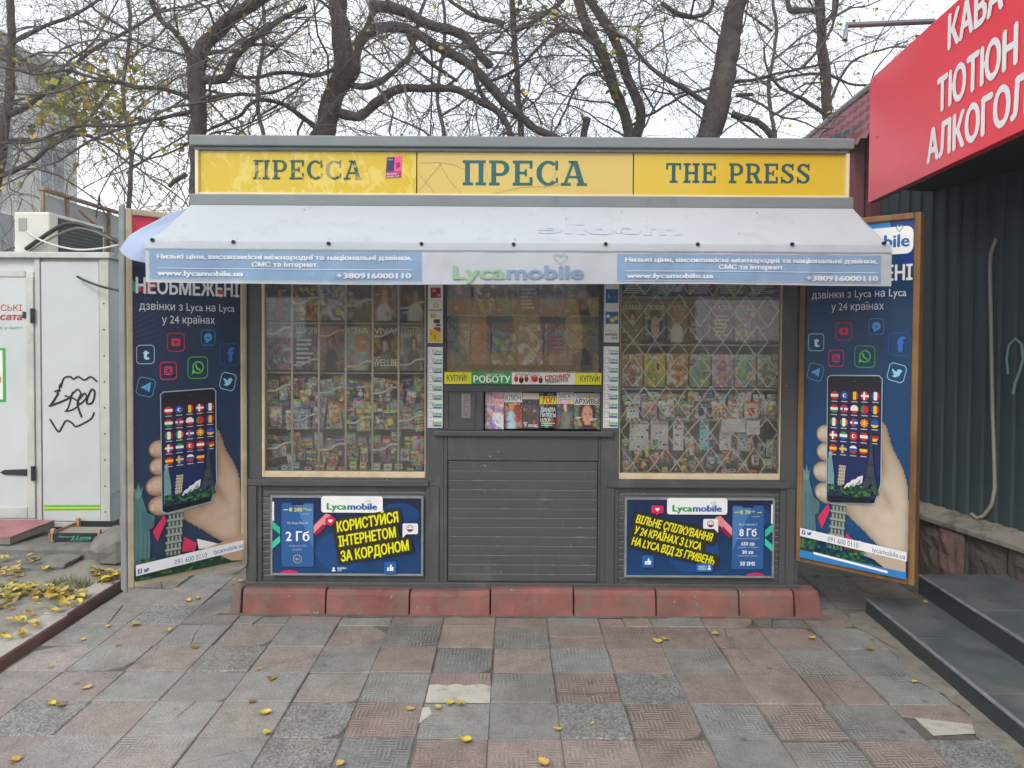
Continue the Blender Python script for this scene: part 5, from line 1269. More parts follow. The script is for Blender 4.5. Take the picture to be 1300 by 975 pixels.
# ================================================================== GOODS IN THE WINDOWS
rg = random.Random(42)
PAL = {'red': '#c0392f', 'orange': '#d9822b', 'yellow': '#d8bf3a', 'green': '#4f9a4c', 'teal': '#3b9c9a', 'blue': '#3a6cb4', 'navy': '#263a66', 'purple': '#7a4f98',
       'pink': '#d9739c', 'brown': '#7a5a44', 'grey': '#8c8f92', 'white': '#dcdcd8', 'black': '#2a2a2d', 'pale blue': '#a9c3d8', 'cream': '#d8ccae', 'dark red': '#7d2a33', 'lime': '#a5c445'}
SKIN = ['#c99f83', '#b98a6d', '#d8b59b']
def mix(a, b, t): return tuple(a[i]*(1-t)+b[i]*t for i in range(3))+(1,)
ORD = ['first', 'second', 'third', 'fourth', 'fifth', 'sixth', 'seventh', 'eighth', 'ninth', 'tenth', 'eleventh', 'twelfth', 'thirteenth', 'fourteenth', 'fifteenth', 'sixteenth', 'seventeenth', 'eighteenth', 'nineteenth', 'twentieth']

def sheet(u0, u1, v0, v1, Y, tilt=.0, thick=.004, col=(.7,.7,.68,1)):
    """an upright booklet facing the street; sheet coordinates are 0..w, 0..h in photograph units"""
    x0, x1, z1, z0 = kx(u0, Y), kx(u1, Y), kz(v0, Y), kz(v1, Y)
    m = MB(); sl = tilt*(z1-z0)
    m.prism([(x0, Y, z0), (x1, Y, z0), (x1, Y+sl, z1), (x0, Y+sl, z1)], (0, thick, 0), 0, col)
    w_, h_ = u1-u0, v1-v0
    p = Print(m, lambda x, y, h: Vector((x0+(x1-x0)*x/w_, Y+sl*(1-y/h_)-.0006-h, z1+(z0-z1)*y/h_)), eps=.00016)
    return m, p, w_, h_, Vector(((x0+x1)/2, Y, z0))
def clamp01(x): return max(0.0, min(1.0, x))
def sstep(a, b, x): t = clamp01((x-a)/(b-a)); return t*t*(3-2*t)
def picture(kind, bg, bg2, sat=.35):
    """colour function of a printed picture"""
    o = Vector((rg.uniform(0,90), rg.uniform(0,90), rg.uniform(0,90))); b, b2 = c(bg), c(bg2)
    pals = [c(PAL[k]) for k in rg.sample(list(PAL), 5)]; sc_ = rg.uniform(1.3, 2.4)
    cx, top = rg.uniform(.4, .62), rg.uniform(.2, .28); hs = .33 if kind == 'face' else rg.uniform(.13, .18)
    sk, hair = c(rg.choice(SKIN)), c(rg.choice(['#2c1d17', '#5a3a25', '#9c7444', '#1b1716'])); cl = c(rg.choice(['#d9d5cc', '#7a2f3a', '#2d3440', '#8fa3b0', '#5f6a58', '#26262a', '#2d7f72']))
    if kind == 'face': top = .25; cx = .52; cl = c(rg.choice(['#2d7f72', '#3b2f3a'])); hair = c('#2a1c17')
    def fn(u, v):
        q = Vector((u*sc_, v*sc_*1.3, 0))+o
        n0 = mnoise.noise(q); n1 = mnoise.noise(q*2.3+Vector((7,0,0))); n2 = mnoise.noise(q*5.1)
        col = mix(b, b2, clamp01(v+.5*n0)); col = mix(col, pals[int((n1+1)*2.49) % 5], sat*sstep(.05, .35, abs(n1)))
        if kind == 'scene': col = mix(col, pals[int((n2+1)*2.49) % 5], .75*sstep(.05, .3, n1+.1)*sstep(.18, .32, v))
        col = mix(col, (.02,.02,.02,1), .35*sstep(.1, .5, n2))
        if kind in ('figure', 'face'):
            a = hs*1.15; x, y = (u-cx), (v-top-hs)
            body = sstep(.0, .05, v-(top+hs*1.75)-.35*x*x/hs)*(1-sstep(hs*1.5, hs*2.1, abs(x)))
            col = mix(col, mix(cl, (.02,.02,.02,1), .5*clamp01(n1+abs(x)/hs*.4)), body)
            h_ = 1-sstep(.85, 1.15, math.hypot(x/(hs*1.05), (y+hs*.12)/(hs*1.25))); col = mix(col, mix(hair, (.3,.2,.1,1), .25*clamp01(n2)), h_)
            nk = (1-sstep(.25*hs, .42*hs, abs(x)))*sstep(.5*hs, .7*hs, y)*(1-sstep(.85*hs, 1.0*hs, y)); col = mix(col, mix(sk, (.1,.05,.04,1), .25), nk)
            f_ = 1-sstep(.85, 1.05, math.hypot(x/(hs*.66), (y-hs*.06)/(hs*.86))); sh = clamp01(.5+x/hs*.6); col = mix(col, mix(sk, (.12,.06,.05,1), .12+.4*sh), f_)
            for sx in (-1, 1): e = math.hypot((x-sx*hs*.28)/(hs*.15), (y+hs*.02)/(hs*.09)); col = mix(col, (.03,.02,.02,1), .85*(1-sstep(.6, 1.2, e)))
            m_ = math.hypot(x/(hs*.24), (y-hs*.5)/(hs*.09)); col = mix(col, (.3,.08,.08,1), .7*(1-sstep(.6, 1.2, m_)))
            nn = math.hypot((x-hs*.05)/(hs*.08), (y-hs*.22)/(hs*.16)); col = mix(col, (.25,.13,.1,1), .4*(1-sstep(.5, 1.2, nn)))
        if kind == 'car':
            cy_ = abs(v-.58); k = (1-sstep(.08, .13, cy_))*(1-sstep(.36, .42, abs(u-.5))); col = mix(col, pals[0], k)
            k = (1-sstep(.04, .08, abs(v-.47)))*(1-sstep(.2, .26, abs(u-.5))); col = mix(col, (.05,.06,.08,1), k)
            for sx in (.27, .73): col = mix(col, (.015,.015,.015,1), 1-sstep(.06, .1, math.hypot(u-sx, (v-.66)*1.1)))
        return col
    return fn
def cover(p, w_, h_, bg, title, tcol, kind, bg2=None):
    dk = '#%02x%02x%02x' % tuple(int(int(bg[i:i+2], 16)*.72) for i in (1, 3, 5))
    p.photo(0, 0, w_, h_, picture(kind, bg, bg2 or dk, .3 if kind in ('figure', 'face', 'car') else .6), 16, 22)
    b = c(bg)
    if kind == 'text':
        for k in range(6): p.rect(w_*.1, h_*(.3+.1*k), w_*rg.uniform(.55,.92), h_*(.345+.1*k), c(tcol))
    else:
        for k in range(rg.randrange(2, 5)):
            x = w_*rg.choice([.06,.06,.62]); y = h_*rg.uniform(.3,.9); ww = w_*rg.uniform(.18,.32)
            p.rect(x, y, x+ww, y+max(.6,h_*.02), c(tcol)); p.rect(x, y+h_*.04, x+ww*.7, y+h_*.04+max(.45,h_*.014), mix(c(tcol), b, .3))
    if title: p.text(title, w_*.06, h_*.17, min(h_*.135, w_*.26), c(tcol), fit=w_*.86, bold=.03)
    if rg.random() < .3: p.ell(w_*rg.uniform(.2,.82), h_*rg.uniform(.7,.88), w_*.1, w_*.1, c(rg.choice(['#e3cf34','#d9373a','#ef7d22'])), n=10)
def cname(h):
    r_ = [int(h[i:i+2],16) for i in (1,3,5)]; best = min(PAL.items(), key=lambda kv: sum((r_[i]-int(kv[1][1+2*i:3+2*i],16))**2 for i in range(3))); return best[0]
def magazine(u0, u1, v0, v1, Y, bg, title, tcol, kind, label, group, tilt=.06, bg2=None, cat='magazine', nm='magazine'):
    m, p, w_, h_, o = sheet(u0, u1, v0, v1, Y, tilt)
    cover(p, w_, h_, bg, title, tcol, kind, bg2)
    return m.build(nm, PAPER, None, org=o, label=label, cat=cat, group=group)

# ---- left window: two rows of magazines (topmost partly behind the awning)
G1 = 'magazines behind the left barred window'
T1 = [(339,369,'#3f4e5e','SMART','#9fb4c4','figure'),(372,404,'#4a3328','PINK','#d9b9a0','scene'),(406,437,'#3c5a76','ОЛЕ','#b9cbd8','scene'),(440,470,'#6f5c48','СВІТ','#d8c9b0','car'),(474,505,'#7a5f45','ДІМ','#d9c8a8','figure'),(508,540,'#57433a','СМАК','#c9ad92','figure')]
for i, (a, b, bg_, t, tc, k) in enumerate(T1):
    magazine(a, b, 352, 408, 4.70, bg_, None, tc, k, f'{cname(bg_)} magazine in the top row behind the bars, {ORD[i]} from the left', G1)
T2 = [(338,370,'#7a8a90',None,'#d5dde0','scene'),(373,404,'#274b52','ЗДОРОВ’Я','#cfd9d6','text'),(406,437,'#8a7468','БУДЬ','#d6604f','figure'),(438,470,'#9a948c','ЄВА','#d9c9a0','figure'),(472,506,'#4b352b','VIVA!','#e6e1da','figure'),(508,540,'#a49d98','INTERIO','#6d6668','figure')]
for i, (a, b, bg_, t, tc, k) in enumerate(T2):
    m, p, w_, h_, o = sheet(a, b, 415, 471.5, 4.66, .05)
    cover(p, w_, h_, bg_, t, tc, k)
    if i == 4: p.text('WELLBE', 1, h_-6, 9, c('#e9e6e0'), fit=w_-2, bold=.03)
    m.build('magazine', PAPER, None, org=o, label=f'{cname(bg_)} glossy magazine in the second row behind the bars, {ORD[i]} from the left', cat='magazine', group=G1)

# ---- hanging packs
def pack(u, v, w_, h_, Y, hue, kind, label, group, cardc=None, cat='toy pack', sticker=True, nm='toy_pack', tilt=0):
    """hanging header card with a little product bulging off it"""
    x0, x1, z1, z0 = kx(u-w_/2, Y), kx(u+w_/2, Y), kz(v, Y), kz(v+h_, Y); W_, H_ = x1-x0, z1-z0
    m = MB(); cc = c(cardc or rg.choice(['#d6d8d4','#c7d2da','#e0d8c2','#a8b6bf','#3d6a9a','#cf6f92','#5fa06a','#34404f','#d9b84c']))
    pc = c(PAL[hue]); dk = mix(pc, (.02,.02,.02,1), .45); lt = mix(pc, (.9,.9,.9,1), .4)
    m.box(x0, x1, Y, Y+.003, z0, z1, 0, cc)
    f_ = lambda x, y, h: Vector((x0+W_*x, Y-.0005-h, z1-H_*y)); p = Print(m, f_, eps=.00016)
    p.photo(0, 0, 1, 1, picture('scene', cardc or rg.choice(['#d6d8d4','#b9cbd6','#c9cdc6','#8fa9b6','#e0d8c2','#44586a','#30343c']), rg.choice(['#9fb0ba','#3f5f7a','#5f6a60','#8a5f78','#2c2f36']), .55), 6, 8)
    p.rect(.0, .0, 1, .15, pc); p.rect(.42, .05, .58, .1, c('#20242a')); p.rect(.1, .10, .9, .13, lt)
    if rg.random() < .6: p.rect(.08, .88, .7, .93, dk)
    xm, zm = (x0+x1)/2, z0+H_*.42; d = min(W_, H_)*.34
    if kind == 'ball': m.ball((xm, Y-d*.5, zm), (d, d*.7, d), 10, 7, 0, pc); m.ball((xm+d*.25, Y-d*.95, zm+d*.3), (d*.3,d*.2,d*.3), 6, 5, 0, lt)
    elif kind == 'animal':
        m.ball((xm, Y-d*.45, zm-d*.3), (d*.8, d*.6, d*.75), 9, 6, 0, pc); m.ball((xm, Y-d*.55, zm+d*.6), (d*.58, d*.5, d*.52), 9, 6, 0, lt)
        for sx in (-1, 1): m.ball((xm+sx*d*.42, Y-d*.5, zm+d*1.05), (d*.2,d*.15,d*.26), 6, 4, 0, dk); m.ball((xm+sx*d*.2, Y-d*1.02, zm+d*.68), d*.07, 5, 4, 0, c('#111111'))
    elif kind == 'car':
        m.box(xm-d*1.1, xm+d*1.1, Y-d*.7, Y, zm-d*.3, zm+d*.15, 0, pc); m.prism([(xm-d*.7, Y-d*.65, zm+d*.15), (xm+d*.6, Y-d*.65, zm+d*.15), (xm+d*.35, Y-d*.65, zm+d*.55), (xm-d*.4, Y-d*.65, zm+d*.55)], (0, d*.6, 0), 0, dk)
        for sx in (-.65, .65): m.tube([(xm+sx*d, Y-d*.78, zm-d*.32), (xm+sx*d, Y, zm-d*.32)], d*.28, 8, 0, c('#1b1b1c'))
    elif kind == 'pens':
        for k in range(4):
            x = x0+W_*(.2+.2*k); pk_ = c(PAL[rg.choice(['red','blue','green','orange','pink','yellow','purple'])])
            m.tube([(x, Y-.006, z0+H_*.1), (x, Y-.006, z0+H_*.6)], W_*.07, 6, 0, pk_); m.tube([(x, Y-.006, z0+H_*.6), (x, Y-.006, z0+H_*.72)], [W_*.07, W_*.01], 6, 0, lt)
    elif kind == 'disc':
        m.tube([(xm, Y-.012, zm), (xm, Y-.001, zm)], d, 14, 0, pc); m.tube([(xm, Y-.016, zm), (xm, Y-.0125, zm)], d*.45, 10, 0, lt)
    elif kind == 'book':
        p.rect(.1, .28, .9, .84, lt); p.ell(.5, .55, .26, .2, pc, n=9); p.rect(.2, .32, .8, .38, dk); p.ell(.4, .5, .06, .05, c('#222222'), n=6); p.ell(.6, .5, .06, .05, c('#222222'), n=6)
    elif kind == 'stripes':
        for k, hx in enumerate(('#c8303a','#e0c02e','#3f9a4a','#1f1f22','#d9632b','#7ac043')): p.rect(.04, .25+.115*k, .96, .34+.115*k, c(hx))
    elif kind == 'clips':
        for k in range(9): m.ball((x0+W_*(.22+.28*(k % 3)), Y-.005, z0+H_*(.16+.2*(k//3))), (W_*.09, .006, H_*.06), 6, 4, 0, c(PAL[rg.choice(['red','pink','yellow','teal','purple','orange'])]))
    elif kind == 'bottle':
        m.tube([(xm, Y-d*.55, z0+H_*.08), (xm, Y-d*.55, z0+H_*.55), (xm, Y-d*.55, z0+H_*.62), (xm, Y-d*.55, z0+H_*.74)], [d*.6, d*.6, d*.25, d*.25], 9, 0, pc); m.tube([(xm, Y-d*.55, z0+H_*.2), (xm, Y-d*.55, z0+H_*.42)], d*.62, 9, 0, lt)
    for st_ in range(1 if rg.random() < .55 else 2):
      if sticker:
        sx, sy = rg.uniform(.05, .6), rg.uniform(.06, .7); hx = rg.choice(['#ff7a1a', '#ff7a1a', '#dcf03a', '#ff6a2a', '#c6f04a', '#f4f4ee'])
        X, Z = x0+W_*sx, z1-H_*sy; yy = Y-(.0022 if kind in ('book','stripes') else d*.9+.004)-.0006*st_
        m.face([(X, yy, Z), (X+.02, yy, Z+.001), (X+.02, yy, Z+.014), (X, yy, Z+.013)], 0, c(hx))
    m.tube([(xm, Y+.001, z1-.008), (xm, Y-.012, z1-.002), (xm, Y+.05, z1-.004)], .0015, 4, 0, c('#9a9da0'))
    if tilt:
        Rm = Matrix.Rotation(tilt, 3, 'Y'); P0 = Vector((xm, Y, z1)); m.v = [P0+Rm@(q-P0) for q in m.v]
    return m.build(nm, PLASTIC, None, org=((x0+x1)/2, Y, z1), label=label, cat=cat, group=group)

kinds = ['ball', 'animal', 'car', 'pens', 'disc', 'book', 'clips', 'bottle']
KN = {'ball': 'toy ball', 'animal': 'toy animal', 'car': 'toy car', 'pens': 'pen set', 'disc': 'round toy', 'book': 'picture card', 'clips': 'hair clip card', 'bottle': 'small bottle', 'stripes': 'striped ribbon card'}
def hang_row(n, ua, ub, va, vb, wa, wb, ha, hb, Y0, place, group, ks=None, hues=None, jig=3, seed=1):
    rr = random.Random(seed); used = {}
    for i in range(n):
        u = ua+(ub-ua)*(i+.5)/n+rr.uniform(-jig, jig)*.5
        k = (ks[i % len(ks)] if ks else rr.choice(kinds)); hue = (hues[i % len(hues)] if hues else rr.choice(list(PAL)))
        nm = f'{hue} {KN[k]} {place}, {ORD[i]} from the left'
        pack(u, rr.uniform(va, vb), rr.uniform(wa, wb), rr.uniform(ha, hb), Y0+rr.uniform(-.02, .02), hue, k, nm, group, tilt=rr.uniform(-.16, .16))
G2 = 'small packs hanging behind the left barred window'
hang_row(12, 338, 541, 477, 484, 13, 17, 24, 31, 4.68, 'on the upper pegs behind the bars', G2, ['ball','animal','bottle','ball','disc','animal','ball','car','ball','animal','disc','ball'], ['grey','pink','red','teal','pale blue','yellow','green','brown','white','orange','purple','lime'], seed=2)
hang_row(13, 338, 541, 505, 512, 13, 17, 28, 35, 4.63, 'above the wire basket behind the bars', G2, ['book','bottle','clips','animal','book','book','car','clips','pens','disc','animal','clips','book'], ['green','blue','lime','pale blue','white','orange','brown','pink','yellow','grey','teal','red','purple'], seed=3)
hang_row(11, 342, 541, 518, 523, 13, 17, 24, 28, 4.572, 'clipped to the wire basket behind the bars', G2, ['animal','clips','book','animal','ball','pens','bottle','animal','disc','clips','stripes'], ['pink','white','blue','white','orange','pink','yellow','cream','lime','grey','green'], seed=4)
hang_row(14, 338, 541, 549, 556, 11, 16, 24, 34, 4.66, 'on the lower pegs behind the bars', G2, ['pens','bottle','clips','stripes','ball','car','disc','animal','clips','pens','ball','car','animal','bottle'], ['yellow','navy','orange','blue','grey','black','purple','teal','brown','green','red','pale blue','lime','pink'], seed=5)
# little boxes standing on the sill
def small_box(u, v, w_, h_, d, Y, hue, label, group, nm='sweet_box', cat='box'):
    x0, x1, z0, z1 = kx(u-w_/2, Y), kx(u+w_/2, Y), kz(v, Y), kz(v-h_, Y); m = MB()
    b = c(PAL[hue]); m.box(x0, x1, Y, Y+d, z0, z1, 0, b)
    p = Print(m, lambda x, y, h: Vector((x0+(x1-x0)*x, Y-.0006-h, z1+(z0-z1)*y)), eps=.00016)
    p.rect(.08, .12, .92, .45, mix(b, (.9,.9,.85,1), .55)); p.ell(.5, .68, .25, .2, mix(b, (.02,.02,.02,1), .5), n=9); p.rect(.2, .2, .8, .3, mix(b, (.02,.02,.02,1), .6))
    return m.build(nm, PLASTIC, None, org=((x0+x1)/2, Y, z0), bevel=.0015, label=label, cat=cat, group=group)
hang_row(16, 338, 541, 486, 500, 8, 12, 14, 22, 4.60, 'dangling small in front of the upper pegs', G2, ['animal','ball','clips','disc','bottle','ball'], ['yellow','pale blue','orange','lime','white','pink','teal','red'], seed=21, jig=8)
hang_row(17, 338, 541, 560, 578, 8, 12, 13, 21, 4.60, 'dangling small in front of the lower pegs', G2, ['ball','clips','animal','pens','car','disc','bottle'], ['black','orange','grey','purple','yellow','brown','lime','red','navy'], seed=22, jig=8)
G3 = 'small boxes standing along the left window sill'
hb = ['white','grey','teal','dark red','orange','yellow','red','lime','orange','white','cream','brown','yellow','blue']
for i, h_ in enumerate(hb): small_box(346+i*14.5+rg.uniform(-2,2), 606, rg.uniform(8,12), rg.uniform(9,22), .05, 4.605+rg.uniform(0,.03), h_, f'{h_} little box on the sill behind the bars, {ORD[i]} from the left', G3)

# ---- right window
G4 = 'books and magazines behind the right mesh window'
rr4 = random.Random(8)
R0 = ['#55705c','#4a6a86','#a03a68','#4d6b50','#5f6a60']
for i, bg_ in enumerate(R0): magazine(789+i*40, 826+i*40, 350, 375, 4.69, bg_, None, '#c9c5b5', 'text', f'{cname(bg_)} book in the topmost row behind the mesh, {ORD[i]} from the left', G4, nm='book', cat='book')
R1 = [('#6e6a50','МАМА','figure'),('#7b7550','ЛЮБИ','face'),('#80765c','РУБІ','figure'),('#5f5a5c',None,'scene'),('#9a3a3e','КАЗКИ','text'),('#a3433c','РЕМ','scene'),('#8a7a52',None,'scene')]
for i, (bg_, t, k) in enumerate(R1): magazine(789+i*28.8, 815+i*28.8, 384, 433, 4.70, bg_, t, '#d3c7a8', k, f'{cname(bg_)} book in the second row behind the mesh, {ORD[i]} from the left', G4, nm='book', cat='book')
R2 = [('#a58a5c','КЕС','scene'),('#c9ac40','УМКА','scene'),('#b8923c',None,'animal'),('#8aa08c','ЛЕС','scene'),('#b77a92','МАЛЯТКО','scene'),('#4f93ad','РОЗМАЛЮЙ','scene'),('#5f9d6c','ПЕРЛ','scene')]
for i, (bg_, t, k) in enumerate(R2): magazine(789+i*28.8, 816+i*28.8, 448, 490, 4.66, bg_, t, '#efe9d6', k, f'{cname(bg_)} children’s magazine in the bright middle row behind the mesh, {ORD[i]} from the left', G4)
G5 = 'small packs hanging behind the right mesh window'
hang_row(12, 789, 990, 494, 500, 13, 17, 26, 32, 4.64, 'on the upper pegs behind the mesh', G5, ['book','clips','book','pens','animal','book','clips','book','bottle','book','animal','clips'], ['teal','white','pale blue','orange','yellow','lime','blue','grey','green','white','pale blue','cream'], seed=12)
hang_row(9, 792, 988, 506, 509, 16, 20, 24, 26, 4.575, 'in the wire basket behind the mesh', G5, ['book','clips','animal','car','book','clips','animal','book','clips'], ['pale blue','grey','white','green','navy','white','cream','red','pale blue'], seed=13)
CW = [('dotted white', 812, 24), ('pink', 838, 22), ('white', 862, 13), ('teal', 895, 12), ('pale blue', 922, 15), ('grey', 945, 16)]
for i, (hn, u, w_) in enumerate(CW):
    m, p, W_, H_, o = sheet(u-w_/2, u+w_/2, 533, 572-rr4.uniform(0,5), 4.625, .02, .002)
    p.rect(0, 0, W_, H_, c(['#d5d3cc','#c9b3ba','#d4d8d6','#6fb0b5','#b4c8d4','#8f979c'][i]))
    for k in range(12): p.ell(rr4.uniform(2, W_-2), rr4.uniform(6, H_-2), 1.5, 1.3, c(PAL[rr4.choice(['pink','red','purple','teal','brown','black','lime'])]), n=7)
    p.ell(W_/2, 2.5, 1.2, 1.2, c('#4a4a4a'), n=8); p.rect(2, 3.6, W_-2, 4.6, c('#6a6f7a'))
    m.build('sticker_sheet', PAPER, None, org=o, label=f'{hn} sheet of stickers hung below the mesh window’s basket, {ORD[i]} from the left', cat='sticker sheet', group='sticker sheets behind the right mesh window')
for i, (u, v, w_, h_) in enumerate(((932, 530, 30, 17), (957, 532, 17, 18))):
    m, p, W_, H_, o = sheet(u-w_/2, u+w_/2, v, v+h_, 4.568, .0, .0012)
    p.rect(0, 0, W_, H_, c('#d8dcda'))
    for k in range(6): p.rect(2, 2.5+k*2.3, rr4.uniform(W_*.6, W_-2), 3.0+k*2.3, c('#8d949a'))
    m.build('paper_notice', PAPER, None, org=o, label=['wide white handwritten paper notice clipped to the basket behind the mesh', 'narrow white paper notice clipped to the basket behind the mesh'][i], cat='notice')
hang_row(13, 789, 990, 548, 560, 9, 13, 18, 26, 4.66, 'on the lower pegs behind the mesh', G5, ['clips','animal','bottle','ball','clips','bottle','pens','animal','ball','car','disc','bottle','animal'], ['cream','yellow','orange','pink','purple','white','teal','brown','navy','grey','red','blue','lime'], seed=14)
G6 = 'small things standing along the right window sill'
hang_row(15, 789, 990, 500, 512, 8, 12, 13, 20, 4.61, 'dangling small above the mesh window’s basket', G5, ['animal','book','clips','ball','disc'], ['white','pale blue','grey','lime','cream','teal','orange'], seed=23, jig=8)
hang_row(17, 789, 990, 568, 584, 8, 13, 12, 20, 4.60, 'dangling small near the mesh window’s sill', G5, ['ball','clips','animal','car','bottle','disc'], ['blue','green','orange','pink','black','purple','yellow','teal','brown'], seed=24, jig=8)
h6 = ['grey','orange','green','teal','yellow','blue','orange','lime','red','purple','pink','navy','cream','orange','grey','blue']
for i, h_ in enumerate(h6): small_box(796+i*12.4+rr4.uniform(-2,2), 606, rr4.uniform(7,11), rr4.uniform(6,15), .05, 4.605+rr4.uniform(0,.03), h_, f'{h_} little box on the sill behind the mesh, {ORD[i]} from the left', G6)
cups = [('orange', 809, 570), ('yellow', 822, 563), ('pink', 835, 571), ('red', 847, 564), ('green', 833, 552)]
for i, (h_, u, v) in enumerate(cups):
    x, z0, z1 = kx(u, 4.58), kz(v+16, 4.58), kz(v+5, 4.58); m = MB(); r_ = .016
    m.tube([(x, 4.58, z0), (x, 4.58, z1)], [r_*.7, r_], 10, 0, c(PAL[h_])); m.ball((x, 4.58, z1+.004), (r_*1.05, r_*1.05, r_*.8), 10, 6, 0, mix(c(PAL[h_]), (.8,.8,.8,1), .5)); m.tube([(x, 4.58, z1+.012), (x, 4.58, z1+.05)], .001, 4, 0, c('#9a9a9a'))
    m.build('toy_cupcake', PLASTIC, None, org=(x, 4.58, z0), label=f'{h_} hanging cupcake trinket in the lower left of the mesh window', cat='trinket', group='cupcake trinkets in the mesh window')

# ---- middle window
G7 = 'magazines behind the serving window'
C1 = [(567,598,'#5f6460','ГОД','#30322f','figure'),(600,628,'#66645f',None,'#c7b089','scene'),(630,656,'#5a554d',None,'#b9a37a','figure'),(658,684,'#3a3a38','За руля','#cdd0c4','text'),(686,716,'#8a867d','Катюша','#3a3a3c','scene'),(718,761,'#4f4a46','ГЛАМУРИТА','#a0a09c','face')]
for i, (a, b, bg_, t, tc, k) in enumerate(C1): magazine(a, b, 352, 399, 4.70, bg_, t, tc, k, f'{cname(bg_)} magazine in the upper row of the serving window, {ORD[i]} from the left', G7)
C2 = [(568,596,'#a7aca8','Нова','#5b6a6c','figure'),(598,622,'#8d8468','ДАР','#c2543a','text'),(624,655,'#7a6048','Любимая','#b8322c','scene'),(657,689,'#6f7a70','НЗ','#e0ddd2','scene'),(691,721,'#a59a8a','АВО','#c7483c','text'),(722,761,'#9c9884','КРАЇНА','#b9a53a','figure')]
for i, (a, b, bg_, t, tc, k) in enumerate(C2): magazine(a, b, 411, 463, 4.67, bg_, t, tc, k, f'{cname(bg_)} magazine in the middle row of the serving window, {ORD[i]} from the left', G7)
G8 = 'magazines laid out in the counter opening'
D = [(616,640,498,545,'#c98d9a','Тёща','#e6e2dd','scene','pink sudoku and knitting magazine at the left of the counter opening'),
     (640,663.5,498,544,'#7a3a2a','КЛЮЧ','#2c3a7a','figure','magazine with a bearded man in red light in the counter opening'),
     (663.5,685,499,544,'#5e564d','ИСТО','#d5cdc0','text','brownish history magazine in the counter opening'),
     (685,707,499,543,'#262626','ТОП','#c9331f','text','black magazine with white block headline in the counter opening'),
     (707,729,498,544,'#4d4b48','ЗАГА','#6a4a92','figure','magazine with a bearded man in black in the counter opening'),
     (729,762,499,544,'#6d7468','АРХИВЫ','#ded8cc','face','magazine with a large face over teal at the right of the counter opening')]
for i, (a, b, v0, v1, bg_, t, tc, k, lb) in enumerate(D):
    m, p, w_, h_, o = sheet(a+.3, b-.3, v0, v1, 4.535+.004*(i % 2), .10)
    cover(p, w_, h_, bg_, None, tc, k if i not in (2, 3) else None)
    if i == 0:
        p.rect(0, 0, w_, 17, c('#dfa7b2')); p.text('Тёща', 6, 8.5, 6, c('#d8394a'), fit=17, bold=.03); p.text('Идеи', 7, 15.5, 6, c('#e06a2a'), fit=15, bold=.03)
    if i == 1:
        p.rect(0, 0, w_, 13, c('#d9d4d8')); p.text('КЛЮЧ', 1.5, 11, 7, c('#2c3476'), fit=w_-3, bold=.01); p.rect(0, 13, w_, 17, c('#4a2d22')); p.text('к разгадке', 1.5, 16, 2.4, c('#e0d6c6'), fit=w_-4); p.P([(6,15),(15,13),(16,16),(7,18)], c('#e8852e'))
    if i == 2:
        p.rect(0, 0, w_, 8, c('#b9aa9b')); p.text('ИСТО', 1, 15, 6.6, c('#201d1b'), fit=w_-2, bold=.03); p.text('У мощ', 2, h_-2.5, 4, c('#e4ddd2'), fit=w_-4, bold=.02)
        for k_ in range(10): p.rect(2, 18+k_*2, w_-2, 18.8+k_*2, c('#4d443b'))
    if i == 3:
        p.rect(0, 4, w_, 14, c('#d8b92a')); p.text('ТОП', 2, 13, 8, c('#c5301f'), fit=w_-5, bold=.05, shear=.2)
        for k_, t_ in enumerate(('ДИНОЗА', 'ПИЛОТЫ', 'НЛО?')): p.text(t_, 1.2, 23.5+k_*6.6, 5, c('#e6e5e2'), fit=(w_-2)*(.65 if k_ == 2 else 1), bold=.03)
        p.rect(2, 37.5, w_-2, 38.6, c('#d9cf52')); p.rect(2, 40, w_-5, 41, c('#d9cf52'))
    if i == 4:
        p.rect(0, 0, w_, 14.5, c('#d5cdd4')); p.text('ЗАГА', 1.5, 7.5, 5.6, c('#4a4060'), fit=w_-5); p.text('ИСТО', 1.5, 14, 5.6, c('#b0305f'), fit=w_-5); p.P([(15,10),(20,8),(20,13),(16,13)], c('#f0b52e'))
    if i == 5:
        p.rect(0, 0, w_, 14.5, c('#d6d0c8')); p.text('СЕКРЕТНЫЕ', 3, 6.2, 4.4, c('#2a2827'), fit=w_-4); p.text('АРХИВЫ', 1, 13.6, 6.4, c('#1f1d1d'), fit=w_-2, bold=.03); p.P([(16,4),(20,3),(22,6),(18,7)], c('#ef7d28'))
    m.build('magazine', PAPER, None, org=o, label=lb, cat='magazine', group=G8)

# ================================================================== LEFT: WHITE BOOTH AND WHAT STANDS ROUND IT
M_WB = mat('white_booth_paint', c('#c0c7c9'), rough=.5, var=.05, vs_=3, dirt=c('#a0968a'), ds=3, dz=.2, dth=.58, streak=.55, bump=.04, bs=60)
M_WT = mat('grey_white_trim', c('#b9bcb9'), rough=.55, var=.1, vs_=7, dirt=c('#8a867c'), ds=8, dz=.5, dth=.56, streak=.6)
BY = 5.8
def bx(u): return at(u, 480, BY).x
def bz(v): return at(70, v, BY).z
bxl, bxr = -4.75, bx(140); bzb, bzt = bz(664), bz(328); BYB = 7.9
booth = root('market_booth', ((bxl+bxr)/2, 6.8, bzb), 'white metal market booth with scrawled graffiti on its panel, beside the kiosk', 'booth')
m = MB(); m.box(bxl, bxr-.004, BY+.01, BYB, bzb, bzt); m.build('wall', M_WB, booth, bevel=.006)
m = MB(); m.box(bx(54), bx(127), BY-.008, BY+.0095, bz(661), bz(332)); m.build('front_panel', M_WB, booth, bevel=.003)
for (a, b) in ((128, 140), (46.5, 53)):
    m = MB(); m.box(bx(a), bx(b), BY-.016, BY+.0095, bzb, bzt); m.build('corner_strip', M_WT, booth, bevel=.003)
    q = MB()
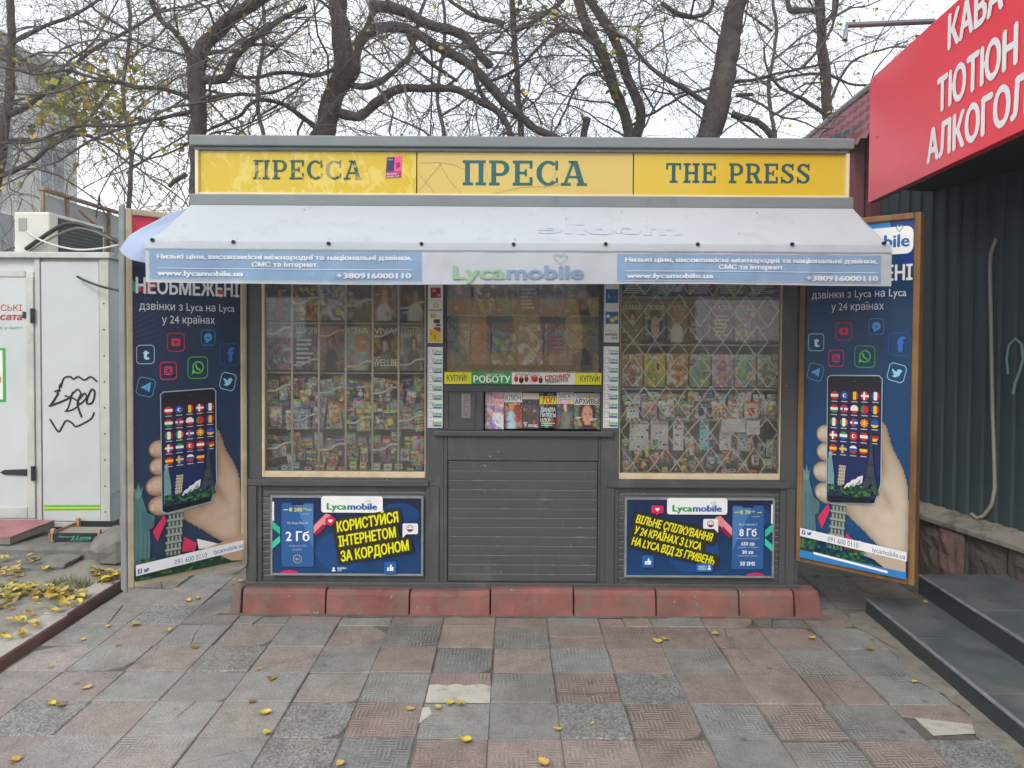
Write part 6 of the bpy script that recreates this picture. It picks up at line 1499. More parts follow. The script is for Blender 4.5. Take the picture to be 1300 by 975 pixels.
m = MB(); m.box(bxl-.02, bxr+.02, BY-.04, BYB+.03, bzt, bzt+.045); m.build('roof_rim', M_WT, booth, bevel=.006)
m = MB(); m.box(bxr-.0035, bxr+.004, BY+.02, BYB, bzb+.22, bzb+.235); m.box(bxr-.0035, bxr+.003, BY+.6, BY+.62, bzb+.24, bzt); m.build('side_batten', M_WT, booth)
dr_ = root('door', (bx(20), BY, bzb), None, None); dr_.parent = booth; dr_.location = dr_.location-ORIG[booth.name]
m = MB(); m.box(-4.7, bx(46), BY-.022, BY+.0095, bz(660), bz(345)); m.build('leaf', M_WB, dr_, bevel=.004)
m = MB(); m.box(bx(36.5), bx(46), BY-.03, BY-.022, bz(657), bz(352)); m.box(-4.7, bx(36), BY-.03, BY-.022, bz(352), bz(344)); m.box(-4.7, bx(36), BY-.03, BY-.022, bz(657), bz(643)); m.build('frame', M_WT, dr_, bevel=.003)
M_IRON = mat('dark_iron', c('#34393d'), rough=.5, metal=.4, var=.2)
m = MB(); y = BY-.034; m.prism([(bx(2), y, bz(599)), (bx(8), y, bz(596)), (bx(36), y, bz(595)), (bx(36), y, bz(603)), (bx(8), y, bz(602))], (0, .008, 0)); m.tube([(bx(44.5), y, bz(609)), (bx(44.5), y, bz(591))], .016, 8); m.build('strap_hinge', M_IRON, dr_)
m = MB(); m.tube([(bx(45.5), y, bz(410)), (bx(45.5), y, bz(392))], .016, 8); m.box(bx(33), bx(37), BY-.036, BY-.0305, bz(404), bz(396)); m.build('strap_hinge', M_IRON, dr_)
m = MB(); yq = BY-.0225
p = Print(m, lambda x, yy, h: Vector((bx(x), yq-h, bz(yy))), eps=.0006); p.up(2)
p.text('ЛЬВІВСЬКІ', 31, 395, 8, c('#c43a3c'), align='r', fit=62, shear=.05); p.text('ковбасата', 31, 406.5, 8.5, c('#b23236'), align='r', fit=66, bold=.03, shear=.22)
p.text('смак як у житті', 31, 418, 4, c('#4fae7a'), align='r', fit=50, shear=.25)
p.P([(-40,442),(9.5,442),(9.5,510),(-40,510)], c('#39a84a')); p.P([(-40,445),(6.5,445),(6.5,507),(-40,507)], c('#dfe6e0')); p.P([(-40,460),(0,458),(3,478),(-2,492),(-40,494)], c('#d8c53a')); p.ell(1, 482, 4, 5, c('#c98a2a'))
p.P([(-6,360),(1,360),(-1,363),(-6,364)], c('#2a2a2c'))
m.build('sign', PRINT, dr_)
m = MB(); yq2 = BY-.0085; p = Print(m, lambda x, yy, h: Vector((bx(x), yq2-h, bz(yy))), eps=.0006)
p.P([(55.5,641),(127,640.5),(127,647),(55.5,648)], c('#58b53a')); p.P([(55.5,643.5),(127,643),(127,645),(55.5,645.8)], c('#c6cf4a'))
m.build('green_stripe', PRINT, booth)
# spray scrawl
m = MB(); M_SPR = mat('black_marker', c('#23262a'), rough=.5)
def scr(pts, w_):
    P = []
    for i in range(len(pts)-1):
        a0, a, b, b1 = pts[max(i-1,0)], pts[i], pts[i+1], pts[min(i+2,len(pts)-1)]
        for k in range(5):
            t = k/5; P.append(tuple(.5*((2*a[q])+(-a0[q]+b[q])*t+(2*a0[q]-5*a[q]+4*b[q]-b1[q])*t*t+(-a0[q]+3*a[q]-3*b[q]+b1[q])*t**3) for q in (0,1)))
    P.append(pts[-1]); m.tube([(bx(x), yq2-.0002, bz(y)) for x, y in P], w_*.008, 6)
for pts, w_ in (([(75,499),(66,513),(64,515),(80,509),(92,503)], 1.1), ([(70,497),(75,495),(73,500)], .8), ([(83,502),(95,506),(101,513),(92,520),(83,522)], .8), ([(93,497),(88,515),(84,522)], .8), ([(90,503),(99,494),(104,500)], .8), ([(104,499),(99,512),(104,529)], 1.0), ([(101,507),(108,499),(110,505),(102,513)], .9), ([(112,504),(117,494),(121,498),(118,510),(111,512),(112,503)], 1.0),
                ([(78,492),(82,480),(90,478),(94,481),(100,478),(108,482),(116,478),(124,484)], .9), ([(64,532),(72,545),(76,547),(84,534),(92,537),(97,541),(110,535),(117,530),(120,523)], .9), ([(77,497),(76,490),(79,486)], .7)): scr(pts, w_)
m.build('graffiti', M_SPR, booth, smooth=True)
rv = []
for v in range(385, 660, 33):
    q = MB(); q.tube([(bx(134), BY-.02, bz(v)), (bx(134), BY-.014, bz(v))], .006, 6); q.build('rivet', M_IRON, booth)
m = MB(); m.box(bxl+.1, bxr-.08, BY+.12, BYB-.1, .12, bzb); m.build('underframe', mat('dark_underframe', c('#33302e'), rough=.9), booth)
m = MB(); m.box(bx(48), bx(128), BY-.02, BY+.01, bz(668.5), bz(662)); m.build('sill', M_WT, booth, bevel=.003)
# footboard
m = MB(); a = [gnd(-30, 700, .2)]
fb = root('footboard', (at(20,680,5.5).x, 5.55, .18), 'wooden footboard with pink worn top in front of the booth door', 'footboard')
X0, X1 = at(-60, 680, 5.5).x, at(47, 672, 5.55).x; Z = at(20, 678, 5.45).z
q = MB(); q.prism([(X0, 5.34, Z-.002), (X1-.06, 5.34, Z-.002), (X1+.04, 5.70, Z+.03), (X0, 5.70, Z+.03)], (0, 0, .012)); q.build('board', mat('pink_worn_board', c('#9a6a6c'), rough=.75, var=.15, vs_=8, dirt=c('#7a6a5c'), ds=7, dth=.56), fb)
q = MB(); q.prism([(X0, 5.338, Z-.045), (X1-.06, 5.338, Z-.045), (X1+.04, 5.70, Z-.015), (X0, 5.70, Z-.015)], (0, 0, .041)); q.build('edging', mat('grey_worn_wood', c('#7d7a74'), rough=.8, var=.2, vs_=9, bump=.3), fb)
q = MB(); q.box(X0, X1-.2, 5.5, 5.72, .13, Z-.03); q.build('support', mat('dark_wood_support', c('#3b3431'), rough=.9), fb)
# air conditioner on the roof
AZ = bzt+.045; ax_0, ax_1 = at(18, 300, 5.95).x, at(63, 300, 5.95).x; acz = at(40, 269, 5.95).z
ac = root('air_conditioner', ((ax_0+ax_1)/2, 6.3, AZ), 'white outdoor air conditioner unit standing on the booth roof', 'air conditioner')
M_AC = mat('aged_white_casing', c('#cfd0c8'), rough=.5, var=.07, dirt=c('#a39f8f'), ds=5, dz=.5, dth=.6)
q = MB(); q.box(ax_0, ax_1, 5.95, 6.75, AZ+.015, acz); q.build('casing', M_AC, ac, bevel=.012)
q = MB(); q.box(ax_1-.02, ax_1+.012, 6.06, 6.7, AZ+.03, acz-.03); q.build('fan_grille', mat('dark_grille', c('#3a4643'), rough=.6), ac)
q = MB()
for k in range(8): z = AZ+.06+k*(acz-AZ-.1)/8; q.box(ax_1+.0125, ax_1+.02, 6.07, 6.69, z, z+.008)
q.build('grille_bar', mat('grille_bar_grey', c('#4d5a57'), rough=.5), ac, kind='stuff')
q = MB(); q.box(at(24,280,5.95).x, at(34,280,5.95).x, 5.945, 5.9495, at(30,293,5.95).z, at(30,277,5.95).z); q.build('service_cover', mat('grey_cover', c('#9fa19b'), rough=.5), ac)
for xq in (ax_0+.04, ax_1-.04):
    q = MB(); q.box(xq-.02, xq+.02, 5.98, 6.7, AZ, AZ+.0145); q.build('foot', M_BLACK, ac)
def cable(name, pts, r_, col, label):
    P = []
    for i in range(len(pts)-1):
        a0, a, b, b1 = [Vector(pts[j]) for j in (max(i-1,0), i, i+1, min(i+2,len(pts)-1))]
        for k in range(6): t = k/6; P.append(.5*(2*a+(b-a0)*t+(2*a0-5*a+4*b-b1)*t*t+(3*a-a0-3*b+b1)*t**3))
    P.append(Vector(pts[-1])); q = MB(); q.tube(P, r_, 7); return q.build(name, mat(name+'_'+col[1:], c(col), rough=.5), None, org=pts[0], smooth=True, label=label, cat='cable')
cable('cable', [at(33,316,5.93), at(50,304,5.9), at(75,288,5.9), at(95,284,5.9), at(120,292,5.88), at(150,308,5.85), at(175,330,5.85)], .017, '#25282b', 'thick black insulated pipe arching from the air conditioner across the booth roof')
cable('cable', [at(38,318,5.92), at(60,305,5.89), at(85,293,5.89), at(105,290,5.87), at(135,300,5.85), at(160,315,5.84)], .008, '#6d675c', 'thin brown cable hanging just under the thick black pipe')
cable('cable', [at(34,293,5.93), at(50,304,5.88), at(80,314,5.86), at(110,317,5.84), at(150,311,5.83), at(172,300,5.8)], .007, '#c9cbc6', 'thin white wire drooping from the air conditioner over the booth roof')
cable('cable', [at(98,351,5.76), at(110,357,5.7), at(130,364,5.62), at(158,370,5.5), at(185,372,5.4)], .009, '#2b2d30', 'short black cable reaching from the booth panel to the kiosk')
# fenced tin hoarding on the roof behind
hb_ = root('tin_hoarding', (-3.7, 6.8, AZ), 'grey sheet hoarding with rusty angle frame on the booth roof', 'hoarding')
HX = at(50, 243, 6.0).x
q = MB(); q.prism([(HX, 6.02, AZ), (HX, 6.02, at(50,245,6.0).z), (HX, 7.85, at(50,245,6.0).z-.0), (HX, 7.85, AZ)], (-.01, 0, 0)); q.build('sheet', mat('grey_tin_sheet', c('#a5abab'), rough=.5, var=.08, dirt=c('#8b7a6c'), ds=3, dz=.4, dth=.6), hb_)
M_RUST = mat('rusty_angle', c('#8f7766'), rough=.8, var=.3, vs_=14, bump=.3)
zt_ = at(50,243,6.0).z
for y_ in (6.02, 6.35, 7.0, 7.8):
    q = MB(); q.box(HX+.001, HX+.026, y_-.012, y_+.012, AZ, zt_+.01); q.build('post', M_RUST, hb_)
q = MB(); q.box(HX-.02, HX+.045, 6.0, 7.87, zt_+.0105, zt_+.03); q.build('rail', M_RUST, hb_)
q = MB(); q.tube([(HX+.06, 6.45, zt_-.08), (HX+.06, 7.6, AZ+.02)], .015, 5); q.build('brace', M_RUST, hb_)
# fruit crate under the booth
cx0, cx1 = at(63, 680, 5.42).x, at(126, 680, 5.42).x; cz0 = .136; ch = at(90, 676, 5.42).z-cz0; cyf, cyb = 5.42, 5.78
cr = root('fruit_crate', ((cx0+cx1)/2, 5.6, cz0), 'wooden fruit crate with black end board and mint script, on the top concrete step', 'crate')
M_PINE = mat('pale_crate_wood', c('#b08f68'), rough=.75, var=.18, vs_=10, bump=.2); M_DKC = mat('black_crate_board', c('#20262a'), rough=.6, var=.1)
q = MB(); q.box(cx0+.02, cx1-.02, cyf, cyf+.008, cz0+.01, cz0+ch*.92); eb = q.build('end_board', M_DKC, cr)
q = MB(); p = Print(q, lambda x, y, h: Vector((cx0+.02+(cx1-cx0-.04)*x/100, cyf-.0005-h, cz0+ch*.92-(ch*.85)*y/36)), eps=.0005)
TL = c('#58c2ae'); p.text('Nature', 14, 19, 9, TL, fit=32, shear=.35); p.text('J.Luna', 42, 26, 17, TL, fit=44, shear=.35, bold=.01); p.line([(42,30),(60,32),(80,29)], 1, TL)
q.build('script', PRINT, eb)
for xq in (cx0, cx1-.025):
    for yq_ in (cyf+.009, cyb-.034):
        q = MB(); q.box(xq, xq+.025, yq_, yq_+.025, cz0, cz0+ch*1.3); q.build('corner_block', M_PINE, cr, bevel=.002)
q = MB(); q.box(cx0+.026, cx1-.026, cyb-.008, cyb, cz0+.01, cz0+ch*.92); q.build('end_board', M_DKC, cr)
for xq, mm_ in ((cx0-.007, M_PINE), (cx1+.001, M_DKC)):
    q = MB(); q.box(xq, xq+.006, cyf, cyb, cz0+.02, cz0+ch*.9); q.build('side_board', mm_, cr)
q = MB()
q.box(cx0+.0005, cx1-.0005, cyf+.034, cyb-.04, cz0+.002, cz0+.008); q.build('bottom', M_PINE, cr)
q = MB(); q.box(cx0+.01, cx1-.01, cyf+.09, cyb-.1, cz0+ch*.6, cz0+ch*.64); q.build('tray', mat('grey_card_tray', c('#8a857c'), rough=.8), cr)
q = MB(); qx = at(130, 682, 5.36).x; q.prism([(qx, 5.37, .137), (qx+.06, 5.37, .137), (qx+.085, 5.37, .165), (qx+.06, 5.37, .2), (qx, 5.37, .19)], (0, .03, 0)); q.build('wood_block', M_PINE, None, org=(qx+.04, 5.38, .137), label='pale cut wood offcut lying at the right end of the fruit crate', cat='offcut')
# far apartment block
apX = -14.3; blk = root('apartment_block', (-19, 23, 0), 'pale grey apartment block far off behind bare branches at upper left', 'building')
M_APT = mat('pale_render', c('#b7b6b2'), rough=.85, var=.06, vs_=.6, dirt=c('#8d9092'), ds=.5, dz=.3, dth=.55)
a1 = at(97, 150, 25.2); y1 = 25.2; zt_a = at(98, 118, 25.2).z
q = MB(); q.box(a1.x-9, a1.x, 12, y1, -.02, zt_a); q.build('wall', M_APT, blk)
q = MB(); q.prism([(a1.x+.35, 11.7, zt_a), (a1.x+.35, 11.7, zt_a+.25), (a1.x-4.5, 11.7, zt_a+2.0), (a1.x-9.4, 11.7, zt_a+.25), (a1.x-9.4, 11.7, zt_a)], (0, y1-11.4, 0)); q.build('roof', mat('grey_slate_roof', c('#8a8a8c'), rough=.8, var=.1), blk)
M_PANE = mat('far_window_glass', c('#6a7276'), rough=.15, var=.1)
for fl_ in range(4):
    for k in range(5):
        y_ = 13.2+k*2.5; z_ = 1.0+fl_*2.55
        q = MB(); q.box(a1.x+.001, a1.x+.05, y_-.06, y_+1.26, z_-.06, z_+1.51); f_ = q.build('window', mat('window_white_frame', c('#c2c6c8'), rough=.6), blk)
        q = MB(); q.box(a1.x+.051, a1.x+.06, y_, y_+.57, z_, z_+1.45); q.box(a1.x+.051, a1.x+.06, y_+.63, y_+1.2, z_, z_+1.45); q.build('pane', M_PANE, f_)

# ================================================================== TREES
M_BARK = mat('dark_bark', c('#46413f'), rough=.95, var=.32, vs_=18, dirt=c('#6b6a5c'), ds=4, dz=.4, dth=.56, streak=.5, bump=1.0, bs=30)
M_TWIG = mat('grey_brown_twig', c('#5a5451'), rough=.95, var=.2, vs_=5)
def leaf_mat():
    m = mat('autumn_leaf', rough=.6, var=.12, vs_=20, attr='Col', spec=.3); return m
M_LEAF = leaf_mat()
LC = ['#b0aa3e', '#a3ab44', '#b8a83c', '#8a984a', '#b5973c', '#7c8a46']
rt = random.Random(17)
def knob(P, r, amp=.12):
    return [x*(1+amp*mnoise.noise(Vector(p)*3.1)+.16*mnoise.noise(Vector(p)*9)) for p, x in zip(P, r)]
class Tree:
    def __init__(s, name, label, D, group='bare trees behind the kiosk'):
        s.D = D; s.tw = MB(); s.lv = MB(); s.limbs = []; s.nm = name; s.lab = label; s.group = group; s.root = None; s.ntw = 0
    def T(s, u, v, dd=0): return at(u, v, s.D+dd)
    def path(s, pts, w0, w1, part='branch', ground=False, sides=10):
        P = [s.T(q[0], q[1], q[2] if len(q) > 2 else 0) for q in pts]
        if ground:
            b = Vector((P[0].x+(P[0].x-P[1].x)*.25, P[0].y, -.05)); P = [b, b.lerp(P[0], .5)+Vector((rt.uniform(-.05,.05), 0, 0))]+P
        if s.root is None:
            s.root = root(s.nm, (P[0].x, P[0].y, 0), s.lab, 'tree', s.group)
        P = [q+Vector((mnoise.noise(q*2.3+Vector((9,0,0))), 0, mnoise.noise(q*2.3)))*.035+Vector((mnoise.noise(q*7), 0, mnoise.noise(q*7+Vector((3,1,0)))))*.014 for q in smooth(P, 12)]; n = len(P); r0, r1 = w0/F*s.D/2, w1/F*s.D/2
        rr_ = knob(P, [r0+(r1-r0)*(i/(n-1))**.9 for i in range(n)])
        if ground: rr_[0] *= 1.5; rr_[1] *= 1.3; rr_[2] *= 1.15
        m = MB(); m.tube(P, rr_, sides); m.build(part, M_BARK, s.root, smooth=True)
        s.limbs.append((P, rr_)); return P
    def twig(s, p, d, L, r, lvl, droop=.25, leafy=0.0):
        n = 11 if lvl < 0 else (7 if lvl == 0 else 5); P = [p]; jg = .8 if lvl < 0 else 1; q = d.normalized(); st = L/(n-1)
        for i in range(n-1):
            q = (q+Vector((rt.gauss(0,.3)*jg, rt.gauss(0,.3)*jg, rt.gauss(0,.27)*jg-droop*.3))).normalized(); P.append(P[-1]+q*st)
            if P[-1].y < 6.75: P[-1].y = 6.75+rt.uniform(0,.1)
        s.tw.tube(P, [r*(1-.75*i/(n-1)) for i in range(n)], 5 if lvl < 0 else 3, cap=False); s.ntw += 1
        if lvl < 2:
            for k in range(rt.randint(5, 8) if lvl < 0 else (rt.randint(2, 4) if lvl == 0 else rt.randint(1, 3))):
                t = rt.uniform(.25, .95); i = min(int(t*(n-1)), n-2); b = P[i].lerp(P[i+1], t*(n-1)-i)
                dd = (P[i+1]-P[i]).normalized(); e = (dd+Vector((rt.gauss(0,.75), rt.gauss(0,.75), rt.gauss(0,.6)))).normalized()
                s.twig(b, e, L*rt.uniform(.3,.62), r*(.45 if lvl < 0 else .55), lvl+1, droop, leafy)
        if leafy and lvl > 0:
            for i in range(1, n):
                if rt.random() < leafy: s.leaf(P[i])
    def leaf(s, p, size=None):
        z = size or rt.uniform(.025, .05); a = Vector((rt.gauss(0,1), rt.gauss(0,1), rt.gauss(-.6,.6))).normalized(); b = a.orthogonal().normalized(); b.rotate(Matrix.Rotation(rt.uniform(0, 6.28), 3, a))
        col = c(rt.choice(LC)); s.lv.face([p, p+a*z*.5+b*z*.5, p+a*z*1.3, p+a*z*.5-b*z*.5], 0, col)
    def dress(s, n, L=(.5,1.3), r=.006, droop=.25, leafy=.0, up=.35, which=None, t0=.15):
        Ls = [s.limbs[i] for i in which] if which is not None else s.limbs
        wts = [sum((P[i+1]-P[i]).length for i in range(len(P)-1)) for P, _ in Ls]; tot = sum(wts)
        for (P, rr_), wt in zip(Ls, wts):        # crooked side branches first
            for k in range(max(1, int(n*.16*wt/tot))):
                i = rt.randrange(int(len(P)*t0), len(P)-1); b = P[i]; dd = (P[i+1]-P[i]).normalized()
                if b.z < 2.4: continue
                e = (dd*.6+Vector((rt.gauss(0,.9), rt.gauss(0,.6), rt.gauss(up*.6,.6)))).normalized()
                s.twig(b, e, rt.uniform(1.2,2.6), rt.uniform(.008,.017), -1, droop*.6, leafy)
        for (P, rr_), wt in zip(Ls, wts):
            for k in range(max(1, int(n*wt/tot))):
                i = rt.randrange(int(len(P)*t0), len(P)-1); b = P[i]; dd = (P[i+1]-P[i]).normalized()
                if b.z < 2.3: continue
                e = (dd*.5+Vector((rt.gauss(0,.8), rt.gauss(0,.7), rt.gauss(up,.6)))).normalized()
                s.twig(b+e*rr_[i]*.5, e, rt.uniform(*L), rt.uniform(.6,1.25)*r, 0, droop, leafy)
    def done(s):
        if s.tw.v: s.tw.build('twigs', M_TWIG, s.root, kind='stuff')
        if s.lv.v: s.lv.build('leaves', M_LEAF, s.root, kind='stuff')

# dark leaning tree left of centre, with the long arching limbs
t = Tree('bare_tree', 'dark leaning tree with long limbs arching right, behind the left sign panel', 8.2)
t.path([(398,215),(410,165),(424,120),(437,90),(433,45),(428,0),(424,-60),(440,-140)], 32, 20, 'trunk', True, 12)
t.path([(425,118),(447,92),(455,60),(470,42),(492,34),(515,36),(540,50),(575,72),(605,92),(640,125),(672,155),(705,176),(730,190)], 17, 9)
t.path([(420,140),(455,148),(480,130),(500,116),(530,112),(570,113),(605,125),(630,140),(646,162),(650,200)], 13, 7)
t.path([(452,60),(470,30),(478,-10),(500,-60)], 9, 4)
t.path([(470,8),(510,14),(545,32),(585,45),(610,72),(622,86)], 15, 10)
t.path([(445,110),(470,108),(495,95),(520,68),(530,30),(545,-20)], 9, 4)
t.path([(515,40),(530,65),(555,88),(580,105)], 8, 4)
t.path([(436,85),(400,95),(360,90),(320,98),(285,92)], 7, 3)
t.path([(405,165),(370,140),(330,128),(300,150),(268,160)], 7, 3)
t.path([(600,75),(608,110),(640,150),(655,185)], 7, 5)
t.dress(240, (.5,1.4), .0055, .4, .008); t.done()
# left fork with the big limb sweeping up to the right
t = Tree('bare_tree', 'forked bare tree rising behind the left end of the yellow sign', 7.6)
t.path([(253,240),(251,165),(248,110),(252,85),(262,55),(290,25),(330,0),(380,-40)], 25, 15, 'trunk', True, 12)
t.path([(250,120),(240,75),(225,45),(205,25),(190,0),(180,-40)], 10, 5)
t.path([(252,104),(285,98),(300,68),(325,45),(350,30),(390,5)], 12, 6)
t.path([(262,70),(300,60),(330,52),(350,58)], 6, 3)
t.path([(248,128),(215,112),(170,108),(130,100),(85,90),(40,95),(-20,80)], 6, 2.5)
t.path([(246,138),(200,150),(150,158),(100,160),(40,178),(-20,185)], 6, 2.5)
t.path([(236,220),(225,228),(215,236)], 7, 5)
t.path([(262,125),(300,122),(340,118),(380,100)], 6, 3)
t.dress(230, (.5,1.4), .005, .35, .012); t.done()
# tree at the left edge with drooping yellow sprays
t = Tree('bare_tree', 'spreading bare tree at the left edge with scattered yellow leaves', 9.0)
t.path([(-15,330),(2,200),(8,140),(14,90),(14,30),(10,-40),(0,-120)], 14, 8, 'trunk', True)
t.path([(2,150),(40,130),(70,105),(110,70),(160,40),(210,10)], 8, 3)
t.path([(0,225),(40,205),(90,170),(130,130),(165,70)], 7, 2.5)
t.path([(10,60),(60,30),(110,10),(160,-20)], 6, 3)
t.path([(0,180),(60,178),(110,172),(150,182),(190,205)], 6, 2)
t.dress(170, (.6,1.5), .005, .4, .02)
for k in range(420):
    u, v = rt.gauss(105, 42), rt.gauss(125, 26); t.leaf(t.T(u, v, rt.uniform(-.6,.6)), rt.uniform(.05,.1))
for k in range(60): t.leaf(t.T(rt.uniform(0,240), rt.uniform(60,240), rt.uniform(-.6,.6)), rt.uniform(.04,.08))
t.done()
# slim trunk right of centre, two stems
t = Tree('bare_tree', 'slender twin-stemmed tree behind the middle of the sign', 8.6)
t.path([(800,230),(797,165),(787,128),(772,90),(757,55),(740,20),(730,-30),(720,-90)], 15, 13, 'trunk', True)
t.path([(802,190),(812,150),(803,115),(788,75),(775,40),(752,5),(735,-40)], 14, 11, 'trunk')
t.path([(755,50),(720,40),(690,55),(650,90),(610,110)], 6, 3); t.path([(770,90),(740,100),(715,150),(700,175)], 4, 2)
t.path([(800,160),(840,135),(880,118),(920,112)], 4, 2); t.path([(745,150),(742,172),(738,200)], 9, 9)
t.dress(150, (.5,1.3), .005, .2, .01)
for k in range(14): t.leaf(t.T(rt.uniform(745,815), rt.uniform(30,175), -.2), rt.uniform(.07,.11))
t.done()
# thick smooth trunk
t = Tree('bare_tree', 'thick smooth-barked trunk leaning right, behind the right sign panel', 7.8)
t.path([(893,240),(903,165),(917,105),(925,60),(935,10),(945,-50),(950,-130)], 33, 24, 'trunk', True, 14)
t.path([(905,138),(870,115),(840,98),(815,72),(790,48),(760,30)], 8, 3); t.path([(930,145),(955,150),(972,165),(985,180)], 9, 7)
t.path([(928,105),(965,98),(1000,92),(1050,80)], 5, 2.5); t.path([(935,120),(955,118)], 6, 4)
t.path([(840,5),(865,18),(890,18),(905,5),(900,-20)], 6, 4); t.path([(940,-10),(990,-30),(1040,-60)], 12, 5); t.path([(945,-40),(880,-70),(820,-120)], 10, 4)
t.dress(130, (.5,1.2), .005, .1, .015); t.done()
# right tree
t = Tree('bare_tree', 'straight bare tree between the sign’s right end and the red signboard', 9.4)
t.path([(1056,260),(1053,170),(1048,110),(1043,60),(1040,20),(1036,-40),(1030,-120)], 15, 11, 'trunk', True)
t.path([(1048,145),(1020,125),(995,112),(975,88),(970,60)], 6, 2.5); t.path([(1041,14),(1020,12),(1004,12),(998,-15)], 8, 6); t.path([(1046,30),(1056,15),(1060,-20)], 7, 4)
t.path([(1055,130),(1075,85),(1110,65),(1150,58)], 4, 2); t.path([(1050,95),(1090,108),(1130,105),(1180,90)], 4, 2); t.path([(1048,95),(1010,95),(970,102)], 4, 2)
t.dress(120, (.5,1.3), .005, .2, .03); t.done()
# thin stem beside the centre and a screen of saplings far behind
t = Tree('bare_tree', 'thin upright stem behind the middle sign panel', 9.6)
t.path([(664,250),(660,150),(655,90),(652,40),(650,-20),(645,-100)], 9, 7, 'trunk', True); t.path([(652,40),(690,20),(720,-5),(760,-30)], 8, 4); t.path([(640,30),(600,20),(560,-10)], 8, 4); t.path([(655,95),(640,125),(632,165)], 4, 2)
t.dress(120, (.5,1.3), .0055, .5, .03)
for k in range(60): t.leaf(t.T(rt.gauss(690,30), rt.gauss(20,14), rt.uniform(-.4,.4)), rt.uniform(.05,.08))
t.done()
for j, (u, D_, lb) in enumerate(((330, 12.5, 'pale bare sapling far behind the forked tree at left'), (560, 13.5, 'pale bare sapling far behind under the arching limbs'), (160, 13.0, 'pale bare sapling far behind, left of the kiosk'), (980, 13.5, 'pale bare sapling far behind, right of the thick trunk'))):
    t = Tree('bare_sapling', lb, D_, 'pale saplings farther behind the kiosk')
    t.path([(u,330),(u+6,200),(u-4,120),(u+5,40),(u,-40),(u+10,-100)], 8, 3, 'trunk', True, 7)
    for k in range(6):
        v = 220-k*36; sg_ = -1 if k % 2 else 1; t.path([(u, v), (u+sg_*35, v-25), (u+sg_*75, v-40-rt.uniform(0,30)), (u+sg_*115, v-60-rt.uniform(0,40))], 3.5, 1.2)
    t.dress(110 if j < 3 else 50, (.6,1.5), .0055, .25, .02); t.done()

# ================================================================== FALLEN LEAVES, LITTER, GRASS
def leaf_mesh(seed, size):
    rr = random.Random(seed); m = MB(); a = size; prof = [(0,-.55),(.22,-.42),(.42,-.12),(.40,.15),(.2,.42),(0,.62),(-.2,.42),(-.40,.15),(-.42,-.12),(-.22,-.42)]
    cu, cv = rr.uniform(-.25,.45), rr.uniform(-.2,.3); vs = [(x*a, y*a, .002+a*(.18+cu*x*x*2+cv*y*y+.08*rr.uniform(-1,1))) for x, y in prof]+[(0, -.1*a, .002+a*.06), (0, .25*a, .002+a*.05)]
    zmin = min(v[2] for v in vs); vs = [(x, y, z-zmin+.001) for x, y, z in vs]
    fs = [(10,0,1),(10,1,2),(10,2,11),(11,2,3),(11,3,4),(11,4,5),(11,5,6),(11,6,7),(11,7,8),(11,8,10),(10,8,9),(10,9,0)]
    col = c(rr.choice(['#b9a53c','#c2ab42','#a58d3c','#ad9f4c','#b59a54','#8c7440','#7d6a40','#bfae4e'])); m.mesh(vs, fs, 0, col); st = [(0,-.5*a,.004+a*.1),(.05*a,-.85*a,.004)]; m.tube(st, .0012, 3, 0, c('#8a7a3a')); return m
protos = []
LFP = [(329,849),(300,848),(247,822),(345,862),(520,900),(556,898),(571,893),(585,894),(592,940),(752,918),(708,925),(690,969),(432,970),(20,965),(77,895),(66,894),(110,873),(63,846),(150,820),(137,795),(105,812),(844,812),(835,814),(1161,866),(1250,918),(1031,810),(1104,824),(918,823),(908,805),(1035,731),(1175,764),(320,891),(336,905),(339,930),(238,763),(250,760),(295,741),(305,738),(172,794),(214,800),(95,772)]
GL = 'fallen yellow leaves on the paving'
spec_ = {9: 'yellow leaf lying on grey slab before the kiosk, right of the pale cement patch', 23: 'bright yellow leaf on a red slab near the shop steps', 30: 'yellow leaf lying on the tread of the lower tiled step', 29: 'dry leaf at the foot of the right advertising leaf'}
for i, (u, v) in enumerate(LFP):
    P = gnd(u, v, .108 if i == 30 else .004); m = leaf_mesh(i*3+1, rt.uniform(.022,.05)); an = rt.uniform(0, 6.28); rz = Matrix.Rotation(an, 3, 'Z'); m.v = [rz@q+P for q in m.v]
    if P.x < -2.5: m.v = [q+Vector((0,0,.055)) for q in m.v]
    m.build('fallen_leaf', M_LEAF, None, org=P, label=spec_.get(i, 'small yellow leaf fallen flat on the grey and red paving slabs'), cat='leaf', group=GL)
def litter(name, spots, n, seed, z, label=None):
    rr = random.Random(seed); m = MB()
    for k in range(n):
        u, v, su, sv = rr.choice(spots); P = gnd(rr.gauss(u, su), rr.gauss(v, sv), z)
        if P.x > -2.52 or P.x < -6 or P.y > 5.7: continue
        h = .055 if P.x > -2.66 else .05
        if -4.2 < P.x < -3.02 and 5.05 < P.y < 5.31: h = .092
        if P.x < -2.93 and P.y >= 5.3: h = .142
        q = leaf_mesh(rr.randrange(9999), rr.uniform(.03,.065)); rz = Matrix.Rotation(rr.uniform(0,6.28), 3, 'Z') @ Matrix.Rotation(rr.gauss(0,.3), 3, 'X'); P.z = h+rr.uniform(.004,.035)
        q.v = [rz@a+P for a in q.v]; m.mesh(q.v, q.f, 0, None); 
        for j in range(len(q.f)): m.c[-len(q.f)+j] = q.c[j]
    return m.build(name, M_LEAF, kind='stuff')
litter('leaf_litter', [(12,728,12,5),(20,752,18,7),(45,755,22,5),(10,765,9,6),(60,752,16,4),(137,738,7,3),(148,733,6,3),(123,727,5,3),(98,760,8,3),(60,790,26,10),(30,810,22,9),(105,775,14,8),(75,770,30,8),(30,720,20,3)], 230, 5, .06)
m = MB(); rr = random.Random(9)
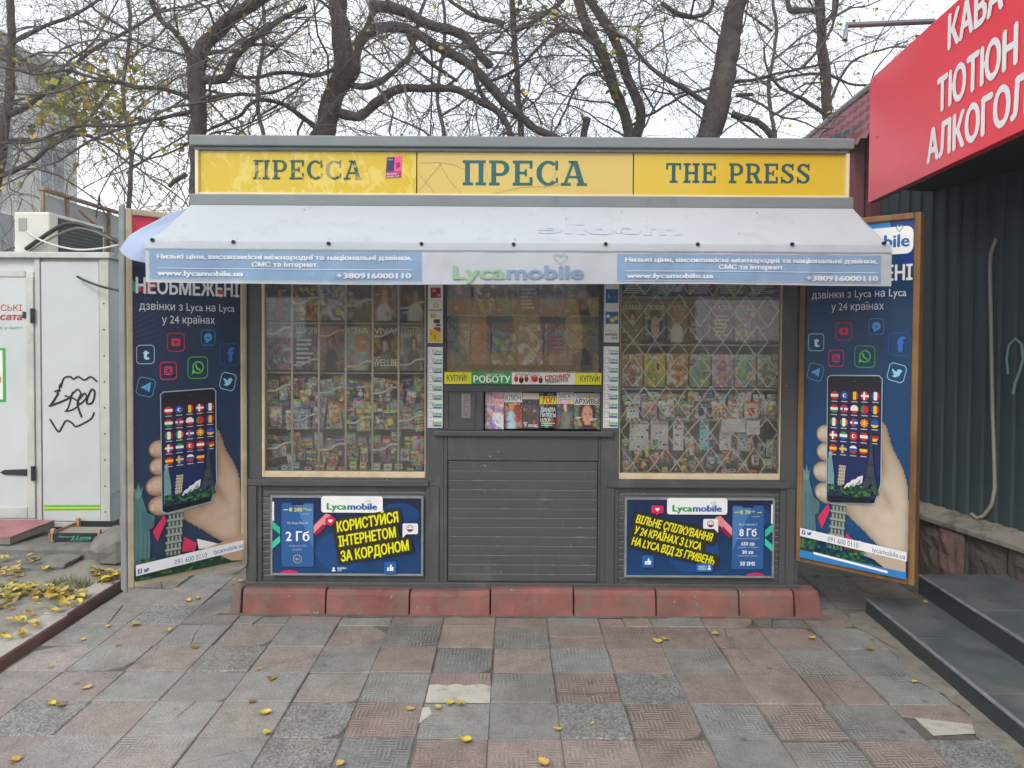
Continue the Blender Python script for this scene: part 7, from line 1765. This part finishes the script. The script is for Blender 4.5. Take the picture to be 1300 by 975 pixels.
for (u, v) in ((74,742),(85,740),(104,746),(112,744),(68,744),(96,742)):
    P0 = gnd(u, v, .05)
    for k in range(26):
        b = P0+Vector((rr.gauss(0,.035), rr.gauss(0,.02), 0)); b.z = .05; tip = b+Vector((rr.gauss(0,.03), rr.gauss(0,.03), rr.uniform(.03,.075))); w_ = Vector((.0025,0,0))
        m.face([b-w_, b+w_, tip], 0, c(rr.choice(['#5c6b34','#4c5a2e','#74783e'])))
m.build('grass_tuft', M_LEAF, kind='stuff')

# ================================================================== ACROSS THE STREET (seen mirrored in the panes)
op = root('opposite_house', (0, -24, 0), 'ochre house across the street, seen only mirrored in the serving window', 'building')
M_OCH = mat('ochre_render', c('#c9a05c'), rough=.85, var=.1, vs_=.8); M_OW = mat('opposite_window_glass', c('#4a5458'), rough=.1)
q = MB(); q.box(-9, 8, -32, -24, -.03, 6.6); q.build('wall', M_OCH, op)
q = MB(); q.prism([(-9.4, -23.6, 6.6), (-9.4, -28, 8.2), (-9.4, -32.4, 6.6)], (17.8, 0, 0)); q.build('roof', mat('opposite_roof', c('#6b5a52'), rough=.8), op)
for k in range(7):
    for f_ in range(2):
        x = -8+k*2.3; z = .9+f_*2.9; q = MB(); q.box(x, x+1.1, -23.999, -23.95, z, z+1.6); q.build('window', M_OW, op)
for (x, y, h_, lb) in ((-2.6, -9, 7, 'bare street tree across the road, mirrored in the left panes'), (1.9, -11, 8, 'bare street tree across the road, mirrored in the right panes')):
    o = root('street_tree', (x, y, 0), lb, 'tree'); m = MB(); P = smooth([Vector((x, y, -.05)), Vector((x+.1, y, 1.6)), Vector((x-.15, y, 3.4)), Vector((x+.2, y, 5)), Vector((x, y, h_))]); m.tube(P, (.19, .05), 9); m.build('trunk', M_BARK, o, smooth=True)
    m = MB()
    for k in range(16):
        b = P[rt.randrange(8, len(P)-1)]; d = Vector((rt.gauss(0,1), rt.gauss(0,1), rt.uniform(.1,.9))).normalized(); m.tube(smooth([b, b+d*.7, b+d*1.4+Vector((0,0,.2)), b+d*2.2+Vector((rt.gauss(0,.2),0,.1))], 4), (.05, .012), 5)
    m.build('limbs', M_BARK, o, smooth=True, kind='stuff')

# ================================================================== AIR
hz = MB(); hz.box(-60, 60, -45, 60, -1.03, 22)
def haze_mat():
    m = bpy.data.materials.new('thin_haze'); m.use_nodes = True; n = m.node_tree; n.nodes.clear()
    o = n.nodes.new('ShaderNodeOutputMaterial'); v = n.nodes.new('ShaderNodeVolumePrincipled')
    v.inputs['Color'].default_value = (.96,.97,1,1); v.inputs['Density'].default_value = .004; v.inputs['Anisotropy'].default_value = .2
    n.links.new(v.outputs[0], o.inputs['Volume']); return m
hz.build('haze', haze_mat(), kind='stuff')
